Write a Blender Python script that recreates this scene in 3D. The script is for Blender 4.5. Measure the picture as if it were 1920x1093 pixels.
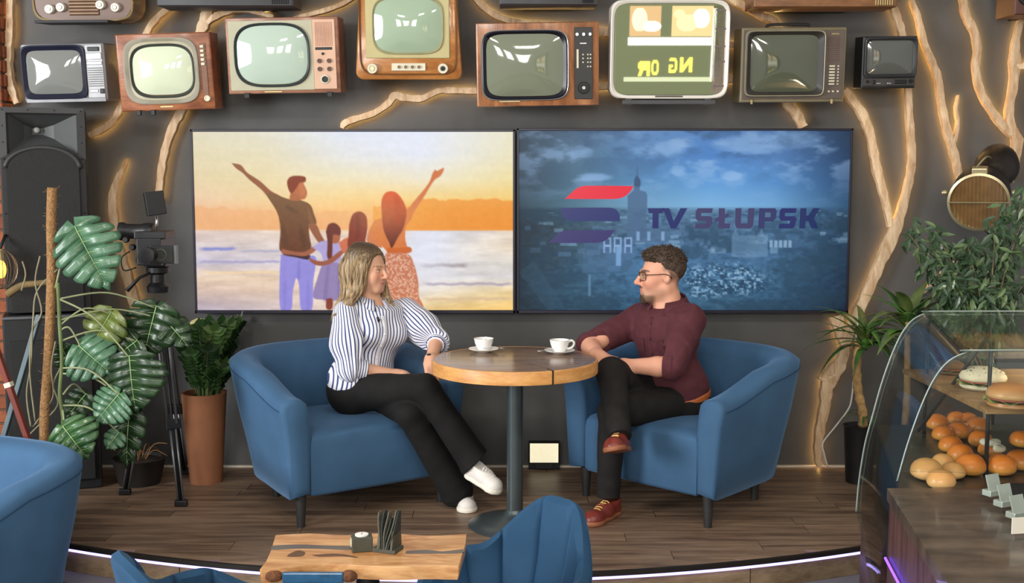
import bpy, bmesh, math, random
import numpy as np
from mathutils import Vector, Matrix, Euler

for o in list(bpy.data.objects):
    bpy.data.objects.remove(o, do_unlink=True)
SC = bpy.context.scene
COL = SC.collection
R = math.radians
random.seed(7)

# ------------------------------------------------------------------ camera
FPX, CXP, CYP = 2100.0, 960.0, 546.5
PITCH = math.atan((CYP - 340.0) / FPX)
CAM = Vector((0.0, -6.1, 1.578))
cd = bpy.data.cameras.new('camera')
cd.sensor_width = 36.0
cd.lens = 36.0 * FPX / 1920.0
cd.clip_start = 0.05
cam = bpy.data.objects.new('camera', cd)
COL.objects.link(cam)
cam.location = CAM
cam.rotation_euler = (math.pi / 2 - PITCH, 0, 0)
SC.camera = cam

# ------------------------------------------------------------------ world, lights, exposure
SC.view_settings.view_transform = 'Standard'
SC.view_settings.look = 'None'
SC.view_settings.exposure = 0.12
SC.view_settings.gamma = 1.0
SC.view_settings.use_curve_mapping = False
wd = bpy.data.worlds.new('world')
SC.world = wd
wd.use_nodes = True
wd.node_tree.nodes['Background'].inputs[0].default_value = (1.0, 0.97, 0.93, 1)
wd.node_tree.nodes['Background'].inputs[1].default_value = 0.46


def area_light(name, loc, target, sx, sy, power, color):
    l = bpy.data.lights.new(name, 'AREA')
    l.shape = 'RECTANGLE'
    l.size, l.size_y, l.energy, l.color = sx, sy, power, color
    o = bpy.data.objects.new(name, l)
    COL.objects.link(o)
    o.location = loc
    d = Vector(target) - Vector(loc)
    o.rotation_euler = d.to_track_quat('-Z', 'Y').to_euler()
    return o


area_light('window_daylight_side', (-5.2, -4.6, 2.0), (0, -0.6, 0.7), 1.8, 1.8, 270, (0.96, 0.98, 1.0))
for x in (-3.4, -1.7, 0.0):
    area_light('window_daylight_front', (x, -10.5, 2.6), (x * 0.3, 0, 1.2), 0.95, 1.5, 90, (1.0, 0.98, 0.94))
for i, x in enumerate((-1.3, 0.2, 1.7)):
    area_light('ceiling_lamp_light', (x, -4.6, 3.5), (x, -2.5, 0.0), 0.5, 0.28, 22, (1.0, 0.93, 0.82))


# ------------------------------------------------------------------ pixel helpers (places measured from the photograph)
def ray(px, py):
    u, v = (px - CXP) / FPX, -(py - CYP) / FPX
    s, c = math.sin(PITCH), math.cos(PITCH)
    return Vector((u, v * s + c, v * c - s))


def P(px, py, Y):
    d = ray(px, py)
    return CAM + d * ((Y - CAM.y) / d.y)


def F(px, py, Z):
    d = ray(px, py)
    return CAM + d * ((Z - CAM.z) / d.z)


def mpp(p):
    """metres per pixel at a point"""
    s, c = math.sin(PITCH), math.cos(PITCH)
    q = Vector(p) - CAM
    return (q.y * c - q.z * s) / FPX


# ------------------------------------------------------------------ materials
def lin(c):
    out = []
    for v in c[:3]:
        v = v / 255.0
        out.append(v / 12.92 if v <= 0.04045 else ((v + 0.055) / 1.055) ** 2.4)
    return (out[0], out[1], out[2], 1.0)


MATS = {}


def mat(name, col=(128, 128, 128), rough=0.5, metal=0.0, spec=0.5, var=0.12, scale=12.0, bump=0.0, bscale=80.0,
        stretch=(1, 1, 1), sheen=0.0, coat=0.0, col2=None, emit=None, estr=0.0, trans=0.0, alpha=1.0, ior=1.45):
    if name in MATS:
        return MATS[name]
    m = bpy.data.materials.new(name)
    m.use_nodes = True
    nt = m.node_tree
    b = nt.nodes['Principled BSDF']
    b.inputs['Roughness'].default_value = rough
    b.inputs['Metallic'].default_value = metal
    b.inputs['Specular IOR Level'].default_value = spec
    b.inputs['IOR'].default_value = ior
    c1 = lin(col)
    b.inputs['Base Color'].default_value = c1
    tc = nt.nodes.new('ShaderNodeTexCoord')
    mp = nt.nodes.new('ShaderNodeMapping')
    mp.inputs['Scale'].default_value = stretch
    nt.links.new(tc.outputs['Object'], mp.inputs['Vector'])
    if var > 0 or col2:
        n = nt.nodes.new('ShaderNodeTexNoise')
        n.inputs['Scale'].default_value = scale
        n.inputs['Detail'].default_value = 4
        nt.links.new(mp.outputs[0], n.inputs['Vector'])
        r = nt.nodes.new('ShaderNodeValToRGB')
        r.color_ramp.elements[0].position = 0.3
        r.color_ramp.elements[1].position = 0.7
        if col2:
            a, c = lin(col2), c1
        else:
            a = tuple(x * (1 - var) for x in c1[:3]) + (1,)
            c = tuple(min(1, x * (1 + var)) for x in c1[:3]) + (1,)
        r.color_ramp.elements[0].color = a
        r.color_ramp.elements[1].color = c
        nt.links.new(n.outputs['Fac'], r.inputs['Fac'])
        nt.links.new(r.outputs[0], b.inputs['Base Color'])
    if bump > 0:
        n2 = nt.nodes.new('ShaderNodeTexNoise')
        n2.inputs['Scale'].default_value = bscale
        n2.inputs['Detail'].default_value = 3
        nt.links.new(mp.outputs[0], n2.inputs['Vector'])
        bp = nt.nodes.new('ShaderNodeBump')
        bp.inputs['Strength'].default_value = bump
        bp.inputs['Distance'].default_value = 0.01
        nt.links.new(n2.outputs['Fac'], bp.inputs['Height'])
        nt.links.new(bp.outputs[0], b.inputs['Normal'])
    if sheen:
        b.inputs['Sheen Weight'].default_value = sheen
        b.inputs['Sheen Roughness'].default_value = 0.35
        b.inputs['Sheen Tint'].default_value = tuple(min(1, x * 2.2 + 0.1) for x in c1[:3]) + (1,)
    if coat:
        b.inputs['Coat Weight'].default_value = coat
        b.inputs['Coat Roughness'].default_value = 0.05
    if emit:
        b.inputs['Emission Color'].default_value = lin(emit)
        b.inputs['Emission Strength'].default_value = estr
    if trans:
        b.inputs['Transmission Weight'].default_value = trans
    if alpha < 1:
        b.inputs['Alpha'].default_value = alpha
    MATS[name] = m
    return m


def wood(name, c1, c2, grain=(1, 1, 1), scale=6.0, rough=0.45, ring=0.5, coat=0.0, spec=0.5):
    """streaky timber: noise stretched along the grain, with fine fibres"""
    if name in MATS:
        return MATS[name]
    m = bpy.data.materials.new(name)
    m.use_nodes = True
    nt = m.node_tree
    b = nt.nodes['Principled BSDF']
    b.inputs['Roughness'].default_value = rough
    b.inputs['Specular IOR Level'].default_value = spec
    if coat:
        b.inputs['Coat Weight'].default_value = coat
        b.inputs['Coat Roughness'].default_value = 0.12
    tc = nt.nodes.new('ShaderNodeTexCoord')
    oi = nt.nodes.new('ShaderNodeObjectInfo')
    add = nt.nodes.new('ShaderNodeVectorMath')
    add.operation = 'ADD'
    sc = nt.nodes.new('ShaderNodeVectorMath')
    sc.operation = 'SCALE'
    cmb = nt.nodes.new('ShaderNodeCombineXYZ')
    for i in range(3):
        nt.links.new(oi.outputs['Random'], cmb.inputs[i])
    nt.links.new(cmb.outputs[0], sc.inputs[0])
    sc.inputs['Scale'].default_value = 37.0
    nt.links.new(tc.outputs['Object'], add.inputs[0])
    nt.links.new(sc.outputs[0], add.inputs[1])
    mp = nt.nodes.new('ShaderNodeMapping')
    mp.inputs['Scale'].default_value = grain
    nt.links.new(add.outputs[0], mp.inputs['Vector'])
    n = nt.nodes.new('ShaderNodeTexNoise')
    n.inputs['Scale'].default_value = scale
    n.inputs['Detail'].default_value = 6
    n.inputs['Distortion'].default_value = ring
    nt.links.new(mp.outputs[0], n.inputs['Vector'])
    n2 = nt.nodes.new('ShaderNodeTexNoise')
    n2.inputs['Scale'].default_value = scale * 7
    n2.inputs['Detail'].default_value = 3
    nt.links.new(mp.outputs[0], n2.inputs['Vector'])
    mx = nt.nodes.new('ShaderNodeMath')
    mx.operation = 'MULTIPLY_ADD'
    mx.inputs[1].default_value = 0.3
    nt.links.new(n2.outputs['Fac'], mx.inputs[0])
    nt.links.new(n.outputs['Fac'], mx.inputs[2])
    sub = nt.nodes.new('ShaderNodeMath')
    sub.operation = 'SUBTRACT'
    nt.links.new(mx.outputs[0], sub.inputs[0])
    sub.inputs[1].default_value = 0.15
    r = nt.nodes.new('ShaderNodeValToRGB')
    r.color_ramp.elements[0].position = 0.33
    r.color_ramp.elements[1].position = 0.67
    r.color_ramp.elements[0].color = lin(c2)
    r.color_ramp.elements[1].color = lin(c1)
    nt.links.new(sub.outputs[0], r.inputs['Fac'])
    hv = nt.nodes.new('ShaderNodeHueSaturation')
    mr = nt.nodes.new('ShaderNodeMapRange')
    mr.inputs['To Min'].default_value = 0.85
    mr.inputs['To Max'].default_value = 1.15
    nt.links.new(oi.outputs['Random'], mr.inputs['Value'])
    nt.links.new(mr.outputs[0], hv.inputs['Value'])
    nt.links.new(r.outputs[0], hv.inputs['Color'])
    nt.links.new(hv.outputs[0], b.inputs['Base Color'])
    bp = nt.nodes.new('ShaderNodeBump')
    bp.inputs['Strength'].default_value = 0.15
    bp.inputs['Distance'].default_value = 0.004
    nt.links.new(n2.outputs['Fac'], bp.inputs['Height'])
    nt.links.new(bp.outputs[0], b.inputs['Normal'])
    MATS[name] = m
    return m


def attr_mat(name, attr='col', rough=0.6, emission=False, strength=1.0, spec=0.4, sss=0.0, bump=0.0, bscale=300, sheen=0.0):
    """colour comes from a colour attribute on the mesh"""
    if name in MATS:
        return MATS[name]
    m = bpy.data.materials.new(name)
    m.use_nodes = True
    nt = m.node_tree
    b = nt.nodes['Principled BSDF']
    a = nt.nodes.new('ShaderNodeAttribute')
    a.attribute_name = attr
    b.inputs['Roughness'].default_value = rough
    b.inputs['Specular IOR Level'].default_value = spec
    if emission:
        b.inputs['Base Color'].default_value = (0.01, 0.01, 0.01, 1)
        nt.links.new(a.outputs['Color'], b.inputs['Emission Color'])
        b.inputs['Emission Strength'].default_value = strength
    else:
        nt.links.new(a.outputs['Color'], b.inputs['Base Color'])
    if sss:
        b.inputs['Subsurface Weight'].default_value = sss
        b.inputs['Subsurface Radius'].default_value = (0.012, 0.005, 0.003)
    if sheen:
        b.inputs['Sheen Weight'].default_value = sheen
    if bump:
        tc = nt.nodes.new('ShaderNodeTexCoord')
        n2 = nt.nodes.new('ShaderNodeTexNoise')
        n2.inputs['Scale'].default_value = bscale
        nt.links.new(tc.outputs['Object'], n2.inputs['Vector'])
        bp = nt.nodes.new('ShaderNodeBump')
        bp.inputs['Strength'].default_value = bump
        bp.inputs['Distance'].default_value = 0.003
        nt.links.new(n2.outputs['Fac'], bp.inputs['Height'])
        nt.links.new(bp.outputs[0], b.inputs['Normal'])
    MATS[name] = m
    return m


def glass_mat(name, tint=(235, 245, 242), alpha=0.12, rough=0.02):
    """thin clear pane: mostly see-through with a mirror-like reflection by angle"""
    if name in MATS:
        return MATS[name]
    m = bpy.data.materials.new(name)
    m.use_nodes = True
    nt = m.node_tree
    for n in list(nt.nodes):
        nt.nodes.remove(n)
    out = nt.nodes.new('ShaderNodeOutputMaterial')
    tr = nt.nodes.new('ShaderNodeBsdfTransparent')
    tr.inputs[0].default_value = lin(tint)
    gl = nt.nodes.new('ShaderNodeBsdfGlossy')
    gl.inputs['Roughness'].default_value = rough
    fr = nt.nodes.new('ShaderNodeFresnel')
    fr.inputs[0].default_value = 1.5
    ma = nt.nodes.new('ShaderNodeMath')
    ma.operation = 'MULTIPLY_ADD'
    ma.inputs[1].default_value = 0.45
    ma.inputs[2].default_value = alpha * 0.2
    nt.links.new(fr.outputs[0], ma.inputs[0])
    mix = nt.nodes.new('ShaderNodeMixShader')
    nt.links.new(ma.outputs[0], mix.inputs[0])
    nt.links.new(tr.outputs[0], mix.inputs[1])
    nt.links.new(gl.outputs[0], mix.inputs[2])
    nt.links.new(mix.outputs[0], out.inputs[0])
    MATS[name] = m
    return m


# ------------------------------------------------------------------ objects
def wm(o):
    m = o.matrix_basis.copy()
    if o.parent:
        m = wm(o.parent) @ o.matrix_parent_inverse @ m
    return m


def tag(o, label=None, cat=None, group=None, kind=None):
    if label: o['label'] = label
    if cat: o['category'] = cat
    if group: o['group'] = group
    if kind: o['kind'] = kind
    return o


def thing(name, label, cat, loc=(0, 0, 0), rot=(0, 0, 0), group=None):
    o = bpy.data.objects.new(name, None)
    COL.objects.link(o)
    o.empty_display_size = 0.1
    o.matrix_basis = Matrix.Translation(Vector(loc)) @ Euler(rot).to_matrix().to_4x4()
    return tag(o, label, cat, group)


def dup(root, loc=None, rot=None, label=None, group=None):
    def cp(o, par):
        c = o.copy()
        COL.objects.link(c)
        c.parent = par
        for ch in [x for x in ALL if x.parent == o]:
            cp(ch, c)
        ALL.append(c)
        return c
    c = cp(root, None)
    if loc is not None:
        c.matrix_basis = Matrix.Translation(Vector(loc)) @ Euler(rot or (0, 0, 0)).to_matrix().to_4x4()
    if label: c['label'] = label
    if group: c['group'] = group
    return c


ALL = []


class M:
    """collects geometry for one mesh"""

    def __init__(s):
        s.v, s.f = [], []

    def add(s, v, f, mtx=None):
        n = len(s.v)
        if mtx is not None:
            v = [mtx @ Vector(p) for p in v]
        s.v.extend([tuple(p) for p in v])
        s.f.extend([tuple(i + n for i in q) for q in f])
        return s

    def box(s, c, d, mtx=None, bev=0.0, seg=2):
        bm = bmesh.new()
        bmesh.ops.create_cube(bm, size=1.0)
        for v in bm.verts:
            v.co = Vector((v.co.x * d[0] + c[0], v.co.y * d[1] + c[1], v.co.z * d[2] + c[2]))
        if bev > 0:
            bmesh.ops.bevel(bm, geom=bm.edges[:], offset=bev, segments=seg, affect='EDGES', profile=0.6)
        bm.verts.ensure_lookup_table()
        s.add([v.co.copy() for v in bm.verts], [[v.index for v in f.verts] for f in bm.faces], mtx)
        bm.free()
        return s

    def lathe(s, prof, n=24, mtx=None, cap=True):
        v, f = [], []
        for r, z in prof:
            for i in range(n):
                a = 2 * math.pi * i / n
                v.append((r * math.cos(a), r * math.sin(a), z))
        for j in range(len(prof) - 1):
            for i in range(n):
                k = (i + 1) % n
                f.append((j * n + i, j * n + k, (j + 1) * n + k, (j + 1) * n + i))
        if cap:
            f.append(tuple(range(n - 1, -1, -1)))
            f.append(tuple((len(prof) - 1) * n + i for i in range(n)))
        return s.add(v, f, mtx)

    def tube(s, pts, rad, n=8, mtx=None, cap=True, flat=1.0):
        pts = [Vector(p) for p in pts]
        if not hasattr(rad, '__len__'):
            rad = [rad] * len(pts)
        v, f = [], []
        t0 = (pts[1] - pts[0]).normalized()
        ref = Vector((0, 0, 1)) if abs(t0.z) < 0.9 else Vector((0, 1, 0))
        u = t0.cross(ref).normalized()
        for i, p in enumerate(pts):
            a = pts[max(0, i - 1)]
            b = pts[min(len(pts) - 1, i + 1)]
            t = (b - a).normalized()
            u = (u - t * u.dot(t)).normalized()
            w = t.cross(u)
            for k in range(n):
                q = 2 * math.pi * k / n
                v.append(p + u * (rad[i] * math.cos(q)) + w * (rad[i] * flat * math.sin(q)))
        for j in range(len(pts) - 1):
            for i in range(n):
                k = (i + 1) % n
                f.append((j * n + i, j * n + k, (j + 1) * n + k, (j + 1) * n + i))
        if cap:
            f.append(tuple(range(n - 1, -1, -1)))
            f.append(tuple((len(pts) - 1) * n + i for i in range(n)))
        return s.add(v, f, mtx)

    def prism(s, out, y0, y1, mtx=None):
        """outline in x,z extruded from y0 to y1"""
        n = len(out)
        v = [(x, y0, z) for x, z in out] + [(x, y1, z) for x, z in out]
        f = [tuple(range(n)), tuple(range(2 * n - 1, n - 1, -1))]
        for i in range(n):
            k = (i + 1) % n
            f.append((i, n + i, n + k, k))
        return s.add(v, f, mtx)

    def slab(s, out, z0, z1, mtx=None):
        """outline in x,y extruded in z"""
        n = len(out)
        v = [(x, y, z0) for x, y in out] + [(x, y, z1) for x, y in out]
        f = [tuple(range(n - 1, -1, -1)), tuple(range(n, 2 * n))]
        for i in range(n):
            k = (i + 1) % n
            f.append((i, k, n + k, n + i))
        return s.add(v, f, mtx)

    def bands(s, loops, mtx=None, cap0=False, cap1=False, closed=True):
        """skin a list of equal-length 3-D loops"""
        n = len(loops[0])
        v = [p for l in loops for p in l]
        f = []
        for j in range(len(loops) - 1):
            for i in range(n if closed else n - 1):
                k = (i + 1) % n
                f.append((j * n + i, j * n + k, (j + 1) * n + k, (j + 1) * n + i))
        if cap0: f.append(tuple(range(n - 1, -1, -1)))
        if cap1: f.append(tuple((len(loops) - 1) * n + i for i in range(n)))
        return s.add(v, f, mtx)

    def ball(s, c, r, n=12, m=8, mtx=None):
        rr = r if hasattr(r, '__len__') else (r, r, r)
        loops = []
        for j in range(1, m):
            th = math.pi * j / m
            loops.append([(c[0] + rr[0] * math.sin(th) * math.cos(2 * math.pi * i / n),
                           c[1] + rr[1] * math.sin(th) * math.sin(2 * math.pi * i / n),
                           c[2] + rr[2] * math.cos(th)) for i in range(n)])
        return s.bands(loops, mtx, True, True)

    def build(s, name, mt, parent=None, smooth=False, world=False, auto=None):
        me = bpy.data.meshes.new(name)
        me.from_pydata(s.v, [], s.f)
        me.update()
        bm = bmesh.new()
        bm.from_mesh(me)
        bmesh.ops.recalc_face_normals(bm, faces=bm.faces[:])
        bm.to_mesh(me)
        bm.free()
        return link(name, me, mt, parent, smooth, world, auto)


def link(name, me, mt, parent=None, smooth=False, world=False, auto=None):
    if mt is not None:
        me.materials.append(mt)
    if smooth or auto:
        me.polygons.foreach_set('use_smooth', [True] * len(me.polygons))
    if auto:
        me.set_sharp_from_angle(angle=R(auto))
    o = bpy.data.objects.new(name, me)
    COL.objects.link(o)
    ALL.append(o)
    if parent is not None:
        o.parent = parent
        if world:
            o.matrix_parent_inverse = wm(parent).inverted()
    return o


def se(a, b, n=2.6, cnt=48, cx=0, cz=0):
    """superellipse outline in x,z"""
    out = []
    for i in range(cnt):
        t = 2 * math.pi * i / cnt
        c, s_ = math.cos(t), math.sin(t)
        out.append((cx + a * math.copysign(abs(c) ** (2 / n), c), cz + b * math.copysign(abs(s_) ** (2 / n), s_)))
    return out


def rrect(a, b, r, seg=5, cx=0, cz=0):
    out = []
    for qx, qz, a0 in ((1, 1, 0), (-1, 1, 90), (-1, -1, 180), (1, -1, 270)):
        for i in range(seg + 1):
            t = R(a0 + 90 * i / seg)
            out.append((cx + qx * (a - r) + r * math.cos(t), cz + qz * (b - r) + r * math.sin(t)))
    return out


def catmull(pts, per=6):
    """smooth a list of equal-length tuples"""
    pts = [np.array(p, float) for p in pts]
    out = []
    for i in range(len(pts) - 1):
        p0, p1, p2, p3 = pts[max(0, i - 1)], pts[i], pts[i + 1], pts[min(len(pts) - 1, i + 2)]
        for k in range(per):
            t = k / per
            out.append(0.5 * ((2 * p1) + (-p0 + p2) * t + (2 * p0 - 5 * p1 + 4 * p2 - p3) * t * t + (-p0 + 3 * p1 - 3 * p2 + p3) * t ** 3))
    out.append(pts[-1])
    return out

# ------------------------------------------------------------------ the setting
FLOOR_LOW = -0.28
wall_m = mat('wall_plaster', (88, 87, 86), 0.75, var=0.16, scale=2.2, bump=0.12, bscale=25)
w = M().box((0.2, 0.1, 1.45), (8.4, 0.2, 3.7)).build('wall_back', wall_m)
tag(w, 'dark grey plastered back wall behind the stage', kind='structure')


def edge_y(x, off=0.0):
    return -1.712 + 0.1226 * (x + 0.17) ** 2 - off


plank_m = wood('stage_planks', (146, 120, 98), (94, 74, 60), grain=(0.6, 7, 7), scale=3.0, rough=0.42, ring=0.8)
stage = thing('floor', 'raised stage floor of dark brown wooden planks', None)
tag(stage, kind='structure')
rng = random.Random(3)
row = 0
yb = 0.0
while yb > -1.72:
    y1, y0 = yb, yb - 0.118
    x = -3.0 - rng.random() * 1.1
    while x < 3.4:
        x1 = x + 1.15
        xs = [max(-3.0, x) + (min(3.4, x1) - max(-3.0, x)) * k / 8 for k in range(9)]
        lo = [max(y0 + 0.003, edge_y(q)) for q in xs]
        top = [(q, y1) for q, l in zip(xs, lo) if l < y1 - 0.004]
        bot = [(q, l) for q, l in zip(xs, lo) if l < y1 - 0.004]
        if len(top) > 1 and xs[-1] - xs[0] > 0.05:
            out = [(bot[0][0] + 0.0015, bot[0][1])] + bot[1:-1] + [(bot[-1][0] - 0.0015, bot[-1][1]), (top[-1][0] - 0.0015, y1), (top[0][0] + 0.0015, y1)]
            M().slab(out, -0.02, 0.0).build('floor_plank', plank_m, stage)
        x = x1
    yb -= 0.118
    row += 1
# body of the stage below the planks, risers and the step
EX = [-3.0 + 6.4 * k / 60 for k in range(61)]
dark_m = mat('stage_core', (30, 27, 25), 0.8, var=0.1)
out = [(x, edge_y(x) + 0.03) for x in EX] + [(3.4, 0.0), (-3.0, 0.0)]
M().slab(out, FLOOR_LOW, -0.021).build('subfloor', dark_m, stage)
riser_m = wood('stage_riser_wood', (150, 128, 98), (112, 92, 68), grain=(0.8, 6, 6), scale=3.0, rough=0.5)
rs = thing('trim_1', 'wooden riser boards along the curved stage edge', None)
tag(rs, kind='structure')
nb = 8
for k in range(nb):
    xa, xb = -3.0 + 6.4 * k / nb + 0.002, -3.0 + 6.4 * (k + 1) / nb - 0.002
    xs = [xa + (xb - xa) * i / 10 for i in range(11)]
    out = [(x, edge_y(x) + 0.005) for x in xs] + [(x, edge_y(x) + 0.028) for x in reversed(xs)]
    M().slab(out, -0.125, -0.034).build('riser_board', riser_m, rs)
nose_m = mat('stage_nosing', (38, 33, 30), 0.5, metal=0.2)
out = [(x, edge_y(x) - 0.012) for x in EX] + [(x, edge_y(x) + 0.006) for x in reversed(EX)]
M().slab(out, -0.019, 0.001).build('nosing', nose_m, rs)
led_m = mat('led_violet', (150, 140, 255), 0.4, emit=(176, 160, 255), estr=2.8, var=0)
led = M().tube([(x, edge_y(x) - 0.004, -0.0265) for x in EX], 0.0065, 6).build('led_strip', led_m)
tag(led, 'glowing violet light strip under the curved stage edge', 'light strip')
step_m = mat('step_floor', (112, 110, 108), 0.6, var=0.12, scale=5)
out = [(x, edge_y(x, 0.12)) for x in EX] + [(x, edge_y(x) + 0.02) for x in reversed(EX)]
st = M().slab(out, FLOOR_LOW, -0.126).build('trim_2', step_m)
tag(st, 'grey step below the curved stage edge', kind='structure')
fl = M().box((0.2, -5.2, FLOOR_LOW - 0.05), (9, 10.4, 0.1)).build('floor_lower', mat('lower_floor', (120, 112, 104), 0.55, var=0.15, scale=4))
tag(fl, 'grey floor in front of the stage', kind='structure')
# thin pale strip where wall meets floor, dark skirting
bb = M().box((0.1, -0.008, 0.004), (6.2, 0.016, 0.011)).build('baseboard_back', mat('pale_strip', (225, 215, 198), 0.4, var=0.05))
tag(bb, 'thin pale strip along the foot of the back wall', kind='structure')

# brick pillar on the left
pl = thing('wall_left', 'red brick pillar at the left edge of the stage', None)
tag(pl, kind='structure')
pe = P(14, 300, -0.10).x
M().box((pe - 0.36, -0.06, 1.45), (0.70, 0.11, 3.5)).build('mortar', mat('mortar', (96, 78, 66), 0.9, bump=0.3), pl)
brick_m = mat('brick', (140, 78, 50), 0.85, var=0.3, scale=9, bump=0.5, bscale=60)
z = -0.1
k = 0
while z < 2.75:
    for j in range(2):
        ln = 0.24
        x1 = pe - j * 0.25 - (0.0 if k % 2 else 0.0)
        if k % 2:
            ln2 = 0.115 if j == 0 else 0.24
            x1 = pe - (0 if j == 0 else 0.125)
        else:
            ln2 = ln
        jit = rng.uniform(-0.004, 0.004)
        M().box((x1 - ln2 / 2, -0.115 + jit, z + 0.033), (ln2 - 0.006, 0.03, 0.064), bev=0.005, seg=1).build('brick', brick_m, pl)
    M().box((pe - 0.012 + rng.uniform(-0.003, 0.003), -0.05, z + 0.033), (0.03, 0.095, 0.064), bev=0.005, seg=1).build('brick', brick_m, pl)
    z += 0.075
    k += 1

# ------------------------------------------------------------------ live-edge branches on the wall, lit from behind
branch_m = wood('live_edge_wood', (240, 210, 172), (198, 158, 118), grain=(5, 5, 1.2), scale=5, rough=0.6, ring=1.2)
glow_m = mat('warm_led', (255, 210, 120), 0.5, emit=(255, 205, 120), estr=20.0, var=0)


def branch(label, arms, glow=1, name='wall_branch', y0=-0.062, gstr=True):
    base = P(arms[0][-1][0], arms[0][-1][1], -0.05)
    root = thing(name, label, 'branch', base, group='backlit branches on the wall')
    r2 = random.Random(int(arms[0][0][0] * 7 + arms[0][0][1]))
    for ai, arm in enumerate(arms):
        pts = catmull(arm, 7)
        L, Rr, G = [], [], []
        n = len(pts)
        ph = r2.random() * 6
        for i, p in enumerate(pts):
            a, b = pts[max(0, i - 1)], pts[min(n - 1, i + 1)]
            t = np.array([b[0] - a[0], b[1] - a[1]])
            t = t / (np.linalg.norm(t) + 1e-9)
            nn = np.array([-t[1], t[0]])
            w_ = p[2] * 0.5 * (1 + 0.07 * math.sin(i * 0.9 + ph) + 0.03 * math.sin(i * 2.3 + ph * 2))
            l = p[:2] + nn * w_
            q = p[:2] - nn * w_ * (1 + 0.05 * math.sin(i * 1.3 + ph))
            L.append(P(l[0], l[1], y0))
            Rr.append(P(q[0], q[1], y0))
            sgn = nn * (glow if nn[0] >= 0 else -glow)
            g = p[:2] + sgn * (w_ * 0.5)
            G.append(P(g[0], g[1], -0.013))
        m = M()
        loops = []
        for l, q in zip(L, Rr):
            c = (l + q) / 2
            loops.append([(l.x, -0.03, l.z), (l.x, y0 + 0.006, l.z), (l.x * 0.9 + c.x * 0.1, y0 - 0.002, l.z * 0.9 + c.z * 0.1), (c.x, y0 - 0.006, c.z),
                          (q.x * 0.9 + c.x * 0.1, y0 - 0.002, q.z * 0.9 + c.z * 0.1), (q.x, y0 + 0.006, q.z), (q.x, -0.03, q.z)])
        m.bands(loops, None, True, True)
        m.build('wood_slab' if ai == 0 else 'side_limb', branch_m, root, auto=50, world=True)
        if gstr:
            M().tube(G[2:-2], 0.0035, 5).build('led_strip', glow_m, root, world=True)
    return root


branch('pale branch at far left top beside the brick pillar', [[(18, -12, 13), (17, 60, 14), (14, 100, 14), (15, 140, 14), (22, 170, 14), (31, 194, 10)]])
branch('pale branch running behind the tilted brown television down to the loudspeaker', [[(325, 0, 9), (315, 15, 11), (295, 32, 12), (275, 60, 13), (255, 120, 12), (235, 175, 12), (225, 202, 13), (212, 225, 12), (192, 242, 12), (166, 253, 10)]])
branch('forked pale branch over the tilted brown television ending by the camera', [[(388, -8, 18), (388, 20, 22), (382, 42, 22), (374, 66, 20), (362, 130, 16), (350, 185, 14), (340, 207, 16), (325, 234, 17), (312, 270, 15), (304, 305, 15), (299, 345, 14), (297, 380, 12)],
                                                          [(384, 44, 12), (402, 31, 13), (426, 21, 13), (450, 17, 11), (478, 21, 10), (512, 32, 8)]])
branch('thin pale branch rising right from the cream-fronted television', [[(550, 34, 6), (587, 25, 9), (625, 14, 9), (655, 0, 8), (668, -10, 7)]], glow=1)
branch('twisted pale branch sweeping from above the sunset screen to behind the televisions', [[(641, 240, 8), (646, 231, 13), (662, 224, 13), (700, 212, 12), (727, 194, 13), (740, 179, 15), (757, 182, 15), (790, 184, 13), (820, 171, 11), (845, 169, 13), (900, 170, 12), (1000, 166, 12), (1127, 162, 12), (1260, 155, 12), (1377, 148, 12), (1420, 140, 10)]], glow=1)
branch('pale branch dropping from the top to the walnut television', [[(884, -12, 10), (897, 4, 11), (918, 22, 12), (953, 38, 12), (1000, 44, 11), (1070, 52, 14), (1130, 60, 17), (1260, 75, 15), (1377, 85, 14), (1420, 95, 12)]])
branch('pale branch crossing behind the olive television down to the blue screen', [[(1360, -10, 12), (1378, 2, 14), (1404, 15, 15), (1428, 29, 14), (1458, 45, 14), (1465, 110, 14), (1472, 165, 16), (1478, 194, 17), (1495, 214, 18), (1507, 238, 17)]])
branch('long pale branch from top right past the small black television to the floor',
       [[(1670, 0, 12), (1678, 18, 14), (1686, 40, 14), (1693, 66, 14), (1700, 120, 13), (1704, 167, 12), (1706, 211, 13), (1710, 263, 14), (1711, 300, 14), (1708, 330, 14), (1699, 368, 15), (1688, 407, 19), (1672, 450, 24), (1652, 492, 20), (1634, 535, 19), (1618, 569, 20), (1600, 608, 20), (1587, 645, 17), (1579, 678, 22), (1561, 704, 30), (1551, 730, 24), (1548, 760, 20), (1540, 797, 18), (1536, 829, 17), (1537, 858, 18), (1541, 872, 20)],
        [(1568, 592, 26), (1576, 620, 22), (1584, 645, 16)],
        [(1565, 702, 22), (1548, 712, 10), (1535, 709, 4)]], glow=-1)
branch('curved pale branch falling right of the blue screen', [[(1584, 168, 12), (1593, 181, 14), (1615, 208, 17), (1629, 240, 17), (1638, 278, 16), (1645, 316, 17), (1655, 353, 15), (1663, 386, 13), (1671, 425, 11)]])
branch('slender pale branch with a thin twig above the stage lamp', [[(1709, -6, 6), (1713, 8, 9), (1722, 30, 11), (1734, 79, 12), (1749, 117, 14), (1760, 146, 14), (1765, 181, 13), (1773, 225, 14), (1783, 263, 15), (1793, 296, 14), (1799, 325, 12), (1806, 360, 12)],
                                                              [(1786, 275, 6), (1793, 256, 7), (1797, 230, 6), (1794, 204, 5), (1796, 190, 4), (1798, 178, 2)]], glow=-1)
branch('bent pale branch second from the right edge', [[(1806, -8, 12), (1808, 4, 13), (1813, 29, 15), (1828, 59, 14), (1834, 94, 13), (1831, 129, 13), (1840, 170, 14), (1858, 203, 14), (1881, 234, 15), (1898, 252, 12)]], glow=1)
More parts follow.
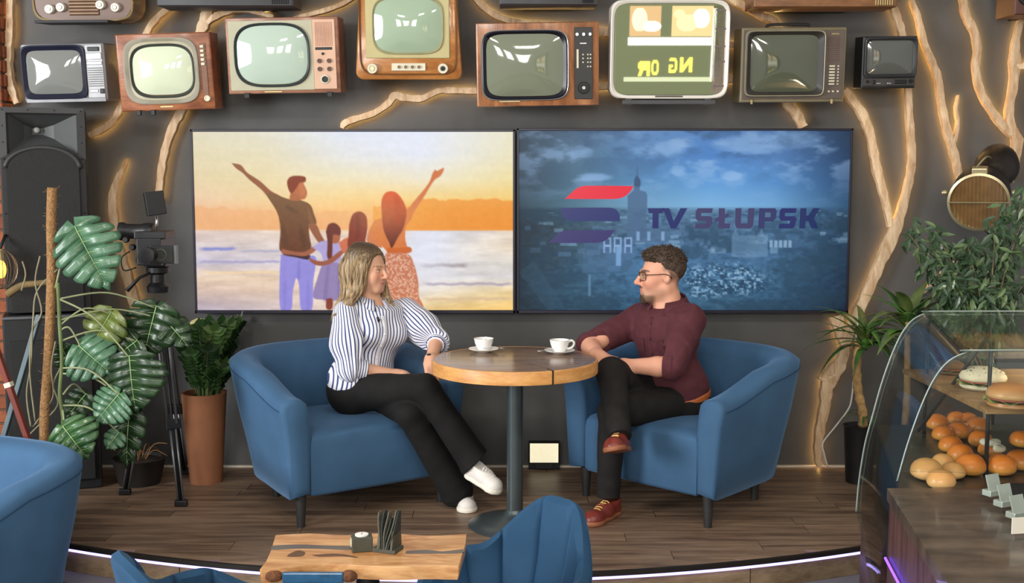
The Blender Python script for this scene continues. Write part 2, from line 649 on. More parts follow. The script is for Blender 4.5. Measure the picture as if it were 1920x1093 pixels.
branch('forked pale branch at the top right edge behind the stage lamp', [[(1919, 24, 8), (1914, 45, 10), (1906, 80, 13), (1905, 112, 20), (1902, 160, 15), (1894, 205, 15), (1898, 240, 18), (1909, 262, 20), (1904, 295, 20), (1892, 340, 18)],
                                                                   [(1905, 122, 12), (1918, 124, 12), (1935, 112, 10)]], glow=-1)
branch('curved reddish branch behind the tripod camera', [[(238, 297, 2), (233, 312, 5), (220, 335, 12), (210, 372, 16), (212, 410, 17), (218, 447, 16), (227, 484, 17), (239, 524, 19), (250, 565, 21), (258, 610, 18)]], glow=1)
branch('broken pale stick on the wall above the counter plants', [[(1731, 548, 6), (1746, 535, 10), (1765, 518, 9), (1780, 502, 8), (1796, 490, 4)]], glow=1, gstr=False)

# ------------------------------------------------------------------ old televisions hung on the wall
steel_m = mat('dark_bracket', (34, 34, 36), 0.5, metal=0.4)
black_m = mat('black_plastic', (22, 22, 24), 0.42, var=0.1)
tvback_m = mat('rear_housing', (44, 40, 38), 0.6, var=0.1)
cream_m = mat('cream_plastic', (214, 206, 182), 0.4, var=0.06)
silver_m = mat('silver_plastic', (142, 142, 144), 0.38, var=0.08, metal=0.25)
gold_m = mat('gold_trim', (196, 176, 128), 0.3, metal=0.7, var=0.06)
chrome_m = mat('chrome_trim', (205, 205, 208), 0.2, metal=0.9, var=0.03)
teak_m = wood('teak_cabinet', (176, 108, 66), (126, 70, 42), grain=(1.2, 6, 5), scale=4, rough=0.35, coat=0.3)
walnut_m = wood('walnut_cabinet', (172, 112, 66), (112, 66, 38), grain=(5, 6, 0.8), scale=4, rough=0.3, coat=0.4)
honey_m = wood('honey_cabinet', (206, 142, 74), (168, 104, 48), grain=(1.2, 6, 4), scale=3.5, rough=0.28, coat=0.5)
redwood_m = wood('reddish_cabinet', (164, 112, 84), (124, 78, 56), grain=(1.0, 6, 6), scale=5, rough=0.4, coat=0.3)


def tube_mat(name, col, rough=0.06):
    return mat(name, col, rough, spec=0.7, var=0.0, coat=0.6)


G_GREY = tube_mat('tube_grey', (122, 124, 120))
G_PALE = tube_mat('tube_pale', (206, 214, 186))
G_MINT = tube_mat('tube_mint', (178, 196, 180))
G_GREEN = tube_mat('tube_green', (120, 126, 106))
G_OLIVE = tube_mat('tube_olive', (84, 88, 72))
G_SEA = tube_mat('tube_sea', (158, 178, 152))


class TV:
    def __init__(s, name, label, box, Y=-0.32, roll=0.0, tilt=5.0, cat='television'):
        x0, y0, x1, y1 = box
        s.cx, s.cy = (x0 + x1) / 2, (y0 + y1) / 2
        c = P(s.cx, s.cy, Y)
        s.s = mpp(c)
        s.w, s.h = (x1 - x0) * s.s, (y1 - y0) * s.s
        s.Y = Y
        s.r = thing(name, label, cat, c, (R(tilt), R(-roll), 0), group='old sets hung on the wall')

    def xz(s, px, py):
        return (px - s.cx) * s.s, (s.cy - py) * s.s

    def cabinet(s, m, r=0.008, depth=0.2, out=None, name='cabinet', back=True, bevel=0.006):
        o = out or rrect(s.w / 2, s.h / 2, r)
        cxm = sum(p[0] for p in o) / len(o)
        czm = sum(p[1] for p in o) / len(o)
        k = 1 - bevel / max(s.w, s.h) * 2.2
        lo = [[((x - cxm) * f + cxm, y, (z - czm) * f + czm) for x, z in o] for f, y in ((k, 0.0), (1, bevel), (1, depth), (k, depth + 0.004))]
        M().bands(lo, None, True, True).build(name, m, s.r, auto=40)
        if back:
            a, b = s.w * 0.40, s.h * 0.40
            lo = [[(x * f, y, z * f) for x, z in rrect(a, b, 0.03)] for f, y in ((1, depth), (0.95, depth + (-s.Y - depth) * 0.5), (0.6, -s.Y - 0.03))]
            M().bands(lo, None, True, True).build('rear_housing', tvback_m, s.r, auto=40)
            M().box((0, (-s.Y - 0.03), -s.h * 0.46), (s.w * 0.5, 0.06, 0.02)).build('wall_bracket', steel_m, s.r)

    def glass(s, px, py, a, b, n, m, y=-0.004, bulge=0.022):
        cx, cz = s.xz(px, py)
        a, b = a * s.s, b * s.s
        lo = []
        for t in (1.0, 0.93, 0.8, 0.62, 0.42, 0.22, 0.06):
            lo.append([(x, y - bulge * (1 - t ** 2.2), z) for x, z in se(a * t, b * t, 2 + (n - 2) * t, 48, cx, cz)])
        return M().bands(lo, None, False, True).build('picture_tube', m, s.r, smooth=True)

    def ring(s, name, px, py, o, i, m, y0=-0.012, y1=-0.003, yb=0.002):
        """o and i are (half width, half height, roundness) in pixels"""
        cx, cz = s.xz(px, py)
        A = se(o[0] * s.s, o[1] * s.s, o[2], 48, cx, cz)
        B = se(i[0] * s.s, i[1] * s.s, i[2], 48, cx, cz)
        Mid = [(x1 * 0.75 + x2 * 0.25, z1 * 0.75 + z2 * 0.25) for (x1, z1), (x2, z2) in zip(A, B)]
        lo = [[(x, yb, z) for x, z in A], [(x, y0, z) for x, z in A], [(x, y0 - 0.002, z) for x, z in Mid], [(x, y1, z) for x, z in B]]
        return M().bands(lo).build(name, m, s.r, auto=40)

    def plate(s, name, x0, y0, x1, y1, m, t=0.006, r=0.002, par=None):
        a, b = s.xz((x0 + x1) / 2, (y0 + y1) / 2)
        wd_, hd = (x1 - x0) * s.s, (y1 - y0) * s.s
        return M().box((a, -t / 2 + 0.001, b), (wd_, t, hd), bev=min(r, wd_ * 0.3, hd * 0.3, t * 0.45), seg=1).build(name, m, par or s.r)

    def knob(s, px, py, r, m, t=0.018, name='knob', cap=None, y=0.0, par=None):
        a, b = s.xz(px, py)
        r *= s.s
        mx = Matrix.Translation((a, y, b)) @ Matrix.Rotation(R(90), 4, 'X')
        o = M().lathe([(r, -0.002), (r, t * 0.6), (r * 0.9, t), (r * 0.55, t), (r * 0.5, t * 0.85)], 16, mx).build(name, m, par or s.r, auto=40)
        if cap:
            M().lathe([(r * 0.45, t * 0.8), (r * 0.4, t * 1.15)], 12, mx).build('knob_cap', cap, o)
        return o

    def slats(s, name, x0, y0, x1, y1, n, m, t=0.004, vertical=False, fill=0.5):
        for i in range(n):
            if vertical:
                w_ = (x1 - x0) / n
                s.plate(name, x0 + w_ * (i + (1 - fill) / 2), y0, x0 + w_ * (i + (1 + fill) / 2), y1, m, t, 0.001)
            else:
                w_ = (y1 - y0) / n
                s.plate(name, x0, y0 + w_ * (i + (1 - fill) / 2), x1, y0 + w_ * (i + (1 + fill) / 2), m, t, 0.001)


# 1 silver portable
t = TV('portable_television', 'silver grey portable television above the loudspeaker', (42, 83, 198, 190), Y=-0.30, roll=1.2)
t.cabinet(silver_m, 0.012, 0.22)
t.ring('screen_frame', 103, 135, (60, 50, 9), (51, 40, 8), mat('navy_gasket', (22, 24, 44), 0.4), -0.016, -0.004)
t.glass(103, 135, 51, 40, 7, G_GREY, bulge=0.02)
pn = t.plate('control_panel', 163, 86, 195, 186, mat('panel_grey', (158, 158, 160), 0.4, metal=0.3), 0.008)
t.plate('tuning_dial', 169, 90, 190, 98, black_m, 0.016)
t.plate('button_bar', 165, 101, 194, 113, chrome_m, 0.014)
t.plate('button_bar', 165, 117, 194, 123, chrome_m, 0.013)
t.slats('grille_slat', 166, 127, 193, 164, 9, mat('slat_grey', (120, 120, 120), 0.5), 0.011)
t.plate('badge', 168, 168, 183, 174, chrome_m, 0.012)
t.plate('switch', 186, 167, 194, 176, black_m, 0.014)
t.plate('base_strip', 46, 183, 196, 191, mat('strip_grey', (120, 120, 122), 0.4, metal=0.3), 0.01)

# 2 tilted brown set
t = TV('wooden_television', 'brown wooden television with a wide grey screen mask, tilted', (221, 64, 398, 206), Y=-0.34, roll=1.8)
t.cabinet(teak_m, 0.004, 0.16)
mask_m = mat('grey_mask', (140, 134, 116), 0.5, var=0.06)
t.ring('screen_mask', 304, 133, (70, 61, 4.5), (60, 51, 3.6), mask_m, -0.014, -0.006)
t.ring('inner_mask', 306, 133, (62, 54, 4.2), (58, 48, 3.4), mat('pale_mask', (172, 166, 142), 0.5), -0.012, -0.010)
t.ring('tube_gasket', 306, 133, (60, 50, 3.4), (56, 45, 3.4), mat('gasket_green', (52, 56, 50), 0.5), -0.016, -0.008)
t.glass(306, 132, 56, 45, 3.4, G_PALE, y=-0.006, bulge=0.03)
t.plate('control_strip', 378, 84, 389, 190, mat('strip_brown', (122, 84, 62), 0.45), 0.006)
for i in range(5):
    t.plate('push_button', 379, 88 + i * 8, 386, 93 + i * 8, cream_m, 0.014)
t.knob(386, 186, 6, cream_m, 0.02)
t.plate('badge', 295, 197, 320, 201, gold_m, 0.004)
for x in (255, 282):
    t.plate('foot', x - 4, 204, x + 4, 214, black_m, 0.02)

# 3 cream fronted set
t = TV('cream_television', 'television with pale cream front, brown frame and pink control panel', (425, 34, 636, 174), Y=-0.34, roll=0.9)
t.cabinet(redwood_m, 0.004, 0.2)
front_m = mat('cream_front', (176, 172, 146), 0.5, var=0.06)
t.plate('front_panel', 430, 40, 588, 168, front_m, 0.006)
t.ring('tube_gasket', 511, 103, (71, 59, 3.3), (66, 54, 3.3), mat('gasket_dark', (46, 52, 52), 0.4), -0.016, -0.008)
t.glass(511, 102, 66, 54, 3.3, G_MINT, y=-0.007, bulge=0.03)
pink_m = mat('pink_panel', (208, 168, 142), 0.5, var=0.06)
t.plate('control_panel', 588, 39, 630, 167, pink_m, 0.009)
t.slats('grille_slat', 592, 44, 625, 88, 11, mat('pink_slat', (196, 152, 128), 0.5), 0.012, vertical=True)
t.plate('channel_slot', 592, 90, 624, 95, black_m, 0.011)
t.knob(606, 102, 2.5, steel_m, 0.016)
for px, py in ((599, 115), (617, 115), (599, 130), (617, 130)):
    t.knob(px, py, 4.2, mat('brown_knob', (84, 58, 44), 0.4), 0.02)
kb = t.knob(608, 149, 9, cream_m, 0.014, 'dial')
t.knob(608, 149, 6, black_m, 0.024, 'dial_knob', par=kb)
for x in (460, 616):
    t.plate('foot', x - 5, 172, x + 5, 182, black_m, 0.02)
t.plate('badge', 492, 169, 526, 172, gold_m, 0.004)

# 4 honey-coloured set, wider at the foot, rounded corners
t = TV('honey_television', 'honey-coloured wooden television with mint screen and two cream dials', (664, -62, 866, 147), Y=-0.36)
out = []
for (x, z) in rrect(t.w / 2, t.h / 2, 16 * t.s, 6):
    out.append((x * (0.93 - 0.07 * z / (t.h / 2)), z))
t.cabinet(honey_m, out=out, depth=0.2)
t.ring('frame_groove', 765, 42, (92, 97, 8), (89, 94, 8), mat('groove_brown', (120, 74, 36), 0.4), -0.010, -0.006)
t.plate('screen_panel', 685, -50, 843, 108, mat('olive_cream', (184, 172, 120), 0.45, var=0.05), 0.008, 0.006)
t.ring('tube_rim', 765, 48, (67, 53, 4.2), (63, 49, 4), mat('rim_olive', (150, 146, 110), 0.4), -0.014, -0.009)
t.glass(765, 48, 64, 50, 4, G_SEA, y=-0.008, bulge=0.034)
for px in (697, 830):
    t.knob(px, 127, 10, cream_m, 0.024, 'dial', cap=gold_m if px < 800 else steel_m)
kp = t.plate('key_panel', 733, 117, 797, 131, cream_m, 0.012)
for i in range(4):
    t.knob(747 + i * 12.5, 124, 3.0, mat('key_brown', (128, 104, 70), 0.4), 0.022, 'push_key', par=kp)

# 5 walnut set
t = TV('walnut_television', 'walnut television with chrome rimmed screen and black control strip', (893, 44, 1123, 198), Y=-0.34, roll=0.8)
t.cabinet(walnut_m, 0.004, 0.24)
t.ring('chrome_rim', 984, 122, (82, 65, 6.5), (79, 62, 6.5), chrome_m, -0.012, -0.010)
t.ring('tube_gasket', 984, 122, (80, 63, 6.5), (72, 57, 6), mat('gasket_black', (16, 16, 26), 0.3), -0.014, -0.006)
t.glass(984, 121, 73, 58, 6, G_GREEN, y=-0.005, bulge=0.026)
t.plate('control_strip', 1077, 54, 1111, 186, mat('charcoal_panel', (46, 44, 42), 0.45), 0.008)
for px in (1082, 1094, 1106):
    t.knob(px, 67, 3.2, chrome_m, 0.018)
t.plate('badge', 1087, 82, 1100, 85, chrome_m, 0.011)
t.plate('slider', 1081, 94, 1085, 129, cream_m, 0.014)
for px, ys in ((1093, (104, 111, 118)), (1102, (104, 111, 118, 126)), (1107, (104, 111, 118, 126))):
    for y in ys:
        t.knob(px, y, 1.6, cream_m, 0.013, 'button')
kb = t.knob(1094, 165, 11, black_m, 0.02, 'dial')
t.knob(1094, 165, 3.5, chrome_m, 0.026, 'dial_cap', par=kb)
t.plate('base_trim', 935, 187, 975, 190, gold_m, 0.004)

# 6 big white-rimmed glass fronted set reflecting the room
t = TV('glass_front_television', 'large white-rimmed television with a flat glossy glass front', (1145, 3, 1366, 183), Y=-0.36, tilt=6.0)
t.cabinet(mat('white_case', (196, 192, 184), 0.4, var=0.05), 18 * t.s, 0.14)
t.ring('outer_rim', 1255.5, 93, (111, 90.5, 9), (105, 85, 9), mat('pearl_rim', (222, 216, 206), 0.25, var=0.04), -0.014, -0.008)
fg = M()
a, b = 104 * t.s, 84 * t.s
fg.bands([[(x, y, z) for x, z in rrect(a * f, b * f, 0.03)] for f, y in ((1.0, -0.004), (0.985, -0.008))], None, True, True)
mirror_m = mat('glossy_screen_glass', (150, 158, 120), 0.015, spec=1.0, var=0, coat=0.0, ior=2.6)
fg.build('front_glass', mirror_m, t.r)
for i, y in enumerate((21, 55, 87, 115, 160)):
    t.plate('mark', 1339, y - 2, 1360, y + 2, mat('mark_grey', (110, 96, 92), 0.5), 0.010)
t.plate('control_column', 1335, 12, 1362, 174, mat('pale_pink', (230, 205, 196), 0.35), 0.009)
t.plate('stand_bar', 1168, 186, 1344, 194, mat('stand_grey', (72, 72, 74), 0.4), 0.02)
t.plate('name_strip', 1230, 178, 1282, 181, mat('strip_dark', (92, 84, 74), 0.4), 0.017)
for x in (1180, 1330):
    t.plate('stand_leg', x - 6, 180, x + 6, 196, mat('stand_grey'), 0.012)

# 7 olive-grey set
t = TV('olive_television', 'olive grey television with dark screen and column of white push buttons', (1389, 53, 1585, 191), Y=-0.32, roll=0.4)
olive_m = mat('olive_frame', (122, 112, 86), 0.4, var=0.06)
t.cabinet(olive_m, 0.006, 0.2)
t.plate('face', 1393, 58, 1581, 185, mat('brown_grey_face', (94, 82, 74), 0.5), 0.005)
t.ring('screen_frame', 1470, 119, (74, 60, 14), (63, 52, 9), mat('frame_dark', (54, 50, 46), 0.35), -0.024, -0.004)
t.ring('screen_trim', 1470, 119, (74.5, 60.5, 14), (72, 58, 14), mat('trim_olive', (150, 144, 118), 0.35), -0.026, -0.024)
t.glass(1470, 119, 64, 53, 9, G_OLIVE, bulge=0.02)
t.slats('grille_slat', 1550, 70, 1572, 116, 12, mat('grille_brown', (104, 82, 74), 0.5), 0.008)
t.plate('badge', 1556, 64, 1571, 67, gold_m, 0.008)
for i in range(7):
    y = 124.5 + i * 5.5
    t.plate('push_button', 1554, y - 1.6, 1565, y + 1.6, cream_m, 0.014)
    t.knob(1571, y, 1.6, cream_m, 0.012, 'indicator')
for px in (1555, 1563, 1572):
    t.knob(px, 171, 2, cream_m, 0.012, 'small_knob')
for x in (1411, 1562):
    t.plate('foot', x - 2, 185, x + 2, 194, gold_m, 0.01)
M().tube(catmull([(t.xz(1440, 53)[0], 0.05, t.xz(0, 53)[1]), (t.xz(1446, 49)[0], 0.05, t.xz(0, 49)[1] + 0.005), (t.xz(1512, 49)[0], 0.05, t.xz(0, 49)[1] + 0.005), (t.xz(1520, 53)[0], 0.05, t.xz(0, 53)[1])], 4), 0.007, 6).build('handle', black_m, t.r)

# 8 small black set
t = TV('small_television', 'small black television at right with control row below its screen', (1617, 69, 1718, 165), Y=-0.26, roll=0.6)
t.cabinet(mat('black_case', (38, 38, 40), 0.4), 0.006, 0.14)
t.ring('screen_frame', 1668, 108, (49, 36, 14), (43, 31, 9), mat('frame_charcoal', (52, 52, 54), 0.35), -0.02, -0.004)
t.glass(1668, 107, 44, 31.5, 9, tube_mat('tube_charcoal', (88, 90, 86)), bulge=0.016)
t.plate('control_row', 1620, 146, 1715, 160, mat('row_grey', (62, 60, 58), 0.45), 0.012)
t.plate('display_window', 1677, 149, 1700, 157, black_m, 0.016)
t.plate('button', 1644, 154, 1652, 157, chrome_m, 0.016)
t.plate('button', 1664, 154, 1672, 157, chrome_m, 0.016)
t.plate('switch', 1636, 149, 1641, 157, black_m, 0.018)
t.knob(1627, 152, 2.6, black_m, 0.02)
t.knob(1708, 152, 4, black_m, 0.022)

# radio top left
t = TV('tabletop_radio', 'brown rounded radio with four white knobs at top left', (60, -72, 248, 39), Y=-0.3, roll=0.5, cat='radio')
t.cabinet(mat('radio_brown', (112, 88, 76), 0.4, var=0.06), 34 * t.s, 0.2)
t.ring('gold_trim', 154, -16.5, (94.5, 56, 5.5), (91.5, 53, 5.5), gold_m, -0.010, -0.006)
t.slats('grille_slat', 128, -40, 183, 27, 11, mat('radio_slat', (142, 112, 82), 0.45), 0.010)
t.plate('speaker_cloth', 127, -42, 184, 28, mat('radio_cloth', (86, 62, 46), 0.9), 0.003)
for px, py in ((92, 16), (113.5, 13), (188, 9), (216, 14)):
    t.knob(px, py, 8.6, mat('ivory_knob', (220, 214, 202), 0.35), 0.026, cap=mat('ivory_knob'))
t.plate('shelf', 90, 40, 224, 45, steel_m, 0.2)

# sets cut off by the top of the frame
def top_set(name, label, box, m, extra=None, Y=-0.36):
    t = TV(name, label, box, Y=Y, tilt=2)
    t.cabinet(m, 0.006, 0.22)
    cx, cy = (box[0] + box[2]) / 2 - (box[2] - box[0]) * 0.1, (box[1] + box[3]) / 2 - 4
    hw, hh = (box[2] - box[0]) * 0.34, (box[3] - box[1]) * 0.38
    t.ring('screen_frame', cx, cy, (hw + 8, hh + 7, 6), (hw, hh, 5), black_m, -0.016, -0.004)
    t.glass(cx, cy, hw, hh, 5, G_GREEN)
    t.slats('grille_slat', box[2] - (box[2] - box[0]) * 0.16, box[1] + 10, box[2] - 8, box[3] - 3, 8, gold_m if extra else steel_m, 0.008, vertical=True)
    return t


top_set('dark_television', 'dark television cut off by the top edge, above the forked branch', (290, -150, 548, 9), mat('slate_case', (66, 66, 68), 0.5))
top_set('dark_television', 'dark television cut off by the top edge, above the walnut television', (936, -130, 1122, 7), mat('slate_case'))
top_set('wooden_television', 'wooden television cut off by the top edge, above the olive television', (1416, -150, 1686, 11), wood('top_wood', (168, 116, 72), (120, 78, 46), grain=(1, 6, 6), scale=4, coat=0.3), True)
top_set('brown_television', 'reddish brown television cut off at the top right corner', (1906, -120, 2090, 26), mat('maroon_case', (88, 52, 42), 0.45))

# ------------------------------------------------------------------ the two flat screens and their pictures
def fbm(x, y, seed=0, oct_=4):
    r_ = np.random.RandomState(seed)
    tot, amp, out = 0, 1.0, np.zeros_like(x)
    for o in range(oct_):
        g = r_.rand(64, 64)
        xi, yi = np.floor(x).astype(int), np.floor(y).astype(int)
        fx, fy = x - xi, y - yi
        fx, fy = fx * fx * (3 - 2 * fx), fy * fy * (3 - 2 * fy)
        a = g[yi % 64, xi % 64] * (1 - fx) + g[yi % 64, (xi + 1) % 64] * fx
        b = g[(yi + 1) % 64, xi % 64] * (1 - fx) + g[(yi + 1) % 64, (xi + 1) % 64] * fx
        out += amp * (a * (1 - fy) + b * fy)
        tot += amp
        amp *= 0.5
        x, y = x * 2.03 + 7.1, y * 2.03 + 3.3
    return out / tot


class Canvas:
    """a picture shown on a screen, painted in photograph pixels"""

    def __init__(s, x0, y0, x1, y1, step=1.7):
        s.x0, s.y0, s.x1, s.y1 = x0, y0, x1, y1
        s.nx, s.ny = int((x1 - x0) / step), int((y1 - y0) / step)
        s.X, s.Yp = np.meshgrid(np.linspace(x0, x1, s.nx), np.linspace(y0, y1, s.ny))
        s.c = np.zeros((s.ny, s.nx, 3))

    def table(s, ys, xs, rows):
        rows = np.array(rows, float)
        for ch in range(3):
            tmp = np.array([np.interp(s.X[0], xs, rows[i, :, ch]) for i in range(len(ys))])
            for j in range(s.nx):
                s.c[:, j, ch] = np.interp(s.Yp[:, 0], ys, tmp[:, j])

    def mask(s, poly, soft=1.2):
        poly = np.array(poly, float)
        inside = np.zeros(s.X.shape, bool)
        dmin = np.full(s.X.shape, 1e9)
        n = len(poly)
        for i in range(n):
            x1, y1 = poly[i]
            x2, y2 = poly[(i + 1) % n]
            cond = ((y1 > s.Yp) != (y2 > s.Yp))
            with np.errstate(divide='ignore', invalid='ignore'):
                xi = (x2 - x1) * (s.Yp - y1) / (y2 - y1 + 1e-12) + x1
            inside ^= cond & (s.X < xi)
            dx, dy = x2 - x1, y2 - y1
            t = np.clip(((s.X - x1) * dx + (s.Yp - y1) * dy) / (dx * dx + dy * dy + 1e-9), 0, 1)
            dmin = np.minimum(dmin, np.hypot(s.X - x1 - t * dx, s.Yp - y1 - t * dy))
        sd = np.where(inside, -dmin, dmin)
        return np.clip(0.5 - sd / (2 * soft), 0, 1)

    def poly(s, pts, col, soft=1.0, alpha=1.0, col2=None, smooth=True):
        if smooth:
            pts = [tuple(p) for p in catmull(list(pts) + [pts[0]], 4)[:-1]]
        m = s.mask(pts, soft) * alpha
        c = np.array(col, float)
        if col2 is not None:
            ys = [p[1] for p in pts]
            t = np.clip((s.Yp - min(ys)) / (max(ys) - min(ys) + 1e-9), 0, 1)[..., None]
            c = c * (1 - t) + np.array(col2, float) * t
        s.c = s.c * (1 - m[..., None]) + c * m[..., None]

    def blend(s, m, col, alpha=1.0):
        m = np.clip(m, 0, 1)[..., None] * alpha
        s.c = s.c * (1 - m) + np.array(col, float) * m

    def build(s, Y, parent, strength, mname):
        v = []
        pts = [[None] * s.nx for _ in range(s.ny)]
        a, b = P(s.x0, s.y0, Y), P(s.x1, s.y1, Y)
        tl, tr, bl, br = P(s.x0, s.y0, Y), P(s.x1, s.y0, Y), P(s.x0, s.y1, Y), P(s.x1, s.y1, Y)
        xl, xr = (tl.x + bl.x) / 2, (tr.x + br.x) / 2
        U = np.linspace(0, 1, s.nx)
        V = np.linspace(0, 1, s.ny)
        gx = xl + (xr - xl) * U[None, :] + 0 * V[:, None]
        gz = tl.z + (bl.z - tl.z) * V[:, None] + 0 * U[None, :]
        co = np.stack([gx, np.full_like(gx, Y), gz], -1).reshape(-1, 3)
        idx = np.arange(s.nx * s.ny).reshape(s.ny, s.nx)
        f = np.stack([idx[:-1, :-1], idx[1:, :-1], idx[1:, 1:], idx[:-1, 1:]], -1).reshape(-1, 4)
        me = bpy.data.meshes.new('picture')
        me.from_pydata(co.tolist(), [], f.tolist())
        at = me.attributes.new('col', 'FLOAT_COLOR', 'POINT')
        q = np.clip(s.c, 0, 255) / 255.0
        q = np.where(q <= 0.04045, q / 12.92, ((q + 0.055) / 1.055) ** 2.4).reshape(-1, 3)
        at.data.foreach_set('color', np.concatenate([q, np.ones((len(q), 1))], 1).astype(np.float32).ravel())
        me.update()
        return link('picture', me, attr_mat(mname, emission=True, strength=strength, rough=0.3, spec=0.12), parent, world=True)

    def at(s, px, py, Y):
        """point of the picture plane for a photograph pixel"""
        tl, tr, bl, br = P(s.x0, s.y0, Y), P(s.x1, s.y0, Y), P(s.x0, s.y1, Y), P(s.x1, s.y1, Y)
        xl, xr = (tl.x + bl.x) / 2, (tr.x + br.x) / 2
        return xl + (xr - xl) * (px - s.x0) / (s.x1 - s.x0), tl.z + (bl.z - tl.z) * (py - s.y0) / (s.y1 - s.y0)


def flat_screen(label, x0, y0, x1, y1, Yf=-0.09):
    c = P((x0 + x1) / 2, y1, Yf)
    root = thing('flat_screen', label, 'screen', (c.x, Yf, c.z), group='flat screens on the wall')
    cv = Canvas(x0 + 4, y0 + 4, x1 - 4, y1 - 5)
    (ax, az), (bx, bz) = cv.at(x0, y0, Yf), cv.at(x1, y1, Yf)
    M().box(((ax + bx) / 2, Yf + 0.035, (az + bz) / 2), (bx - ax - 0.002, 0.05, az - bz - 0.002)).build('back_case', black_m, root, world=True)
    fr = mat('screen_bezel', (30, 28, 44), 0.35)
    t_ = 4.2 * mpp(c)
    for nm, cc, dd in (('bezel', ((ax + bx) / 2, Yf, az - t_ / 2), (bx - ax, 0.03, t_)), ('bezel', ((ax + bx) / 2, Yf, bz + t_ * 0.7), (bx - ax, 0.03, t_ * 1.4)),
                       ('bezel', (ax + t_ / 2, Yf, (az + bz) / 2), (t_, 0.03, az - bz)), ('bezel', (bx - t_ / 2, Yf, (az + bz) / 2), (t_, 0.03, az - bz))):
        M().box(cc, dd, bev=0.002, seg=1).build(nm, fr, root, world=True)
    return root, cv


# left: a family on a beach at sunset
root, cv = flat_screen('flat screen showing a family with raised arms on a sunset beach', 362, 243, 966, 587)
XS = [355, 500, 640, 790, 965]
YS = [243, 290, 335, 370, 392, 427, 433, 462, 490, 520, 545, 585]
cv.table(YS, XS, [
    [(226, 218, 190), (226, 222, 205), (224, 230, 244), (226, 232, 248), (232, 226, 200)],
    [(228, 216, 178), (230, 220, 186), (228, 228, 226), (228, 232, 244), (234, 226, 190)],
    [(232, 212, 170), (236, 218, 172), (240, 228, 190), (238, 230, 206), (238, 220, 160)],
    [(238, 206, 172), (242, 212, 160), (248, 216, 150), (246, 214, 140), (244, 204, 120)],
    [(240, 192, 152), (244, 196, 140), (250, 200, 130), (246, 180, 80), (240, 160, 60)],
    [(238, 184, 136), (240, 182, 122), (246, 180, 110), (240, 150, 56), (234, 142, 44)],
    [(226, 204, 196), (230, 210, 196), (240, 214, 190), (220, 222, 240), (226, 210, 190)],
    [(218, 206, 206), (222, 208, 204), (226, 212, 204), (224, 226, 236), (232, 214, 190)],
    [(206, 200, 218), (214, 204, 212), (220, 212, 214), (226, 220, 224), (224, 218, 208)],
    [(232, 208, 184), (236, 210, 184), (232, 214, 200), (228, 224, 226), (222, 218, 216)],
    [(214, 188, 176), (226, 200, 180), (234, 212, 194), (236, 226, 214), (240, 214, 160)],
    [(188, 176, 196), (206, 190, 194), (228, 206, 190), (240, 206, 140), (244, 196, 104)]])
n = fbm(cv.X / 46, cv.Yp / 9, 1)
below = (cv.Yp > 431)
cv.c += np.where(below, (n - 0.5) * 46, (n - 0.5) * 8)[..., None]
ridge = 392 - 14 * fbm(cv.X / 22, cv.X * 0, 4) - np.where(cv.X > 780, 14, np.where(cv.X < 470, 12 * (1 - (cv.X - 355) / 115), 0))
cv.blend(np.clip((cv.Yp - ridge) / 3, 0, 1) * (cv.Yp < 431) * (cv.X > 700), (238, 148, 52), 0.75)
cv.blend(np.clip((cv.Yp - ridge - 8) / 3, 0, 1) * (cv.Yp < 429) * (cv.X <= 700), (240, 176, 120), 0.6)
for yw, x0, x1, colr, th in ((466, 370, 445, (130, 136, 206), 4), (470, 445, 530, (178, 176, 204), 2.5), (489, 368, 530, (170, 164, 200), 3), (496, 785, 880, (158, 146, 148), 5), (532, 790, 964, (176, 164, 180), 3.5), (560, 790, 964, (220, 190, 150), 4), (510, 370, 528, (244, 214, 170), 3)):
    d = np.abs(cv.Yp - yw - 2.5 * (fbm(cv.X / 18, cv.X * 0 + yw, 9) - 0.5) * 2)
    cv.blend(np.clip(1.2 - d / th, 0, 1) * np.clip((cv.X - x0) / 12, 0, 1) * np.clip((x1 - cv.X) / 12, 0, 1), colr, 0.9)
cv.blend(np.exp(-((cv.X - 800) / 50) ** 2 - ((cv.Yp - 470) / 50) ** 2) * (cv.Yp > 432), (228, 234, 252), 0.7)


def z5(pts):   # zoomed crop -> photograph pixels
    return [(340 + x / 2.955, 230 + y / 2.955) for x, y in pts]


# father
cv.poly(z5([(287, 222), (325, 228), (345, 240), (372, 275), (440, 320), (500, 375), (560, 412), (530, 460), (500, 435), (455, 375), (385, 315), (345, 275), (310, 250)]), (150, 92, 60))
cv.poly(z5([(540, 400), (600, 420), (660, 425), (715, 450), (735, 500), (748, 555), (710, 570), (708, 620), (718, 690), (700, 725), (640, 725), (560, 712), (540, 690), (548, 600), (540, 520), (520, 470), (480, 400), (500, 385)]), (128, 92, 56), col2=(104, 58, 36))
cv.poly(z5([(700, 560), (745, 558), (775, 620), (830, 720), (815, 735), (780, 690), (730, 620)]), (150, 92, 62))
cv.poly(z5([(610, 380), (660, 395), (665, 425), (605, 425)]), (176, 104, 62))
cv.poly(z5([(594, 350), (592, 320), (610, 298), (650, 292), (690, 300), (692, 320), (680, 330), (700, 380), (690, 415), (668, 420), (640, 390), (610, 385)]), (190, 110, 66))
cv.poly(z5([(592, 345), (592, 318), (612, 296), (650, 292), (690, 298), (690, 325), (660, 330), (640, 360), (615, 388), (600, 372)]), (136, 58, 30))
cv.poly(z5([(548, 725), (640, 745), (735, 735), (738, 800), (725, 880), (715, 1034), (655, 1034), (645, 900), (630, 860), (610, 940), (600, 1034), (540, 1034), (538, 860)]), (150, 142, 216), col2=(150, 140, 222))
cv.poly(z5([(560, 712), (640, 725), (705, 725), (700, 755), (640, 745), (565, 730)]), (58, 36, 50))
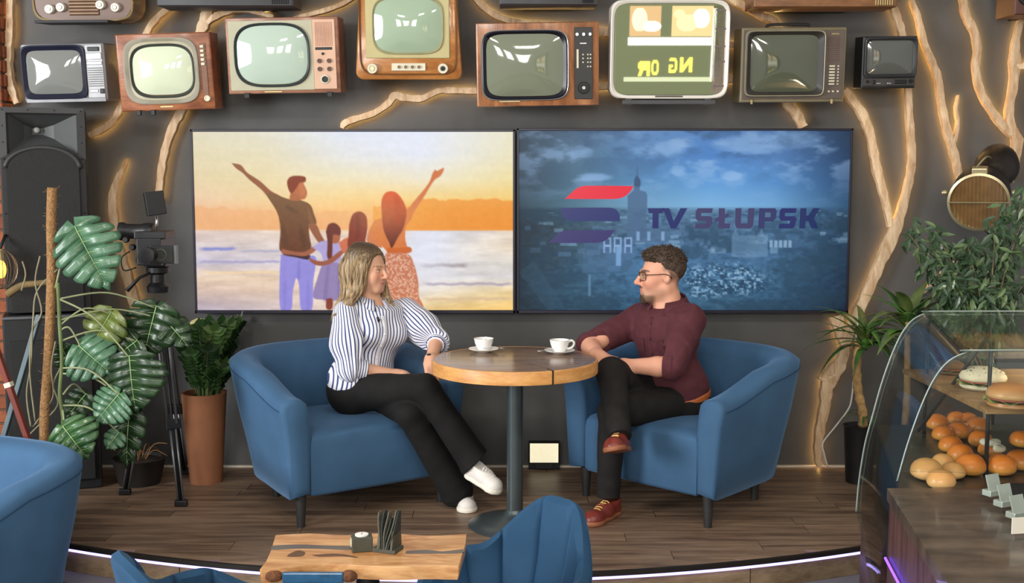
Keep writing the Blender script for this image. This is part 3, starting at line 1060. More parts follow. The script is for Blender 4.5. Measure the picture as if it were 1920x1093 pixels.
cv.poly(z5([(555, 695), (620, 710), (680, 712), (735, 680), (745, 700), (690, 735), (610, 730), (555, 722)]), (164, 96, 70))
# younger girl
cv.poly(z5([(725, 690), (760, 660), (800, 650), (860, 655), (880, 690), (880, 760), (840, 790), (790, 780), (770, 720)]), (176, 164, 214))
cv.poly(z5([(778, 775), (880, 780), (910, 880), (905, 960), (850, 985), (780, 980), (722, 965), (745, 870)]), (150, 132, 180))
cv.poly(z5([(795, 975), (830, 975), (828, 1030), (796, 1030)]), (134, 62, 44))
cv.poly(z5([(815, 610), (875, 610), (870, 660), (820, 660)]), (170, 96, 66))
cv.poly(z5([(800, 600), (815, 560), (850, 552), (880, 580), (878, 620), (840, 620), (835, 700), (828, 760), (805, 740), (808, 660)]), (104, 44, 36))
cv.poly(z5([(700, 740), (740, 760), (800, 760), (880, 705), (900, 715), (830, 775), (760, 790), (715, 770)]), (156, 88, 66))
# older girl
cv.poly(z5([(870, 660), (930, 630), (1020, 650), (1010, 720), (900, 720)]), (206, 110, 78))
cv.poly(z5([(930, 560), (950, 505), (990, 488), (1025, 515), (1030, 580), (1020, 640), (1000, 700), (940, 730), (920, 680), (925, 620)]), (124, 44, 30))
cv.poly(z5([(1035, 600), (1060, 560), (1100, 560), (1090, 640), (1110, 690), (1030, 660)]), (206, 120, 76))
# mother
cv.poly(z5([(1250, 480), (1300, 420), (1370, 335), (1395, 275), (1410, 258), (1418, 265), (1457, 248), (1440, 290), (1400, 320), (1350, 400), (1290, 490), (1270, 520)]), (210, 116, 66))
cv.poly(z5([(1045, 590), (1070, 540), (1110, 525), (1240, 480), (1282, 480), (1275, 530), (1245, 570), (1240, 640), (1250, 690), (1240, 720), (1150, 715), (1110, 680), (1060, 640)]), (214, 118, 60))
cv.poly(z5([(1140, 690), (1200, 690), (1265, 685), (1270, 715), (1200, 725), (1140, 720)]), (204, 100, 40))
cv.poly(z5([(1130, 720), (1250, 722), (1290, 790), (1310, 880), (1312, 960), (1325, 1036), (1090, 1036), (1100, 850)]), (198, 122, 92), col2=(202, 124, 88))
d = fbm(cv.X / 2.6, cv.Yp / 2.6, 12, 2)
skirt = cv.mask(z5([(1130, 722), (1250, 724), (1290, 790), (1310, 880), (1312, 960), (1325, 1036), (1090, 1036), (1100, 850)]))
cv.blend(skirt * np.clip((d - 0.5) * 8, 0, 1), (236, 186, 160), 0.8)
cv.poly(z5([(1110, 500), (1110, 430), (1130, 388), (1165, 376), (1200, 390), (1235, 440), (1248, 500), (1230, 580), (1200, 630), (1165, 690), (1150, 660), (1120, 590)]), (222, 76, 30), col2=(84, 34, 26))
# creases, shading and the low sun's haze
for pts, col, al in (([(640, 770), (652, 770), (650, 860), (638, 860)], (118, 110, 190), 0.5), ([(560, 880), (575, 880), (570, 1030), (556, 1030)], (124, 116, 196), 0.4), ([(690, 880), (702, 880), (700, 1030), (684, 1030)], (126, 118, 196), 0.4),
                     ([(590, 450), (640, 480), (640, 500), (580, 470)], (92, 62, 38), 0.5), ([(660, 560), (690, 640), (680, 700), (650, 620)], (84, 52, 32), 0.45), ([(560, 560), (590, 640), (580, 700), (555, 640)], (88, 56, 34), 0.4),
                     ([(800, 800), (815, 800), (800, 970), (780, 970)], (120, 104, 156), 0.5), ([(860, 800), (872, 800), (880, 960), (862, 965)], (120, 104, 156), 0.5), ([(700, 460), (728, 520), (735, 555), (712, 560)], (150, 108, 66), 0.5),
                     ([(1180, 400), (1210, 430), (1215, 520), (1195, 560), (1185, 480)], (170, 48, 24), 0.5), ([(965, 520), (985, 510), (990, 600), (970, 640)], (92, 30, 24), 0.5), ([(655, 340), (675, 335), (690, 375), (680, 400), (660, 390)], (206, 128, 82), 0.6)):
    cv.poly(z5(pts), col, 2.5, al)
cv.blend(np.exp(-((cv.X - 712) / 80) ** 2 - ((cv.Yp - 395) / 50) ** 2), (252, 206, 140), 0.30)
cv.c += ((fbm(cv.X / 7, cv.Yp / 7, 91, 3) - 0.5) * 9)[..., None]
cv.build(-0.0925, root, 0.90, 'sunset_picture')

# right: city view with a logo
root, cv = flat_screen('flat screen showing a blue city view with a logo and lettering', 969, 241, 1594, 587)
XS = [969, 1080, 1200, 1330, 1450, 1595]
YS = [241, 290, 340, 385, 395, 430, 470, 510, 550, 587]
cv.table(YS, XS, [
    [(60, 88, 112), (92, 124, 156), (112, 154, 206), (96, 144, 206), (88, 130, 186), (44, 72, 108)],
    [(58, 86, 108), (84, 118, 146), (86, 132, 182), (78, 130, 196), (84, 128, 184), (40, 74, 118)],
    [(56, 84, 104), (76, 112, 138), (84, 134, 178), (92, 150, 208), (84, 140, 198), (44, 84, 130)],
    [(58, 88, 106), (80, 120, 142), (110, 156, 190), (120, 172, 214), (108, 160, 206), (52, 98, 140)],
    [(46, 72, 88), (60, 92, 112), (84, 122, 152), (82, 118, 150), (74, 112, 148), (46, 82, 116)],
    [(38, 58, 72), (54, 80, 98), (76, 108, 140), (72, 104, 138), (72, 110, 146), (44, 78, 108)],
    [(40, 56, 68), (56, 86, 108), (72, 112, 150), (62, 100, 138), (64, 104, 142), (38, 70, 102)],
    [(38, 62, 80), (54, 92, 120), (70, 114, 152), (70, 114, 150), (66, 108, 144), (34, 62, 92)],
    [(36, 64, 84), (50, 90, 116), (62, 104, 140), (58, 100, 132), (52, 92, 124), (30, 58, 86)],
    [(34, 62, 80), (46, 84, 108), (56, 98, 128), (54, 94, 122), (44, 80, 108), (26, 52, 78)]])
sky = cv.Yp < 388
n = fbm(cv.X / 55, cv.Yp / 24, 21, 5)
cv.blend(np.clip((n - 0.52) * 6, 0, 1) * sky * np.clip((388 - cv.Yp) / 90, 0, 1), (142, 178, 220), 0.75)
cv.blend(np.clip((0.45 - n) * 6, 0, 1) * sky * np.clip((360 - cv.Yp) / 90, 0, 1), (56, 88, 124), 0.55)
for bx_, by_, rx_, ry_ in ((1235, 282, 55, 18), (1400, 270, 70, 24), (1480, 262, 60, 20), (1088, 284, 26, 14), (1270, 318, 16, 10), (1368, 328, 20, 8), (1120, 330, 40, 8)):
    cv.blend(np.clip(1.25 - ((cv.X - bx_) / rx_) ** 2 - ((cv.Yp - by_) / ry_) ** 2 + (n - 0.5) * 3.0, 0, 1), (140, 178, 222), 0.7)
g = fbm(cv.X / 9, cv.Yp / 5, 31, 4)
land = np.clip((cv.Yp - 388 + 6 * (g - 0.5)) / 4, 0, 1)
cv.c += (land * (g - 0.5) * 34)[..., None] * np.array([0.8, 1.0, 1.15])
cv.blend(np.clip((0.46 - fbm(cv.X / 24, cv.Yp / 12, 41)) * 8, 0, 1) * land, (36, 66, 92), 0.45)
rr_ = np.random.RandomState(77)


def rect(x0, y0, x1, y1, col, al):
    m = np.clip(np.minimum(np.minimum(cv.X - x0, x1 - cv.X), np.minimum(cv.Yp - y0, y1 - cv.Yp)) / 1.4 + 0.5, 0, 1)
    cv.blend(m, col, al)


for _ in range(170):      # roofs and walls of the town
    x_, y_ = rr_.uniform(975, 1588), 392 + 80 * rr_.rand() ** 1.5
    s_ = 3 + (y_ - 385) * 0.10
    lt = rr_.rand()
    rect(x_, y_, x_ + s_ * rr_.uniform(1.2, 3.2), y_ + s_ * rr_.uniform(0.5, 1.1), (128, 164, 194) if lt > 0.62 else ((86, 122, 156) if lt > 0.3 else (44, 74, 104)), 0.55)
for x0, y0, rx, ry in ((1010, 400, 60, 16), (1000, 470, 36, 30), (1060, 520, 40, 18), (1500, 505, 70, 26), (1560, 480, 40, 26), (1380, 455, 60, 20), (1330, 440, 40, 16), (1540, 560, 60, 24), (1120, 565, 50, 18), (1430, 575, 60, 14), (1580, 420, 40, 14), (1300, 470, 36, 14)):
    tn = fbm(cv.X / 7, cv.Yp / 6, 61, 3)
    cv.blend(np.clip(1.4 - ((cv.X - x0) / rx) ** 2 - ((cv.Yp - y0) / ry) ** 2 + (tn - 0.5) * 2.4, 0, 1) * land, (40, 72, 96), 0.62)
# parked cars
cars = fbm(cv.X / 4.5, cv.Yp / 3.2, 51, 2)
reg = cv.mask([(1270, 500), (1400, 492), (1450, 530), (1420, 550), (1300, 560)], 8)
cv.blend(reg * np.clip((cars - 0.6) * 9, 0, 1), (150, 186, 214), 0.8)
cv.blend(reg * np.clip((0.42 - cars) * 9, 0, 1), (26, 54, 84), 0.7)


def z6(pts):
    return [(960 + x / 2.955, 230 + y / 2.955) for x, y in pts]


twr = (72, 102, 136)
cv.poly(z6([(685, 300), (688, 235), (693, 235), (697, 300), (708, 320), (706, 370), (740, 380), (748, 400), (748, 470), (745, 580), (860, 600), (870, 660), (640, 660), (640, 400), (672, 370), (675, 320)]), twr, smooth=False, alpha=0.85)
cv.poly(z6([(676, 350), (675, 310), (690, 290), (708, 315), (708, 350)]), (52, 80, 112), alpha=0.8)
cv.poly(z6([(400, 640), (680, 640), (680, 820), (390, 830)]), (78, 112, 150), alpha=0.45, smooth=False)
for x0 in (508, 566, 624):
    cv.poly(z6([(x0, 632), (x0 + 42, 632), (x0 + 42, 718), (x0, 718)]), (150, 180, 220), smooth=False, alpha=0.85)
    cv.poly(z6([(x0 + 8, 640), (x0 + 34, 640), (x0 + 34, 672), (x0 + 8, 672)]), (62, 92, 130), smooth=False)
    cv.poly(z6([(x0 + 8, 684), (x0 + 34, 684), (x0 + 34, 718), (x0 + 8, 718)]), (70, 104, 144), smooth=False)
cv.poly(z6([(578, 680), (606, 680), (606, 790), (578, 790)]), (120, 160, 206), smooth=False, alpha=0.9)
for x0 in (690, 750, 828):
    cv.poly(z6([(x0, 600), (x0 + 18, 600), (x0 + 18, 650), (x0, 650)]), (140, 176, 218), smooth=False, alpha=0.7)
cv.poly(z6([(1220, 620), (1240, 585), (1260, 620), (1360, 620), (1385, 585), (1400, 620), (1420, 640), (1420, 740), (1220, 740)]), (112, 148, 182), smooth=False, alpha=0.5)
for x0 in range(1430, 1540, 26):
    cv.poly(z6([(x0, 648), (x0 + 18, 648), (x0 + 18, 688), (x0, 688)]), (160, 190, 220), smooth=False, alpha=0.7)
for r0 in (655, 690, 720):
    cv.poly(z6([(1245, r0), (1300, r0), (1300, r0 + 14), (1245, r0 + 14)]), (70, 104, 140), smooth=False, alpha=0.6)
cv.poly(z6([(425, 840), (438, 840), (440, 960), (425, 960)]), (100, 138, 172), smooth=False, alpha=0.8)
cv.poly(z6([(120, 760), (300, 1030), (200, 1040), (40, 830)]), (56, 96, 124), smooth=False, alpha=0.5)
vig = np.clip(((cv.X - 1290) / 330) ** 4 + ((cv.Yp - 414) / 190) ** 4 * 0.6, 0, 1)
cv.c *= (1 - 0.32 * vig)[..., None]
cv.build(-0.0925, root, 0.98, 'city_picture')


def flat_shape(name, outs, col, Yv=-0.0945, label=None, soft=False):
    m = M()
    for o in outs:
        q = [cv.at(x, y, -0.0925) for x, y in o]
        m.prism(q, Yv, Yv + 0.0014)
    o = m.build(name, mat('screen_print_%d_%d_%d' % col, (4, 4, 6), 0.3, emit=col, estr=0.85, var=0), root, world=True)
    if label: o['label'] = label
    return o


def slant(x0, y0, x1, y1, lean, c0, c1):
    """logo bar with curved slanting ends"""
    out = []
    for i in range(9):
        t = i / 8
        out.append((x0 + lean * (1 - math.cos(t * math.pi / 2)) if c0 else x0 + lean * math.sin(t * math.pi / 2), y1 + (y0 - y1) * (math.sin(t * math.pi / 2) if c0 else 1 - math.cos(t * math.pi / 2))))
    for i in range(9):
        t = i / 8
        out.append((x1 - lean * (1 - math.cos(t * math.pi / 2)) if c1 else x1 - lean * math.sin(t * math.pi / 2), y0 + (y1 - y0) * (math.sin(t * math.pi / 2) if c1 else 1 - math.cos(t * math.pi / 2))))
    return out


def z6c(pts):
    return z6(catmull(list(pts), 5))


red = z6c([(292, 418), (315, 398), (345, 370), (375, 352), (410, 346)]) + z6c([(410, 346), (540, 346), (672, 348)]) + z6c([(672, 348), (655, 375), (630, 400), (600, 414), (565, 419)]) + z6c([(565, 419), (430, 419), (292, 418)])
mid = z6c([(270, 468), (400, 467), (540, 467)]) + z6c([(540, 467), (570, 474), (588, 492), (596, 515), (597, 542)]) + z6c([(597, 542), (460, 541), (330, 541)]) + z6c([(330, 541), (300, 535), (282, 515), (273, 495), (270, 468)])
low = z6c([(202, 662), (225, 640), (250, 615), (280, 597), (320, 592)]) + z6c([(320, 592), (450, 592), (572, 591)]) + z6c([(572, 591), (550, 620), (525, 645), (495, 658), (455, 662)]) + z6c([(455, 662), (330, 663), (202, 662)])
halo = (92, 130, 178)
flat_shape('logo_bar', [red], (236, 24, 56), label='red logo bar')
flat_shape('logo_bar', [mid], (30, 42, 110), label='navy logo bar')
flat_shape('logo_bar', [low], (50, 46, 110), label='violet logo bar')
NAVY, VIO = (24, 38, 106), (62, 60, 106)


def L6(x0, pts):
    return [z6([(x0 + x, 470 + y) for x, y in p]) for p in pts]


T_ = [[(0, 0), (92, 0), (84, 28), (62, 28), (62, 112), (28, 112), (28, 28), (8, 28)]]
V_ = [[(0, 0), (36, 0), (62, 74), (98, 0), (136, 0), (76, 112), (46, 112)]]
S_ = [[(16, 0), (100, 0), (94, 26), (36, 26), (34, 44), (88, 44), (100, 58), (92, 96), (78, 112), (0, 112), (6, 86), (60, 86), (64, 70), (16, 70), (4, 56), (6, 14)]]
Lx = [[(22, 0), (56, 0), (56, 34), (78, 24), (78, 46), (56, 56), (56, 84), (88, 84), (84, 112), (22, 112), (22, 70), (2, 80), (2, 58), (22, 48)]]
U_ = [[(0, 0), (34, 0), (32, 84), (68, 84), (72, 0), (106, 0), (100, 96), (86, 112), (14, 112), (0, 98)]]
P_ = [[(6, 0), (94, 0), (104, 14), (98, 58), (84, 74), (38, 74), (36, 112), (2, 112)]]
Pc = [[(40, 24), (70, 24), (68, 50), (38, 50)]]
K_ = [[(6, 0), (40, 0), (38, 40), (52, 40), (76, 0), (114, 0), (82, 54), (108, 112), (70, 112), (52, 72), (36, 72), (34, 112), (2, 112)]]
for x0, shp, colr in ((750, T_, NAVY), (834, V_, NAVY), (1012, S_, VIO), (1122, Lx, VIO), (1236, U_, VIO), (1362, P_, (44, 52, 106)), (1476, S_, NAVY), (1590, K_, (24, 44, 100))):
    flat_shape('letter', L6(x0, shp), colr)
flat_shape('letter_counter', L6(1362, Pc), (78, 112, 146), -0.0950)

# ------------------------------------------------------------------ armchairs
velvet_m = mat('blue_velvet', (62, 95, 127), 0.75, spec=0.25, var=0.10, scale=5, bump=0.05, bscale=300, sheen=0.55)
velvet_dark_m = mat('navy_velvet', (38, 72, 102), 0.7, spec=0.25, var=0.12, scale=6, bump=0.05, bscale=300, sheen=0.5)
seam_m = mat('velvet_seam', (30, 64, 100), 0.8, var=0.05)
leg_m = mat('dark_leg', (46, 46, 46), 0.5, var=0.1)


def smooth01(t):
    t = max(0.0, min(1.0, t))
    return t * t * (3 - 2 * t)


HW, HD = 0.395, 0.345


def armchair(label, loc, rz, group=None):
    root = thing('tub_armchair', label, 'armchair', loc, (0, 0, rz), group)
    path = []
    for i in range(9):
        path.append(((HW, -0.345 + 0.345 * i / 9), (1, 0)))
    for i in range(33):
        a = math.pi * i / 32
        c_, s_ = math.cos(a), math.sin(a)
        e_ = 2 / 3.4
        qx, qy = math.copysign(abs(c_) ** e_, c_), abs(s_) ** e_
        path.append(((HW * qx, HD * qy), (math.copysign(abs(qx) ** 2.4, qx) / HW, qy ** 2.4 / HD)))
    for i in range(9):
        path.append(((-HW, 0.0 - 0.345 * (i + 1) / 9), (-1, 0)))
    N = len(path)
    loops, seam = [], []
    for i, (p, n) in enumerate(path):
        l = math.hypot(*n)
        n = (n[0] / l, n[1] / l)
        s = i / (N - 1)
        t = 1 - abs(2 * s - 1)
        h = 0.605 + 0.115 * smooth01(t * 2.0) + 0.035 * smooth01(t * 1.3 - 0.3)
        fl = 0.025 + 0.05 * smooth01(t * 1.8)     # outward flare towards the top
        prof = [(0.055 - fl * 0.5, 0.145), (0.062 - fl * 0.2, 0.30), (0.065 + fl * 0.3, 0.48), (0.066 + fl * 0.75, h - 0.055), (0.06 + fl * 0.85, h - 0.024), (0.036 + fl * 0.8, h - 0.004),
                (0.0 + fl * 0.7, h), (-0.036 + fl * 0.6, h - 0.008), (-0.056 + fl * 0.5, h - 0.03), (-0.062 + fl * 0.4, h - 0.07), (-0.06, 0.44), (-0.055, 0.16)]
        loops.append([(p[0] + n[0] * o, p[1] + n[1] * o, z) for o, z in prof])
        q = prof[3]
        seam.append((p[0] + n[0] * (q[0] + 0.002), p[1] + n[1] * (q[0] + 0.002), q[1] + 0.004))

    def endcap(lp, dy, k):
        cx = sum(v[0] for v in lp) / len(lp)
        cz = sum(v[2] for v in lp) / len(lp)
        return [(cx + (v[0] - cx) * k, v[1] + dy, cz + (v[2] - cz) * (k * 0.3 + 0.7)) for v in lp]
    loops = [endcap(loops[0], -0.03, 0.62), endcap(loops[0], -0.022, 0.88), endcap(loops[0], -0.010, 0.98)] + loops + [endcap(loops[-1], -0.010, 0.98), endcap(loops[-1], -0.022, 0.88), endcap(loops[-1], -0.03, 0.62)]
    M().bands(loops, None, True, True).build('shell', velvet_m, root, smooth=True)
    M().tube(seam, 0.0022, 5).build('piping', seam_m, root, smooth=True)
    base = [(-0.337, -0.357), (0, -0.363), (0.337, -0.357), (0.337, 0.0)] + [(0.337 * math.copysign(abs(math.cos(math.pi * i / 16)) ** 0.6, math.cos(math.pi * i / 16)), 0.295 * math.sin(math.pi * i / 16) ** 0.6) for i in range(1, 16)] + [(-0.337, 0.0)]
    lv = []
    for z, k in ((0.145, 0.97), (0.16, 1.0), (0.37, 1.0), (0.40, 0.985), (0.42, 0.955), (0.432, 0.90), (0.44, 0.7), (0.445, 0.4), (0.446, 0.1)):
        lv.append([(x * k, (y + 0.04) * k - 0.04, z) for x, y in base])
    M().bands(lv, None, True, True).build('seat', velvet_m, root, auto=60)
    for x, y in ((0.37, -0.31), (-0.37, -0.31), (0.27, 0.23), (-0.27, 0.23)):
        M().lathe([(0.018, 0.0), (0.027, 0.15)], 14, Matrix.Translation((x, y, 0))).build('leg', leg_m, root, auto=40)
    return root


A1 = armchair('blue velvet tub armchair the woman sits in', (-0.835, -0.625, 0.0), R(34), 'blue tub armchairs')
A2 = armchair('blue velvet tub armchair the man sits in', (0.855, -0.615, 0.0), R(-45), 'blue tub armchairs')
A3 = armchair('blue velvet tub armchair cut off at the lower left corner', (-2.30, -1.73, FLOOR_LOW), R(-24), 'blue tub armchairs')


def shell_chair(label, loc, rz):
    root = thing('shell_chair', label, 'chair', loc, (0, 0, rz), 'navy channelled chairs')
    loops = []
    n = 162
    for i in range(n + 1):
        a = R(-128 + 256 * i / n)
        t = abs(-128 + 256 * i / n)
        hb = smooth01((62 - t) / 56)
        h = 0.60 + 0.18 * hb - 0.06 * smooth01((t - 90) / 40)
        rib = abs(math.sin(math.pi * (i / n) * 9))
        rib = 0.024 * (rib ** 0.4)
        dx, dy = math.sin(a), math.cos(a)
        def rad(z):
            return 0.225 + 0.055 * smooth01((z - 0.40) / 0.2) + 0.045 * smooth01((z - 0.55) / 0.3) * hb
        prof = []
        for k in range(7):
            z = 0.40 + (h - 0.015 - 0.40) * k / 6
            prof.append((rad(z) - rib - 0.006, z))
        prof += [(rad(h) - 0.004, h), (rad(h) + 0.018, h - 0.012)]
        for k in range(6, -1, -1):
            z = 0.36 + (h - 0.03 - 0.36) * k / 6
            prof.append((rad(z) + 0.028, z))
        loops.append([(dx * r, dy * r * 0.95, z) for r, z in prof])
    M().bands(loops, None, True, True).build('backrest', velvet_dark_m, root, auto=40)
    M().lathe([(0.20, 0.34), (0.255, 0.36), (0.262, 0.41), (0.25, 0.445), (0.2, 0.465), (0.05, 0.47)], 36).build('seat', velvet_dark_m, root, auto=50)
    for q in (45, 135, 225, 315):
        c, s = math.cos(R(q)), math.sin(R(q))
        M().tube([(c * 0.17, s * 0.17, 0.36), (c * 0.25, s * 0.25, 0.0)], [0.016, 0.01], 8).build('leg', black_m, root)
    return root


B1 = shell_chair('navy channelled chair right of the slab table', (-0.04, -2.56, FLOOR_LOW), R(-45))
B2 = shell_chair('navy channelled chair left of the slab table', (-0.88, -2.78, FLOOR_LOW), R(122))

# ------------------------------------------------------------------ round table with cups
TC = Vector((0.013, -1.06, 0))
t = thing('round_table', 'round pedestal table with brown top between the two armchairs', 'table', TC)
laminate_m = wood('table_laminate', (150, 122, 98), (112, 88, 70), grain=(0.8, 5, 5), scale=4, rough=0.16, ring=0.4, spec=0.6)
band_m = wood('table_edge_wood', (222, 164, 96), (196, 134, 70), grain=(2, 2, 9), scale=5, rough=0.4)
metal_m = mat('grey_metal', (84, 94, 96), 0.32, metal=0.55, var=0.05)
M().lathe([(0.366, 0.722), (0.3685, 0.7765), (0.36, 0.778), (0.02, 0.778)], 72).build('tabletop', laminate_m, t, auto=40)
M().lathe([(0.367, 0.717), (0.377, 0.719), (0.3775, 0.772), (0.375, 0.777), (0.3685, 0.7775), (0.3675, 0.72)], 72, cap=False).build('edge_band', band_m, t, auto=40)
ang = math.atan2(F(1029, 693, 0.777).y + 1.06, F(1029, 693, 0.777).x - TC.x)
ca, sa = math.cos(ang), math.sin(ang)
mx = Matrix.Rotation(ang, 4, 'Z')
M().box((0.355, 0, 0.7475), (0.05, 0.007, 0.0625), mx).build('seam', mat('seam_dark', (52, 30, 20), 0.8), t)
M().tube([(0.335 * ca, 0.335 * sa, 0.7781), (0.36 * ca - 0.012, 0.36 * sa + 0.05, 0.7781), (0.05, -0.16, 0.7781)], 0.0016, 4, flat=0.3).build('crack', mat('seam_dark'), t)
M().lathe([(0.213, 0.0), (0.215, 0.008), (0.205, 0.014), (0.15, 0.024), (0.09, 0.038), (0.055, 0.052), (0.043, 0.066), (0.04, 0.075), (0.037, 0.078)], 48).build('base', metal_m, t, auto=35)
M().lathe([(0.037, 0.07), (0.037, 0.70), (0.06, 0.705), (0.06, 0.717)], 32).build('column', metal_m, t, auto=40)
M().lathe([(0.15, 0.706), (0.15, 0.7175)], 24).build('mount_plate', metal_m, t, auto=40)

china_m = mat('white_china', (240, 238, 234), 0.18, spec=0.6, var=0.02)
coffee_m = mat('coffee', (84, 54, 34), 0.2, var=0.1)


def cup(px, py, rz, who):
    c = F(px, py, 0.778)
    s = thing('saucer', 'white saucer under the cup ' + who, 'saucer', (c.x, c.y, 0.7785), group='saucers on the round table')
    M().lathe([(0.030, 0.0), (0.034, 0.004), (0.055, 0.009), (0.071, 0.016), (0.0715, 0.018), (0.055, 0.012), (0.033, 0.007), (0.01, 0.0065)], 40).build('dish', china_m, s, auto=50)
    k = thing('coffee_cup', 'white coffee cup ' + who, 'cup', (c.x, c.y, 0.7855), (0, 0, rz), 'cups on the round table')
    M().lathe([(0.022, 0.0), (0.026, 0.003), (0.034, 0.016), (0.042, 0.036), (0.046, 0.056), (0.0465, 0.058), (0.0445, 0.058), (0.040, 0.036), (0.032, 0.018), (0.02, 0.008)], 40).build('bowl', china_m, k, auto=50)
    M().tube(catmull([(0.040, 0, 0.047), (0.056, 0, 0.054), (0.068, 0, 0.044), (0.064, 0, 0.028), (0.050, 0, 0.018), (0.034, 0, 0.017)], 5), 0.0042, 8, flat=1.3).build('handle', china_m, k, smooth=True)
    M().lathe([(0.0415, 0.043), (0.0005, 0.0432)], 32).build('coffee', coffee_m, k)
    return c


c1 = cup(907, 660, R(80), 'nearer the woman')
c2 = cup(1049, 663, R(4), 'nearer the man, handle to the right')


def spoon(p, rz, label):
    s = thing('teaspoon', label, 'spoon', (p.x, p.y, 0.7785 + 0.0215), (0, R(4), rz), 'teaspoons on the saucers')
    M().tube([(-0.06, 0, 0), (0.0, 0, 0.001), (0.03, 0, 0.0)], [0.003, 0.0018, 0.002], 6, flat=0.5).build('stem', chrome_m, s)
    M().ball((0.042, 0, 0.0), (0.016, 0.010, 0.003), 10, 6).build('spoon_bowl', chrome_m, s, smooth=True)


spoon(Vector((c1.x + 0.052, c1.y - 0.025, 0)), R(30), 'teaspoon on the saucer nearer the woman')
spoon(Vector((c2.x - 0.05, c2.y - 0.026, 0)), R(195), 'teaspoon on the saucer nearer the man')

# ------------------------------------------------------------------ small lit box at the foot of the wall
c = P(1020, 873, -0.05)
t = thing('floor_light_box', 'small black box with a speckled glowing cream panel by the wall', 'light', (c.x, -0.05, 0.0))
k = mpp(c)
M().box((0, 0.015, 0.075), (58 * k, 0.06, 0.15), bev=0.004).build('casing', black_m, t)
pm_ = mat('speckled_panel', (238, 230, 200), 0.5, var=0, scale=160, col2=(190, 170, 120), emit=(250, 240, 205), estr=0.75)
M().box((0, -0.018, 0.094), (53 * k, 0.008, 36 * k), bev=0.002).build('panel', pm_, t)
M().box((0, -0.018, 0.02), (30 * k, 0.006, 9 * k)).build('label_plate', mat('plate_grey', (52, 52, 54), 0.5), t)

# ------------------------------------------------------------------ slab table in the foreground
ZT = 0.47
slab_m = wood('slab_wood', (222, 172, 116), (178, 120, 70), grain=(0.9, 5, 5), scale=4.5, rough=0.35, ring=1.6, coat=0.2)
c = F(690, 1085, FLOOR_LOW)
cc = F(690, 1035, ZT)
t = thing('slab_table', 'live-edge wooden slab table in the foreground', 'table', (cc.x, cc.y, FLOOR_LOW))
top = catmull([(516, 1003), (580, 1000), (650, 1003), (720, 999), (800, 1004), (876, 1001)], 3) + [(874, 1020), (866, 1045), (862, 1060)] + \
      catmull([(860, 1061), (800, 1060), (740, 1062), (660, 1059), (600, 1057), (540, 1064), (490, 1068)], 3) + [(487, 1066), (498, 1052), (508, 1030)]
out = [F(x, y, ZT) for x, y in top]
m = M()
n = len(out)
cen = sum(out, Vector()) / n
lo = []
for dz, k in ((0, 0.992), (-0.004, 1.0), (-0.03, 0.995), (-0.042, 0.985)):
    lo.append([(cen.x + (p.x - cen.x) * k, cen.y + (p.y - cen.y) * k, ZT + dz) for p in out])
m.bands(lo, None, True, True).build('tabletop', slab_m, t, auto=40, world=True)
resin_m = mat('grey_resin', (84, 82, 80), 0.25, var=0.1)


def inlay(pts, m_, name, z=ZT + 0.0006):
    q = [F(x, y, ZT) for x, y in catmull(pts + [pts[0]], 3)[:-1]]
    M().slab([(p.x, p.y) for p in q], z - 0.003, z).build(name, m_, t, world=True)


inlay([(512, 1023), (560, 1021), (610, 1023), (655, 1024), (655, 1031), (600, 1029), (550, 1029), (510, 1031)], resin_m, 'resin_river')
inlay([(762, 1033), (800, 1031), (830, 1034), (868, 1030), (866, 1037), (830, 1038), (790, 1038), (762, 1038)], resin_m, 'resin_river')
inlay([(548, 1036), (560, 1032), (572, 1036), (566, 1043), (545, 1044), (538, 1042)], mat('knot_brown', (96, 66, 44), 0.4), 'knot')
inlay([(585, 1041), (620, 1038), (650, 1040), (672, 1046), (640, 1043), (600, 1044)], mat('knot_brown'), 'knot')
fy = F(590, 1066, ZT).y
blue_resin_m = mat('blue_resin', (36, 84, 120), 0.2, var=0.25, scale=30)
bark_m = mat('bark', (98, 60, 34), 0.85, var=0.3, scale=40, bump=0.6)
fl_ = []
a0, a1 = F(530, 1066, ZT), F(645, 1066, ZT)
M().box(((a0.x + a1.x) / 2, fy - 0.006, ZT - 0.024), (a1.x - a0.x, 0.014, 0.032), bev=0.005).build('resin_edge', blue_resin_m, t, world=True)
for xa, xb in ((498, 528), (640, 668)):
    a0, a1 = F(xa, 1066, ZT), F(xb, 1066, ZT)
    M().ball(((a0.x + a1.x) / 2, fy - 0.001, ZT - 0.022), ((a1.x - a0.x) * 0.6, 0.014, 0.018), 10, 7).build('bark_edge', bark_m, t, world=True)
M().lathe([(0.2, FLOOR_LOW), (0.2, FLOOR_LOW + 0.02), (0.035, FLOOR_LOW + 0.03), (0.035, ZT - 0.05), (0.1, ZT - 0.043)], 28, Matrix.Translation((cc.x, cc.y - 0.01, 0))).build('pedestal', black_m, t, auto=40, world=True)

# napkin holder and tealight block
green_m = mat('dark_wood_block', (70, 70, 58), 0.6, var=0.2, scale=30)
p = F(722, 1036, ZT)
t = thing('napkin_holder', 'dark napkin holder with folded grey napkins on the slab table', 'napkin holder', (p.x, p.y, ZT + 0.0007), (0, 0, R(-20)))
M().box((0, 0.02, 0.006), (0.075, 0.06, 0.012), bev=0.002).build('base', green_m, t)
for s in (-1, 1):
    M().slab([(-0.034, 0), (0.034, 0), (0.03, 0.06), (-0.02, 0.055)], -0.003, 0.003, Matrix.Translation((s * 0.022 + 0.004, 0.02, 0.012)) @ Matrix.Rotation(R(90), 4, 'Z') @ Matrix.Rotation(R(90), 4, 'X')).build('side_plate', green_m, t)
nap_ms = [mat('napkin_a', (92, 92, 78), 0.9, var=0.15, scale=40, bump=0.4), mat('napkin_b', (52, 56, 54), 0.9, var=0.15, scale=40, bump=0.4)]
rn = random.Random(5)
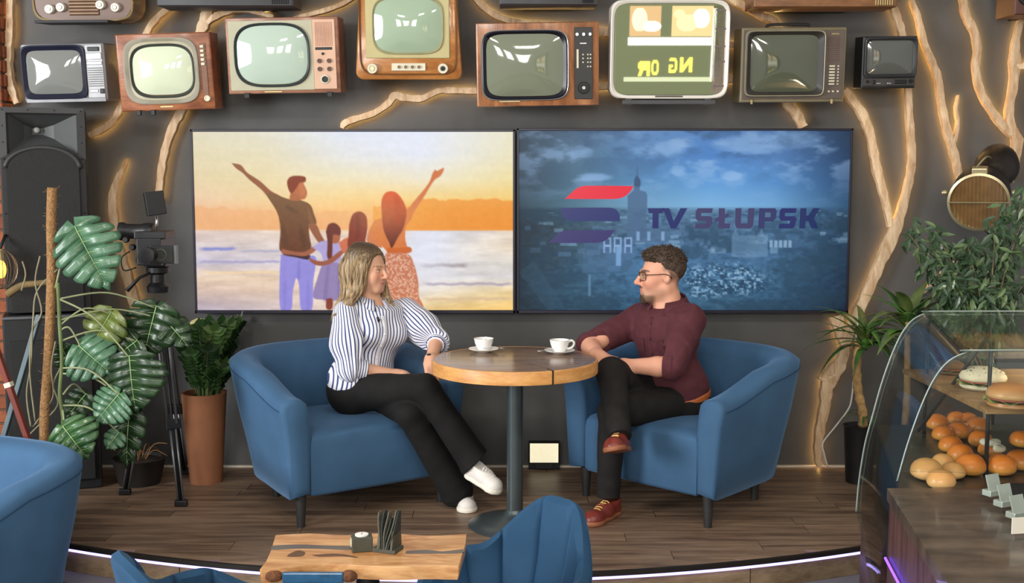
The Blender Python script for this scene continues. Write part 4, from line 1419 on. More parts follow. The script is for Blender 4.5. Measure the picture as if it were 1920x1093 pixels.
for i in range(6):
    x = -0.014 + i * 0.0058
    h = 0.10 + rn.uniform(-0.012, 0.016)
    ang = -8 + i * 5 + rn.uniform(-3, 3)
    lo = []
    for zt in np.linspace(0, 1, 7):
        wv = 0.0022 * math.sin(zt * 6 + i)
        wd_ = 0.032 * (1 - 0.72 * zt ** 1.4)
        xx = x + math.tan(R(ang)) * zt * h * 0.9 + wv
        lo.append([(xx - 0.0015, 0.02 - wd_, 0.012 + zt * h), (xx + 0.0015, 0.02 - wd_, 0.012 + zt * h), (xx + 0.0035, 0.02, 0.012 + zt * h * 1.02), (xx + 0.0015, 0.02 + wd_, 0.012 + zt * h), (xx - 0.0015, 0.02 + wd_, 0.012 + zt * h), (xx + 0.0005, 0.02, 0.012 + zt * h * 1.02)])
    M().bands(lo, None, True, True).build('napkin', nap_ms[i % 2], t, auto=50)
p = F(680, 1036, ZT)
t = thing('tealight_block', 'dark wooden block holding a white tealight on the slab table', 'candle holder', (p.x, p.y, ZT + 0.0007), (0, 0, R(12)))
M().box((0, 0.028, 0.022), (0.062, 0.056, 0.044), bev=0.003).build('block', green_m, t)
M().lathe([(0.02, 0.044), (0.0205, 0.048), (0.018, 0.0485), (0.002, 0.047)], 24, Matrix.Translation((0, 0.028, 0))).build('tealight', mat('candle_wax', (236, 232, 224), 0.5, var=0.03), t, auto=40)
M().tube([(0, 0.028, 0.047), (0.001, 0.028, 0.053)], 0.0008, 5).build('wick', black_m, t)
M().tube([(-0.0315, 0.028 + 0.016 * math.cos(a), 0.024 + 0.013 * math.sin(a)) for a in np.linspace(0, 2 * math.pi, 20)], 0.0018, 5).build('brand_ring', mat('ring_pale', (190, 196, 170), 0.5), t)

# ------------------------------------------------------------------ implicit surfaces for people, clothes and bread
def v3(p):
    return np.array([p[0], p[1], p[2]], np.float32)


class Cone:
    """round cone from a (radius ra) to b (radius rb)"""

    def __init__(s, a, b, ra, rb, k=0.02, op='+'):
        s.a, s.b, s.ra, s.rb, s.k, s.op = v3(a), v3(b), ra, rb, k, op
        r = max(ra, rb)
        s.lo, s.hi = np.minimum(s.a, s.b) - r, np.maximum(s.a, s.b) + r

    def d(s, p):
        ba = s.b - s.a
        t = np.clip(((p - s.a) @ ba) / (ba @ ba + 1e-9), 0, 1)
        q = p - s.a - t[:, None] * ba
        return np.sqrt((q * q).sum(1)) - (s.ra + (s.rb - s.ra) * t)


class Ell:
    """ellipsoid; fr is a 3x3 frame with the axes as rows"""

    def __init__(s, c, r, fr=None, k=0.02, op='+'):
        s.c, s.r, s.k, s.op = v3(c), np.array(r, np.float32), k, op
        s.fr = np.eye(3, dtype=np.float32) if fr is None else np.array(fr, np.float32)
        m = float(max(r))
        s.lo, s.hi = s.c - m, s.c + m

    def d(s, p):
        q = (p - s.c) @ s.fr.T
        k0 = np.sqrt(((q / s.r) ** 2).sum(1)) + 1e-9
        k1 = np.sqrt(((q / (s.r ** 2)) ** 2).sum(1)) + 1e-9
        return k0 * (k0 - 1) / k1


class Box:
    def __init__(s, c, h, fr=None, rd=0.01, k=0.01, op='+'):
        s.c, s.h, s.rd, s.k, s.op = v3(c), np.array(h, np.float32), rd, k, op
        s.fr = np.eye(3, dtype=np.float32) if fr is None else np.array(fr, np.float32)
        m = float(np.linalg.norm(s.h)) + rd
        s.lo, s.hi = s.c - m, s.c + m

    def d(s, p):
        q = np.abs((p - s.c) @ s.fr.T) - s.h + s.rd
        return np.sqrt((np.maximum(q, 0) ** 2).sum(1)) + np.minimum(q.max(1), 0) - s.rd


def sdf_eval(prims, p, margin):
    d = np.full(len(p), 9.0, np.float32)
    for pr in prims:
        g = margin + pr.k
        m = ((p > pr.lo - g) & (p < pr.hi + g)).all(1)
        if not m.any():
            continue
        e = pr.d(p[m]).astype(np.float32)
        o = d[m]
        if pr.op == '+':
            h = np.clip(0.5 + 0.5 * (o - e) / pr.k, 0, 1)
            d[m] = o * (1 - h) + e * h - pr.k * h * (1 - h)
        else:
            h = np.clip(0.5 - 0.5 * (o + e) / pr.k, 0, 1)
            d[m] = o * (1 - h) - e * h + pr.k * h * (1 - h)
    return d


def sdf_mesh(prims, h=0.005, post=None, pad=0.02):
    """surface nets over the union of the primitives; post(points, d) can clip or add relief"""
    plus = [q for q in prims if q.op == '+']
    lo = np.min([q.lo for q in plus], 0) - pad
    hi = np.max([q.hi for q in plus], 0) + pad
    C = 4
    n = np.ceil((hi - lo) / (h * C)).astype(int) + 1
    margin = h * C * 2.2 + 0.012

    def f(p):
        d = sdf_eval(prims, p, margin)
        return post(p, d) if post else d
    ax = [lo[i] + (np.arange(n[i]) + 0.5) * h * C for i in range(3)]
    g = np.stack(np.meshgrid(*ax, indexing='ij'), -1).reshape(-1, 3).astype(np.float32)
    dc = f(g).reshape(n)
    act = np.abs(dc) < h * C * 1.35
    big = act.copy()
    for a in range(3):
        big |= np.roll(act, 1, a) | np.roll(act, -1, a)
    act = big
    N = n * C
    fine = np.repeat(np.repeat(np.repeat(dc, C, 0), C, 1), C, 2)
    m = np.repeat(np.repeat(np.repeat(act, C, 0), C, 1), C, 2)
    idx = np.argwhere(m)
    pts = (lo + idx * h).astype(np.float32)
    val = np.empty(len(pts), np.float32)
    for s0 in range(0, len(pts), 400000):
        val[s0:s0 + 400000] = f(pts[s0:s0 + 400000])
    fine[m] = val
    sgn = fine < 0
    # cells with a sign change
    cnt = np.zeros(N - 1, np.int8)
    for dx in (0, 1):
        for dy in (0, 1):
            for dz in (0, 1):
                cnt += sgn[dx:N[0] - 1 + dx, dy:N[1] - 1 + dy, dz:N[2] - 1 + dz]
    cell = (cnt > 0) & (cnt < 8)
    ci = np.argwhere(cell)
    vid = np.full(N - 1, -1, np.int64)
    vid[cell] = np.arange(len(ci))
    acc = np.zeros((len(ci), 3))
    num = np.zeros(len(ci))
    corners = [(a, b, c) for a in (0, 1) for b in (0, 1) for c in (0, 1)]
    for i, a in enumerate(corners):
        for b in corners[i + 1:]:
            if sum(abs(a[k] - b[k]) for k in range(3)) != 1:
                continue
            da = fine[ci[:, 0] + a[0], ci[:, 1] + a[1], ci[:, 2] + a[2]]
            db = fine[ci[:, 0] + b[0], ci[:, 1] + b[1], ci[:, 2] + b[2]]
            x = (da < 0) != (db < 0)
            t = np.where(x, da / (da - db + 1e-12), 0)
            pos = np.array(a) + t[:, None] * (np.array(b) - np.array(a))
            acc[x] += pos[x]
            num[x] += 1
    co = lo + (ci + acc / np.maximum(num, 1)[:, None]) * h
    faces = []
    for a in range(3):
        b, c = (a + 1) % 3, (a + 2) % 3
        sl0 = [slice(None)] * 3
        sl1 = [slice(None)] * 3
        sl0[a], sl1[a] = slice(0, N[a] - 1), slice(1, N[a])
        ch = sgn[tuple(sl0)] != sgn[tuple(sl1)]
        e = np.argwhere(ch)
        ok = (e[:, b] > 0) & (e[:, c] > 0) & (e[:, b] < N[b] - 1) & (e[:, c] < N[c] - 1)
        e = e[ok]
        fl = sgn[e[:, 0], e[:, 1], e[:, 2]]
        q = []
        for ob, oc in ((0, 0), (-1, 0), (-1, -1), (0, -1)):
            w_ = e.copy()
            w_[:, b] += ob
            w_[:, c] += oc
            q.append(vid[w_[:, 0], w_[:, 1], w_[:, 2]])
        q = np.stack(q, 1)
        q[~fl] = q[~fl][:, ::-1]
        faces.append(q)
    faces = np.concatenate(faces)
    faces = faces[(faces >= 0).all(1)]
    return co.astype(np.float32), faces


def sdf_obj(name, prims, mt, parent, h=0.005, post=None, color=None, floats=None, smooth_it=1):
    co, fa = sdf_mesh(prims, h, post)
    # light relaxation
    for _ in range(smooth_it):
        s_ = np.zeros_like(co)
        n_ = np.zeros(len(co))
        for i in range(4):
            for j in (1, 3):
                np.add.at(s_, fa[:, i], co[fa[:, (i + j) % 4]])
                np.add.at(n_, fa[:, i], 1)
        co = co * 0.5 + 0.5 * s_ / np.maximum(n_, 1)[:, None]
    me = bpy.data.meshes.new(name)
    me.vertices.add(len(co))
    me.vertices.foreach_set('co', co.astype(np.float32).ravel())
    me.loops.add(len(fa) * 4)
    me.loops.foreach_set('vertex_index', fa.astype(np.int32).ravel())
    me.polygons.add(len(fa))
    me.polygons.foreach_set('loop_start', (np.arange(len(fa)) * 4).astype(np.int32))
    me.update(calc_edges=True)
    me.validate()
    if color is not None:
        q = np.clip(color(co), 0, 255) / 255.0
        q = np.where(q <= 0.04045, q / 12.92, ((q + 0.055) / 1.055) ** 2.4)
        at = me.attributes.new('col', 'FLOAT_COLOR', 'POINT')
        at.data.foreach_set('color', np.concatenate([q, np.ones((len(q), 1))], 1).astype(np.float32).ravel())
    if floats is not None:
        for nm, fn in floats.items():
            at = me.attributes.new(nm, 'FLOAT', 'POINT')
            at.data.foreach_set('value', fn(co).astype(np.float32))
    return link(name, me, mt, parent, smooth=True, world=True)


def folds(p, amp, f=22.0, seed=0.0):
    a = np.sin(p[:, 0] * f * 1.1 + p[:, 2] * f * 0.6 + 2.2 * np.sin(p[:, 1] * f * 0.5 + seed) + seed)
    b = np.sin(p[:, 2] * f * 1.3 - p[:, 0] * f * 0.5 + 1.7 * np.sin(p[:, 0] * f * 0.7 + seed * 2) + seed * 3)
    return amp * (np.maximum(a, 0) * 0.6 + np.maximum(b, 0) * 0.5 - 0.4)


def unit(v):
    v = np.array(v, float)
    return v / (np.linalg.norm(v) + 1e-12)


def J(px, py, Y):
    return np.array(P(px, py, Y))


def frame(fwd, up):
    """rows: right, forward, up"""
    f_ = unit(fwd)
    r_ = unit(np.cross(f_, unit(up)))
    u_ = np.cross(r_, f_)
    return np.array([r_, f_, u_])


class Head:
    def __init__(s, c, yaw, pitch, roll=0.0, sc=1.0, male=False):
        f_ = np.array([math.sin(yaw) * math.cos(pitch), -math.cos(yaw) * math.cos(pitch), math.sin(pitch)])
        s.c, s.sc = np.array(c, float), sc
        s.fr = frame(f_, (math.sin(roll), 0, math.cos(roll)))
        s.male = male

    def w(s, x, y, z):
        return s.c + s.sc * (x * s.fr[0] + y * s.fr[1] + z * s.fr[2])

    def loc(s, p):
        return ((p - s.c) @ s.fr.T) / s.sc

    def prims(s):
        q, S, ml = [], s.sc, s.male
        E = lambda c, r, k=0.02, op='+': q.append(Ell(s.w(*c), [v * S for v in r], s.fr, k * S, op))
        Cn = lambda a, b, ra, rb, k=0.012, op='+': q.append(Cone(s.w(*a), s.w(*b), ra * S, rb * S, k * S, op))
        E((0, -0.016, 0.034), (0.074, 0.094, 0.086))
        E((0, 0.034, -0.022), (0.061, 0.060, 0.082), 0.03)
        E((0, 0.036, -0.072), (0.049 if ml else 0.040, 0.050, 0.042), 0.03)
        Cn((-0.016, 0.074, -0.099), (0.016, 0.074, -0.099), 0.017, 0.017, 0.03)
        for sx in (-1, 1):
            E((sx * 0.042, 0.062, -0.022), (0.024, 0.026, 0.024), 0.03)
            Cn((sx * (0.05 if ml else 0.045), -0.01, -0.060), (sx * 0.020, 0.06, -0.095), 0.018 if ml else 0.014, 0.018 if ml else 0.014, 0.03)
            E((sx * 0.031, 0.104, 0.004), (0.019, 0.018, 0.013), 0.014, '-')
            Cn((sx * 0.012, 0.091, 0.022), (sx * 0.046, 0.078, 0.022), 0.0085 if ml else 0.0065, 0.006, 0.014)
            E((sx * 0.031, 0.0765, 0.003), (0.0145, 0.0125, 0.0115), 0.004)
            E((sx * 0.0125, 0.100, -0.034), (0.0085, 0.011, 0.0075), 0.008)
        Cn((0, 0.090, 0.016), (0, 0.117, -0.025), 0.0085, 0.0115, 0.012)
        E((0, 0.117, -0.028), (0.0125, 0.012, 0.0105), 0.008)
        E((0, 0.086, -0.064), (0.027, 0.014, 0.02), 0.02)
        for sx in (-1, 1):
            Cn((0, 0.0955, -0.0600), (sx * 0.024, 0.082, -0.0585), 0.0050, 0.003, 0.008)
            Cn((0, 0.0935, -0.0700), (sx * 0.021, 0.082, -0.0640), 0.0060, 0.0035, 0.008)
            Cn((0, 0.1005, -0.0650), (sx * 0.027, 0.084, -0.0605), 0.0026, 0.0022, 0.004, '-')
            if not ml:
                E((sx * 0.040, 0.056, -0.044), (0.024, 0.026, 0.030), 0.03)
        for sx in (-1, 1):
            E((sx * 0.075, -0.012, -0.004), (0.010, 0.019, 0.031), 0.01)
            E((sx * 0.0835, -0.006, 0.002), (0.006, 0.010, 0.018), 0.006, '-')
        return q


def hand(wrist, d, nrm, side, curl=0.4, spread=0.12, sc=1.0, thumb_in=0.5):
    """palm plus five jointed fingers; d points to the fingertips, nrm out of the back of the hand"""
    d, n = unit(d), unit(nrm)
    n = unit(n - d * (n @ d))
    x = np.cross(d, n) * side          # towards the thumb
    q = []
    W = lambda a, b, c: np.array(wrist) + sc * (a * x + b * d + c * n)
    fr = np.array([x, d, n])
    q.append(Box(W(0.0, 0.048, -0.002), [0.039 * sc, 0.046 * sc, 0.0135 * sc], fr, 0.012 * sc, 0.015))
    q.append(Cone(W(0, -0.02, 0), W(0, 0.02, 0), 0.027 * sc, 0.028 * sc, 0.02))
    for i, (bx, ln, rd) in enumerate(((0.029, 0.074, 0.0088), (0.010, 0.082, 0.0092), (-0.010, 0.076, 0.0088), (-0.028, 0.060, 0.0078))):
        ang = (0.015 - i * 0.012) * spread * 10
        a0 = W(bx, 0.082, 0.0)
        dirv = np.array([math.sin(ang), math.cos(ang), 0.0])
        c = 0.0
        p0 = a0
        for seg, frac in enumerate((0.45, 0.32, 0.23)):
            c += curl * (0.8 if seg == 0 else 1.0)
            vv = dirv[0] * x + dirv[1] * math.cos(c) * d - math.sin(c) * n
            p1 = p0 + unit(vv) * ln * frac * sc
            q.append(Cone(p0, p1, rd * sc * (1 - 0.08 * seg), rd * sc * (0.94 - 0.08 * seg), 0.004))
            p0 = p1
    t0 = W(0.030, 0.022, -0.006)
    t1 = W(0.052, 0.052, -0.012 - 0.012 * thumb_in)
    t2 = W(0.054 - 0.012 * thumb_in, 0.082, -0.016 - 0.016 * thumb_in)
    t3 = W(0.050 - 0.022 * thumb_in, 0.104, -0.018 - 0.02 * thumb_in)
    q += [Cone(t0, t1, 0.015 * sc, 0.0115 * sc, 0.012), Cone(t1, t2, 0.0112 * sc, 0.0102 * sc, 0.004), Cone(t2, t3, 0.0102 * sc, 0.0085 * sc, 0.004)]
    return q


def shoe(root, ankle, heel, toe, up, label, cu, cs, lace_m, wid=0.046, leng=None, laces=5, hgt=0.075, name='shoe'):
    """heel and toe are points on the sole; up is the sole normal"""
    heel, toe = np.array(heel, float), np.array(toe, float)
    L = np.linalg.norm(toe - heel)
    fr = frame(toe - heel, up)
    W = lambda x, y, z: heel + x * fr[0] + y * L * fr[1] + z * fr[2]
    up_pr = [Cone(W(0, 0.12, 0.035), W(0, 0.45, 0.034), 0.034, 0.038, 0.02), Cone(W(0, 0.45, 0.034), W(0.004, 0.80, 0.026), 0.038, wid * 0.86, 0.02),
             Ell(W(0.003, 0.80, 0.022), [wid * 0.92, L * 0.19, 0.032], fr, 0.02), Cone(W(0, 0.13, 0.04), W(0, 0.16, hgt), 0.033, 0.036, 0.02),
             Cone(W(0, 0.20, hgt - 0.006), W(0, 0.50, 0.05), 0.034, 0.03, 0.03)]

    def clip_up(p, d):
        z = (p - heel) @ fr[2]
        y = ((p - heel) @ fr[1]) / L
        top = hgt + 0.004 - 0.012 * np.clip(y * 3, 0, 1)
        return np.maximum(np.maximum(d, 0.012 - z), z - top)
    r = sdf_obj(name, up_pr, cu, root, 0.0045, clip_up)
    if label: r['label'] = label
    sole = [Cone(W(0, 0.13, 0.012), W(0.0, 0.42, 0.012), 0.036, 0.036, 0.03), Cone(W(0, 0.42, 0.012), W(0.004, 0.78, 0.012), 0.036, wid, 0.02), Ell(W(0.003, 0.80, 0.012), [wid * 1.02, L * 0.21, 0.03], fr, 0.01)]

    def clip_s(p, d):
        z = (p - heel) @ fr[2]
        return np.maximum(np.maximum(d - 0.002, -z), z - 0.024)
    sdf_obj('sole', sole, cs, r, 0.0045, clip_s)
    for i in range(laces):
        t = 0.40 + 0.075 * i
        zz = 0.080 - 0.022 * (t - 0.3) / 0.5 - 0.006
        zz = 0.091 - (t - 0.35) * 0.062
        wv = 0.021
        M().tube([W(-wv, t, zz - 0.012), W(-wv * 0.5, t + 0.01, zz - 0.001), W(wv * 0.5, t + 0.02, zz - 0.001), W(wv, t + 0.03, zz - 0.012)], 0.0028, 6).build('lace', lace_m, r, world=True)
    return r, W


skin_w = attr_mat('skin_warm', rough=0.5, sss=0.12, spec=0.35, bump=0.05, bscale=400)


def head_color(H, base, lips, male=False, hairc=None):
    def fn(p):
        q = H.loc(p)
        c = np.tile(np.array(base, float), (len(p), 1))
        near = np.linalg.norm(q, axis=1) < 0.2
        x, y, z = q[:, 0], q[:, 1], q[:, 2]

        def mix(m, col):
            m = np.clip(m, 0, 1)[:, None] * near[:, None]
            return c * (1 - m) + np.array(col, float) * m
        ax = np.abs(x)
        c = mix(np.exp(-((ax - 0.042) / 0.02) ** 2 - ((z + 0.03) / 0.022) ** 2) * (y > 0.03) * 0.45, (226, 138, 116))
        c = mix(np.exp(-((z + 0.03) / 0.012) ** 2 - (x / 0.018) ** 2) * (y > 0.10) * 0.5, (224, 136, 120))
        lip = np.clip(1.3 - (ax / 0.024) ** 2 - ((z + 0.065 - 8 * ax ** 2) / 0.0105) ** 2, 0, 1) * (y > 0.075)
        c = mix(lip * 0.9, lips)
        brow = np.clip(1.6 - ((ax - 0.031) / 0.02) ** 4 - ((z - 0.027 + 6 * (ax - 0.031) ** 2) / (0.0052 if male else 0.0036)) ** 2, 0, 1) * (y > 0.05)
        c = mix(brow * (0.85 if male else 0.6), hairc or (112, 82, 60))
        lid = np.clip(1.2 - ((ax - 0.031) / 0.016) ** 2 - ((z - 0.009) / 0.0045) ** 2, 0, 1) * (y > 0.06)
        c = mix(lid * 0.55, (96, 62, 52))
        if male:
            beard = np.clip((-0.052 - z) / 0.012, 0, 1) * np.clip((y - 0.035) / 0.02, 0, 1) * (1 - lip)
            beard = np.maximum(beard * np.clip((-0.082 - z) / 0.01 + np.clip(1 - np.abs(ax - 0.028) / 0.008, 0, 1), 0, 1), np.clip(1.3 - (ax / 0.03) ** 2 - ((z + 0.050) / 0.008) ** 2, 0, 1) * (y > 0.075) * (1 - lip))
            c = mix(beard * 0.8, (92, 70, 54))
            jaw = np.clip((-0.045 - z) / 0.02, 0, 1) * np.clip((y + 0.02) / 0.03, 0, 1) * np.clip((z + 0.125) / 0.01, 0, 1)
            c = mix(jaw * 0.34 * (1 - lip), (140, 112, 92))
            fade = np.clip((0.062 + 0.0 * y - z) / 0.02, 0, 1) * np.clip((0.012 - y) / 0.02, 0, 1) * np.clip((z - (-0.035 - 0.0 * y)) / 0.03, 0, 1) * (ax > 0.03)
            fade = np.maximum(fade, np.clip((-0.05 - y) / 0.02, 0, 1) * np.clip((z + 0.075) / 0.03, 0, 1))
            ear = np.clip(1.3 - ((y + 0.012) / 0.02) ** 2 - ((z + 0.004) / 0.033) ** 2, 0, 1) * (ax > 0.07)
            c = mix(fade * 0.72 * (1 - ear), (110, 92, 78))
        return c
    return fn


def eyes(H, root, iris):
    for sx, nm in ((-1, 'eye'), (1, 'eye')):
        e = M()
        c = H.w(sx * 0.031, 0.0785, 0.001)
        mq = Matrix([list(H.fr[:, k]) for k in range(3)]).to_4x4()
        e.ball((0, 0, 0), (0.0125 * H.sc, 0.0122 * H.sc, 0.0066 * H.sc), 14, 10, Matrix.Translation(c) @ mq)
        o = e.build(nm, mat('eye_white', (226, 220, 214), 0.2, var=0.02), root, smooth=True, world=True)
        c2 = H.w(sx * 0.031, 0.0860, 0.0005)
        M().ball(c2, 0.0054 * H.sc, 12, 8).build('iris', mat('iris_dark', iris, 0.15, var=0.1), o, smooth=True, world=True)


def angle_attr(a, b, per, ref=(0, 0, 1)):
    """stripe coordinate running around the axis a-b"""
    a, b = np.array(a, float), np.array(b, float)
    t = unit(b - a)
    u = unit(np.cross(t, ref))
    w_ = np.cross(t, u)

    def fn(p):
        q = p - a
        ang = np.arctan2(q @ w_, q @ u)
        return ang / per
    return fn


def stripe_mat(name, c1, c2, duty=0.45):
    m = bpy.data.materials.new(name)
    m.use_nodes = True
    nt = m.node_tree
    b = nt.nodes['Principled BSDF']
    b.inputs['Roughness'].default_value = 0.8
    b.inputs['Specular IOR Level'].default_value = 0.2
    a = nt.nodes.new('ShaderNodeAttribute')
    a.attribute_name = 'stripe'
    fr = nt.nodes.new('ShaderNodeMath')
    fr.operation = 'FRACT'
    nt.links.new(a.outputs['Fac'], fr.inputs[0])
    r = nt.nodes.new('ShaderNodeValToRGB')
    e = r.color_ramp.elements
    e[0].position, e[0].color = 0.0, lin(c1)
    e[1].position, e[1].color = 1.0 - duty, lin(c1)
    k = e.new(1.0 - duty + 0.04)
    k.color = lin(c2)
    k = e.new(0.96)
    k.color = lin(c2)
    k = e.new(1.0)
    k.color = lin(c1)
    nt.links.new(fr.outputs[0], r.inputs['Fac'])
    nt.links.new(r.outputs[0], b.inputs['Base Color'])
    return m

# ------------------------------------------------------------------ the woman
body = {}
pel, chest, neck = J(672, 722, -0.55), J(704, 632, -0.56), J(697, 562, -0.565)
rsh, lsh = J(648, 592, -0.665), J(760, 582, -0.455)
relb, rwri = J(660, 690, -0.735), J(752, 704, -0.67)
lelb, lwri = J(818, 642, -0.60), J(807, 678, -0.80)
rhip, lhip = J(658, 736, -0.655), J(694, 728, -0.46)
rkn, rank = J(797, 728, -0.885), J(886, 858, -0.90)
lkn, lank = J(768, 777, -0.88), J(848, 908, -0.79)
HW_ = Head(J(690, 504, -0.572), R(64), R(-6), R(-2), 0.94)
bfr = frame(np.cross((0, 0, 1), lsh - rsh) * -1.0, unit(neck - pel))   # body frame
if bfr[1] @ np.array([0.6, -0.8, 0]) < 0:
    bfr[1] *= -1
    bfr[0] *= -1
WR = thing('person', 'seated woman in a blue and white striped blouse and black trousers', 'person', (pel[0], pel[1], 0.0))
hd = HW_.prims()
torso_w = [Cone(rsh, lsh, 0.052, 0.052, 0.03), Ell((rsh + lsh) / 2 * 0.35 + chest * 0.65, [0.145, 0.10, 0.15], bfr, 0.05),
           Ell(chest * 0.4 + pel * 0.6, [0.125, 0.092, 0.15], bfr, 0.05), Cone(rhip, lhip, 0.10, 0.10, 0.05)]
bust = [Ell(chest + bfr[1] * 0.075 + sx * bfr[0] * 0.062 + np.array([0, 0, 0.03]), [0.062, 0.055, 0.06], bfr, 0.04) for sx in (-1, 1)]
arms_w = [Cone(rsh, relb, 0.046, 0.037, 0.02), Cone(relb, rwri, 0.037, 0.025, 0.015), Cone(lsh, lelb, 0.046, 0.037, 0.02), Cone(lelb, lwri, 0.036, 0.025, 0.015)]
arms_w += hand(rwri, J(800, 712, -0.66) - rwri, (0, 0.3, 1), 1, 0.35, sc=0.92)
arms_w += hand(lwri, J(812, 712, -0.875) - lwri, (0.35, -0.5, 0.8), -1, 0.38, sc=0.92)
legs_w = [Cone(rhip, rkn, 0.06, 0.042, 0.02), Cone(rkn, rank, 0.04, 0.028, 0.02), Cone(lhip, lkn, 0.06, 0.042, 0.02), Cone(lkn, lank, 0.04, 0.028, 0.02)]
neck_w = [Cone(HW_.w(0, -0.012, -0.075), neck + np.array([0, 0, -0.02]), 0.045, 0.053, 0.025)]
inner = [Cone(q.a, q.b, q.ra * 0.86, q.rb * 0.86, q.k) if isinstance(q, Cone) else Ell(q.c, q.r * 0.86, q.fr, q.k) for q in torso_w]
wbody = sdf_obj('body', hd + neck_w + inner + arms_w + legs_w, skin_w, WR, 0.0042, color=head_color(HW_, (218, 166, 136), (196, 120, 108)))
eyes(HW_, WR, (60, 48, 40))

stripe_m = stripe_mat('striped_cotton', (232, 232, 238), (66, 76, 124), 0.40)
slv_r = J(668, 700, -0.725)      # end of the right sleeve


def clip_plane(pt, n):
    pt, n = np.array(pt, float), unit(n)
    return lambda p: (p - pt) @ n


# bodice
hem = clip_plane(pel + np.array([0, 0, -0.005]), (0.10, -0.10, -1))


def post_b(p, d):
    d = d + folds(p, 0.005, 26, 1.0)
    d = np.maximum(d, hem(p))
    d = np.maximum(d, clip_plane(neck + np.array([0, 0, 0.006]), bfr[2] + 0.45 * bfr[1])(p))
    return d


bod = [Cone(rsh * 0.86 + lsh * 0.14, rsh * 0.14 + lsh * 0.86, 0.060, 0.060, 0.03), Ell((rsh + lsh) / 2 * 0.35 + chest * 0.65, [0.158, 0.112, 0.16], bfr, 0.05), Ell(chest * 0.45 + pel * 0.55, [0.148, 0.118, 0.15], bfr, 0.06),
       Cone(rhip + np.array([0, 0, 0.06]), lhip + np.array([0, 0, 0.06]), 0.118, 0.118, 0.05), Cone(neck + np.array([0, 0, -0.02]), (rsh + lsh) / 2, 0.062, 0.09, 0.04)] + \
      [Ell(chest + bfr[1] * 0.085 + sx * bfr[0] * 0.06 + np.array([0, 0, 0.03]), [0.066, 0.056, 0.062], bfr, 0.05) for sx in (-1, 1)]
ax0, ax1 = pel, neck


def stripe_b(p):
    q = (p - chest) @ bfr.T
    return (q[:, 0] + 0.35 * np.sign(q[:, 0]) * np.maximum(0, 0.06 - q[:, 1]) * 0.9) / 0.0165 + 50


blouse = sdf_obj('blouse', bod, stripe_m, WR, 0.005, post_b, floats={'stripe': stripe_b})


def sleeve(sh, elb, mid_r, cuff_a, cuff_b, seed):
    sh, elb = np.array(sh), np.array(elb)
    mid = sh * 0.45 + elb * 0.55
    pr = [Cone(sh + (sh - elb) * 0.02, mid, 0.066, mid_r, 0.03), Cone(mid, elb, mid_r, mid_r * 0.74, 0.03), Cone(elb, cuff_a, mid_r * 0.74, 0.05, 0.03)]
    t = unit(elb - sh)

    def post(p, d):
        q = (p - sh) @ t
        u = unit(np.cross(t, (0.3, 0.2, 1)))
        w_ = np.cross(t, u)
        ang = np.arctan2((p - sh) @ w_, (p - sh) @ u)
        d = d + 0.004 * np.sin(ang * 15 + seed) * np.clip(q / 0.26, 0.15, 1) + folds(p, 0.006, 24, seed)
        return np.maximum(d, clip_plane(cuff_a, np.array(cuff_a) - elb)(p))
    s_ = sdf_obj('sleeve', pr, stripe_m, WR, 0.005, post, floats={'stripe': angle_attr(sh, elb, 0.21)})
    cd_ = unit(np.array(cuff_b) - np.array(cuff_a))
    cpr = [Cone(np.array(cuff_a) - cd_ * 0.01, cuff_b, 0.052, 0.048, 0.01)]
    sdf_obj('cuff', cpr, stripe_m, s_, 0.005, lambda p, d: np.maximum(np.maximum(d, clip_plane(cuff_b, cd_)(p)), clip_plane(np.array(cuff_a) - cd_ * 0.02, -cd_)(p)),
            floats={'stripe': lambda p: ((p - np.array(cuff_a)) @ cd_) / 0.0125})


sleeve(rsh, relb, 0.088, relb + (rwri - relb) * 0.10, relb + (rwri - relb) * 0.30, 0.5)
sleeve(lsh, lelb, 0.082, lelb + (lwri - lelb) * 0.02, lelb + (lwri - lelb) * 0.14, 2.1)

# collar, placket and buttons, clip microphone
nb_ = neck + np.array([0, 0, 0.012])
for sgn in (-1, 1):
    lo = []
    for i in range(13):
        a = R(-172 + 152 * i / 12) if sgn < 0 else R(172 - 152 * i / 12)
        dirv = math.sin(a) * bfr[0] + math.cos(a) * bfr[1]
        t = i / 12
        c0 = nb_ + dirv * (0.060 + 0.006 * t) + np.array([0, 0, 0.022 - 0.034 * t])
        c1 = nb_ + dirv * (0.078 + 0.028 * t) + np.array([0, 0, -0.012 - 0.052 * t])
        lo.append([tuple(c0), tuple(c0 + dirv * 0.004 + np.array([0, 0, 0.003])), tuple(c1 + dirv * 0.004), tuple(c1 - dirv * 0.002)])
    o = M().bands(lo, None, True, True).build('collar', stripe_m, WR, smooth=True, world=True)
    vs = np.array([v.co for v in o.data.vertices])
    at = o.data.attributes.new('stripe', 'FLOAT', 'POINT')
    at.data.foreach_set('value', np.repeat(np.arange(13) * 1.25, 4).astype(np.float32))


def front_of(t, side=0.0):
    """a point on the front of the blouse, t from neck 0 to hem 1"""
    c = neck * (1 - t) + pel * t
    p = c + bfr[1] * 0.35 + bfr[0] * side
    for _ in range(40):
        d = post_b(np.array([p], np.float32), sdf_eval(bod, np.array([p], np.float32), 0.5))[0]
        if d < 0.002:
            break
        p = p - bfr[1] * max(0.002, d * 0.7)
    return p


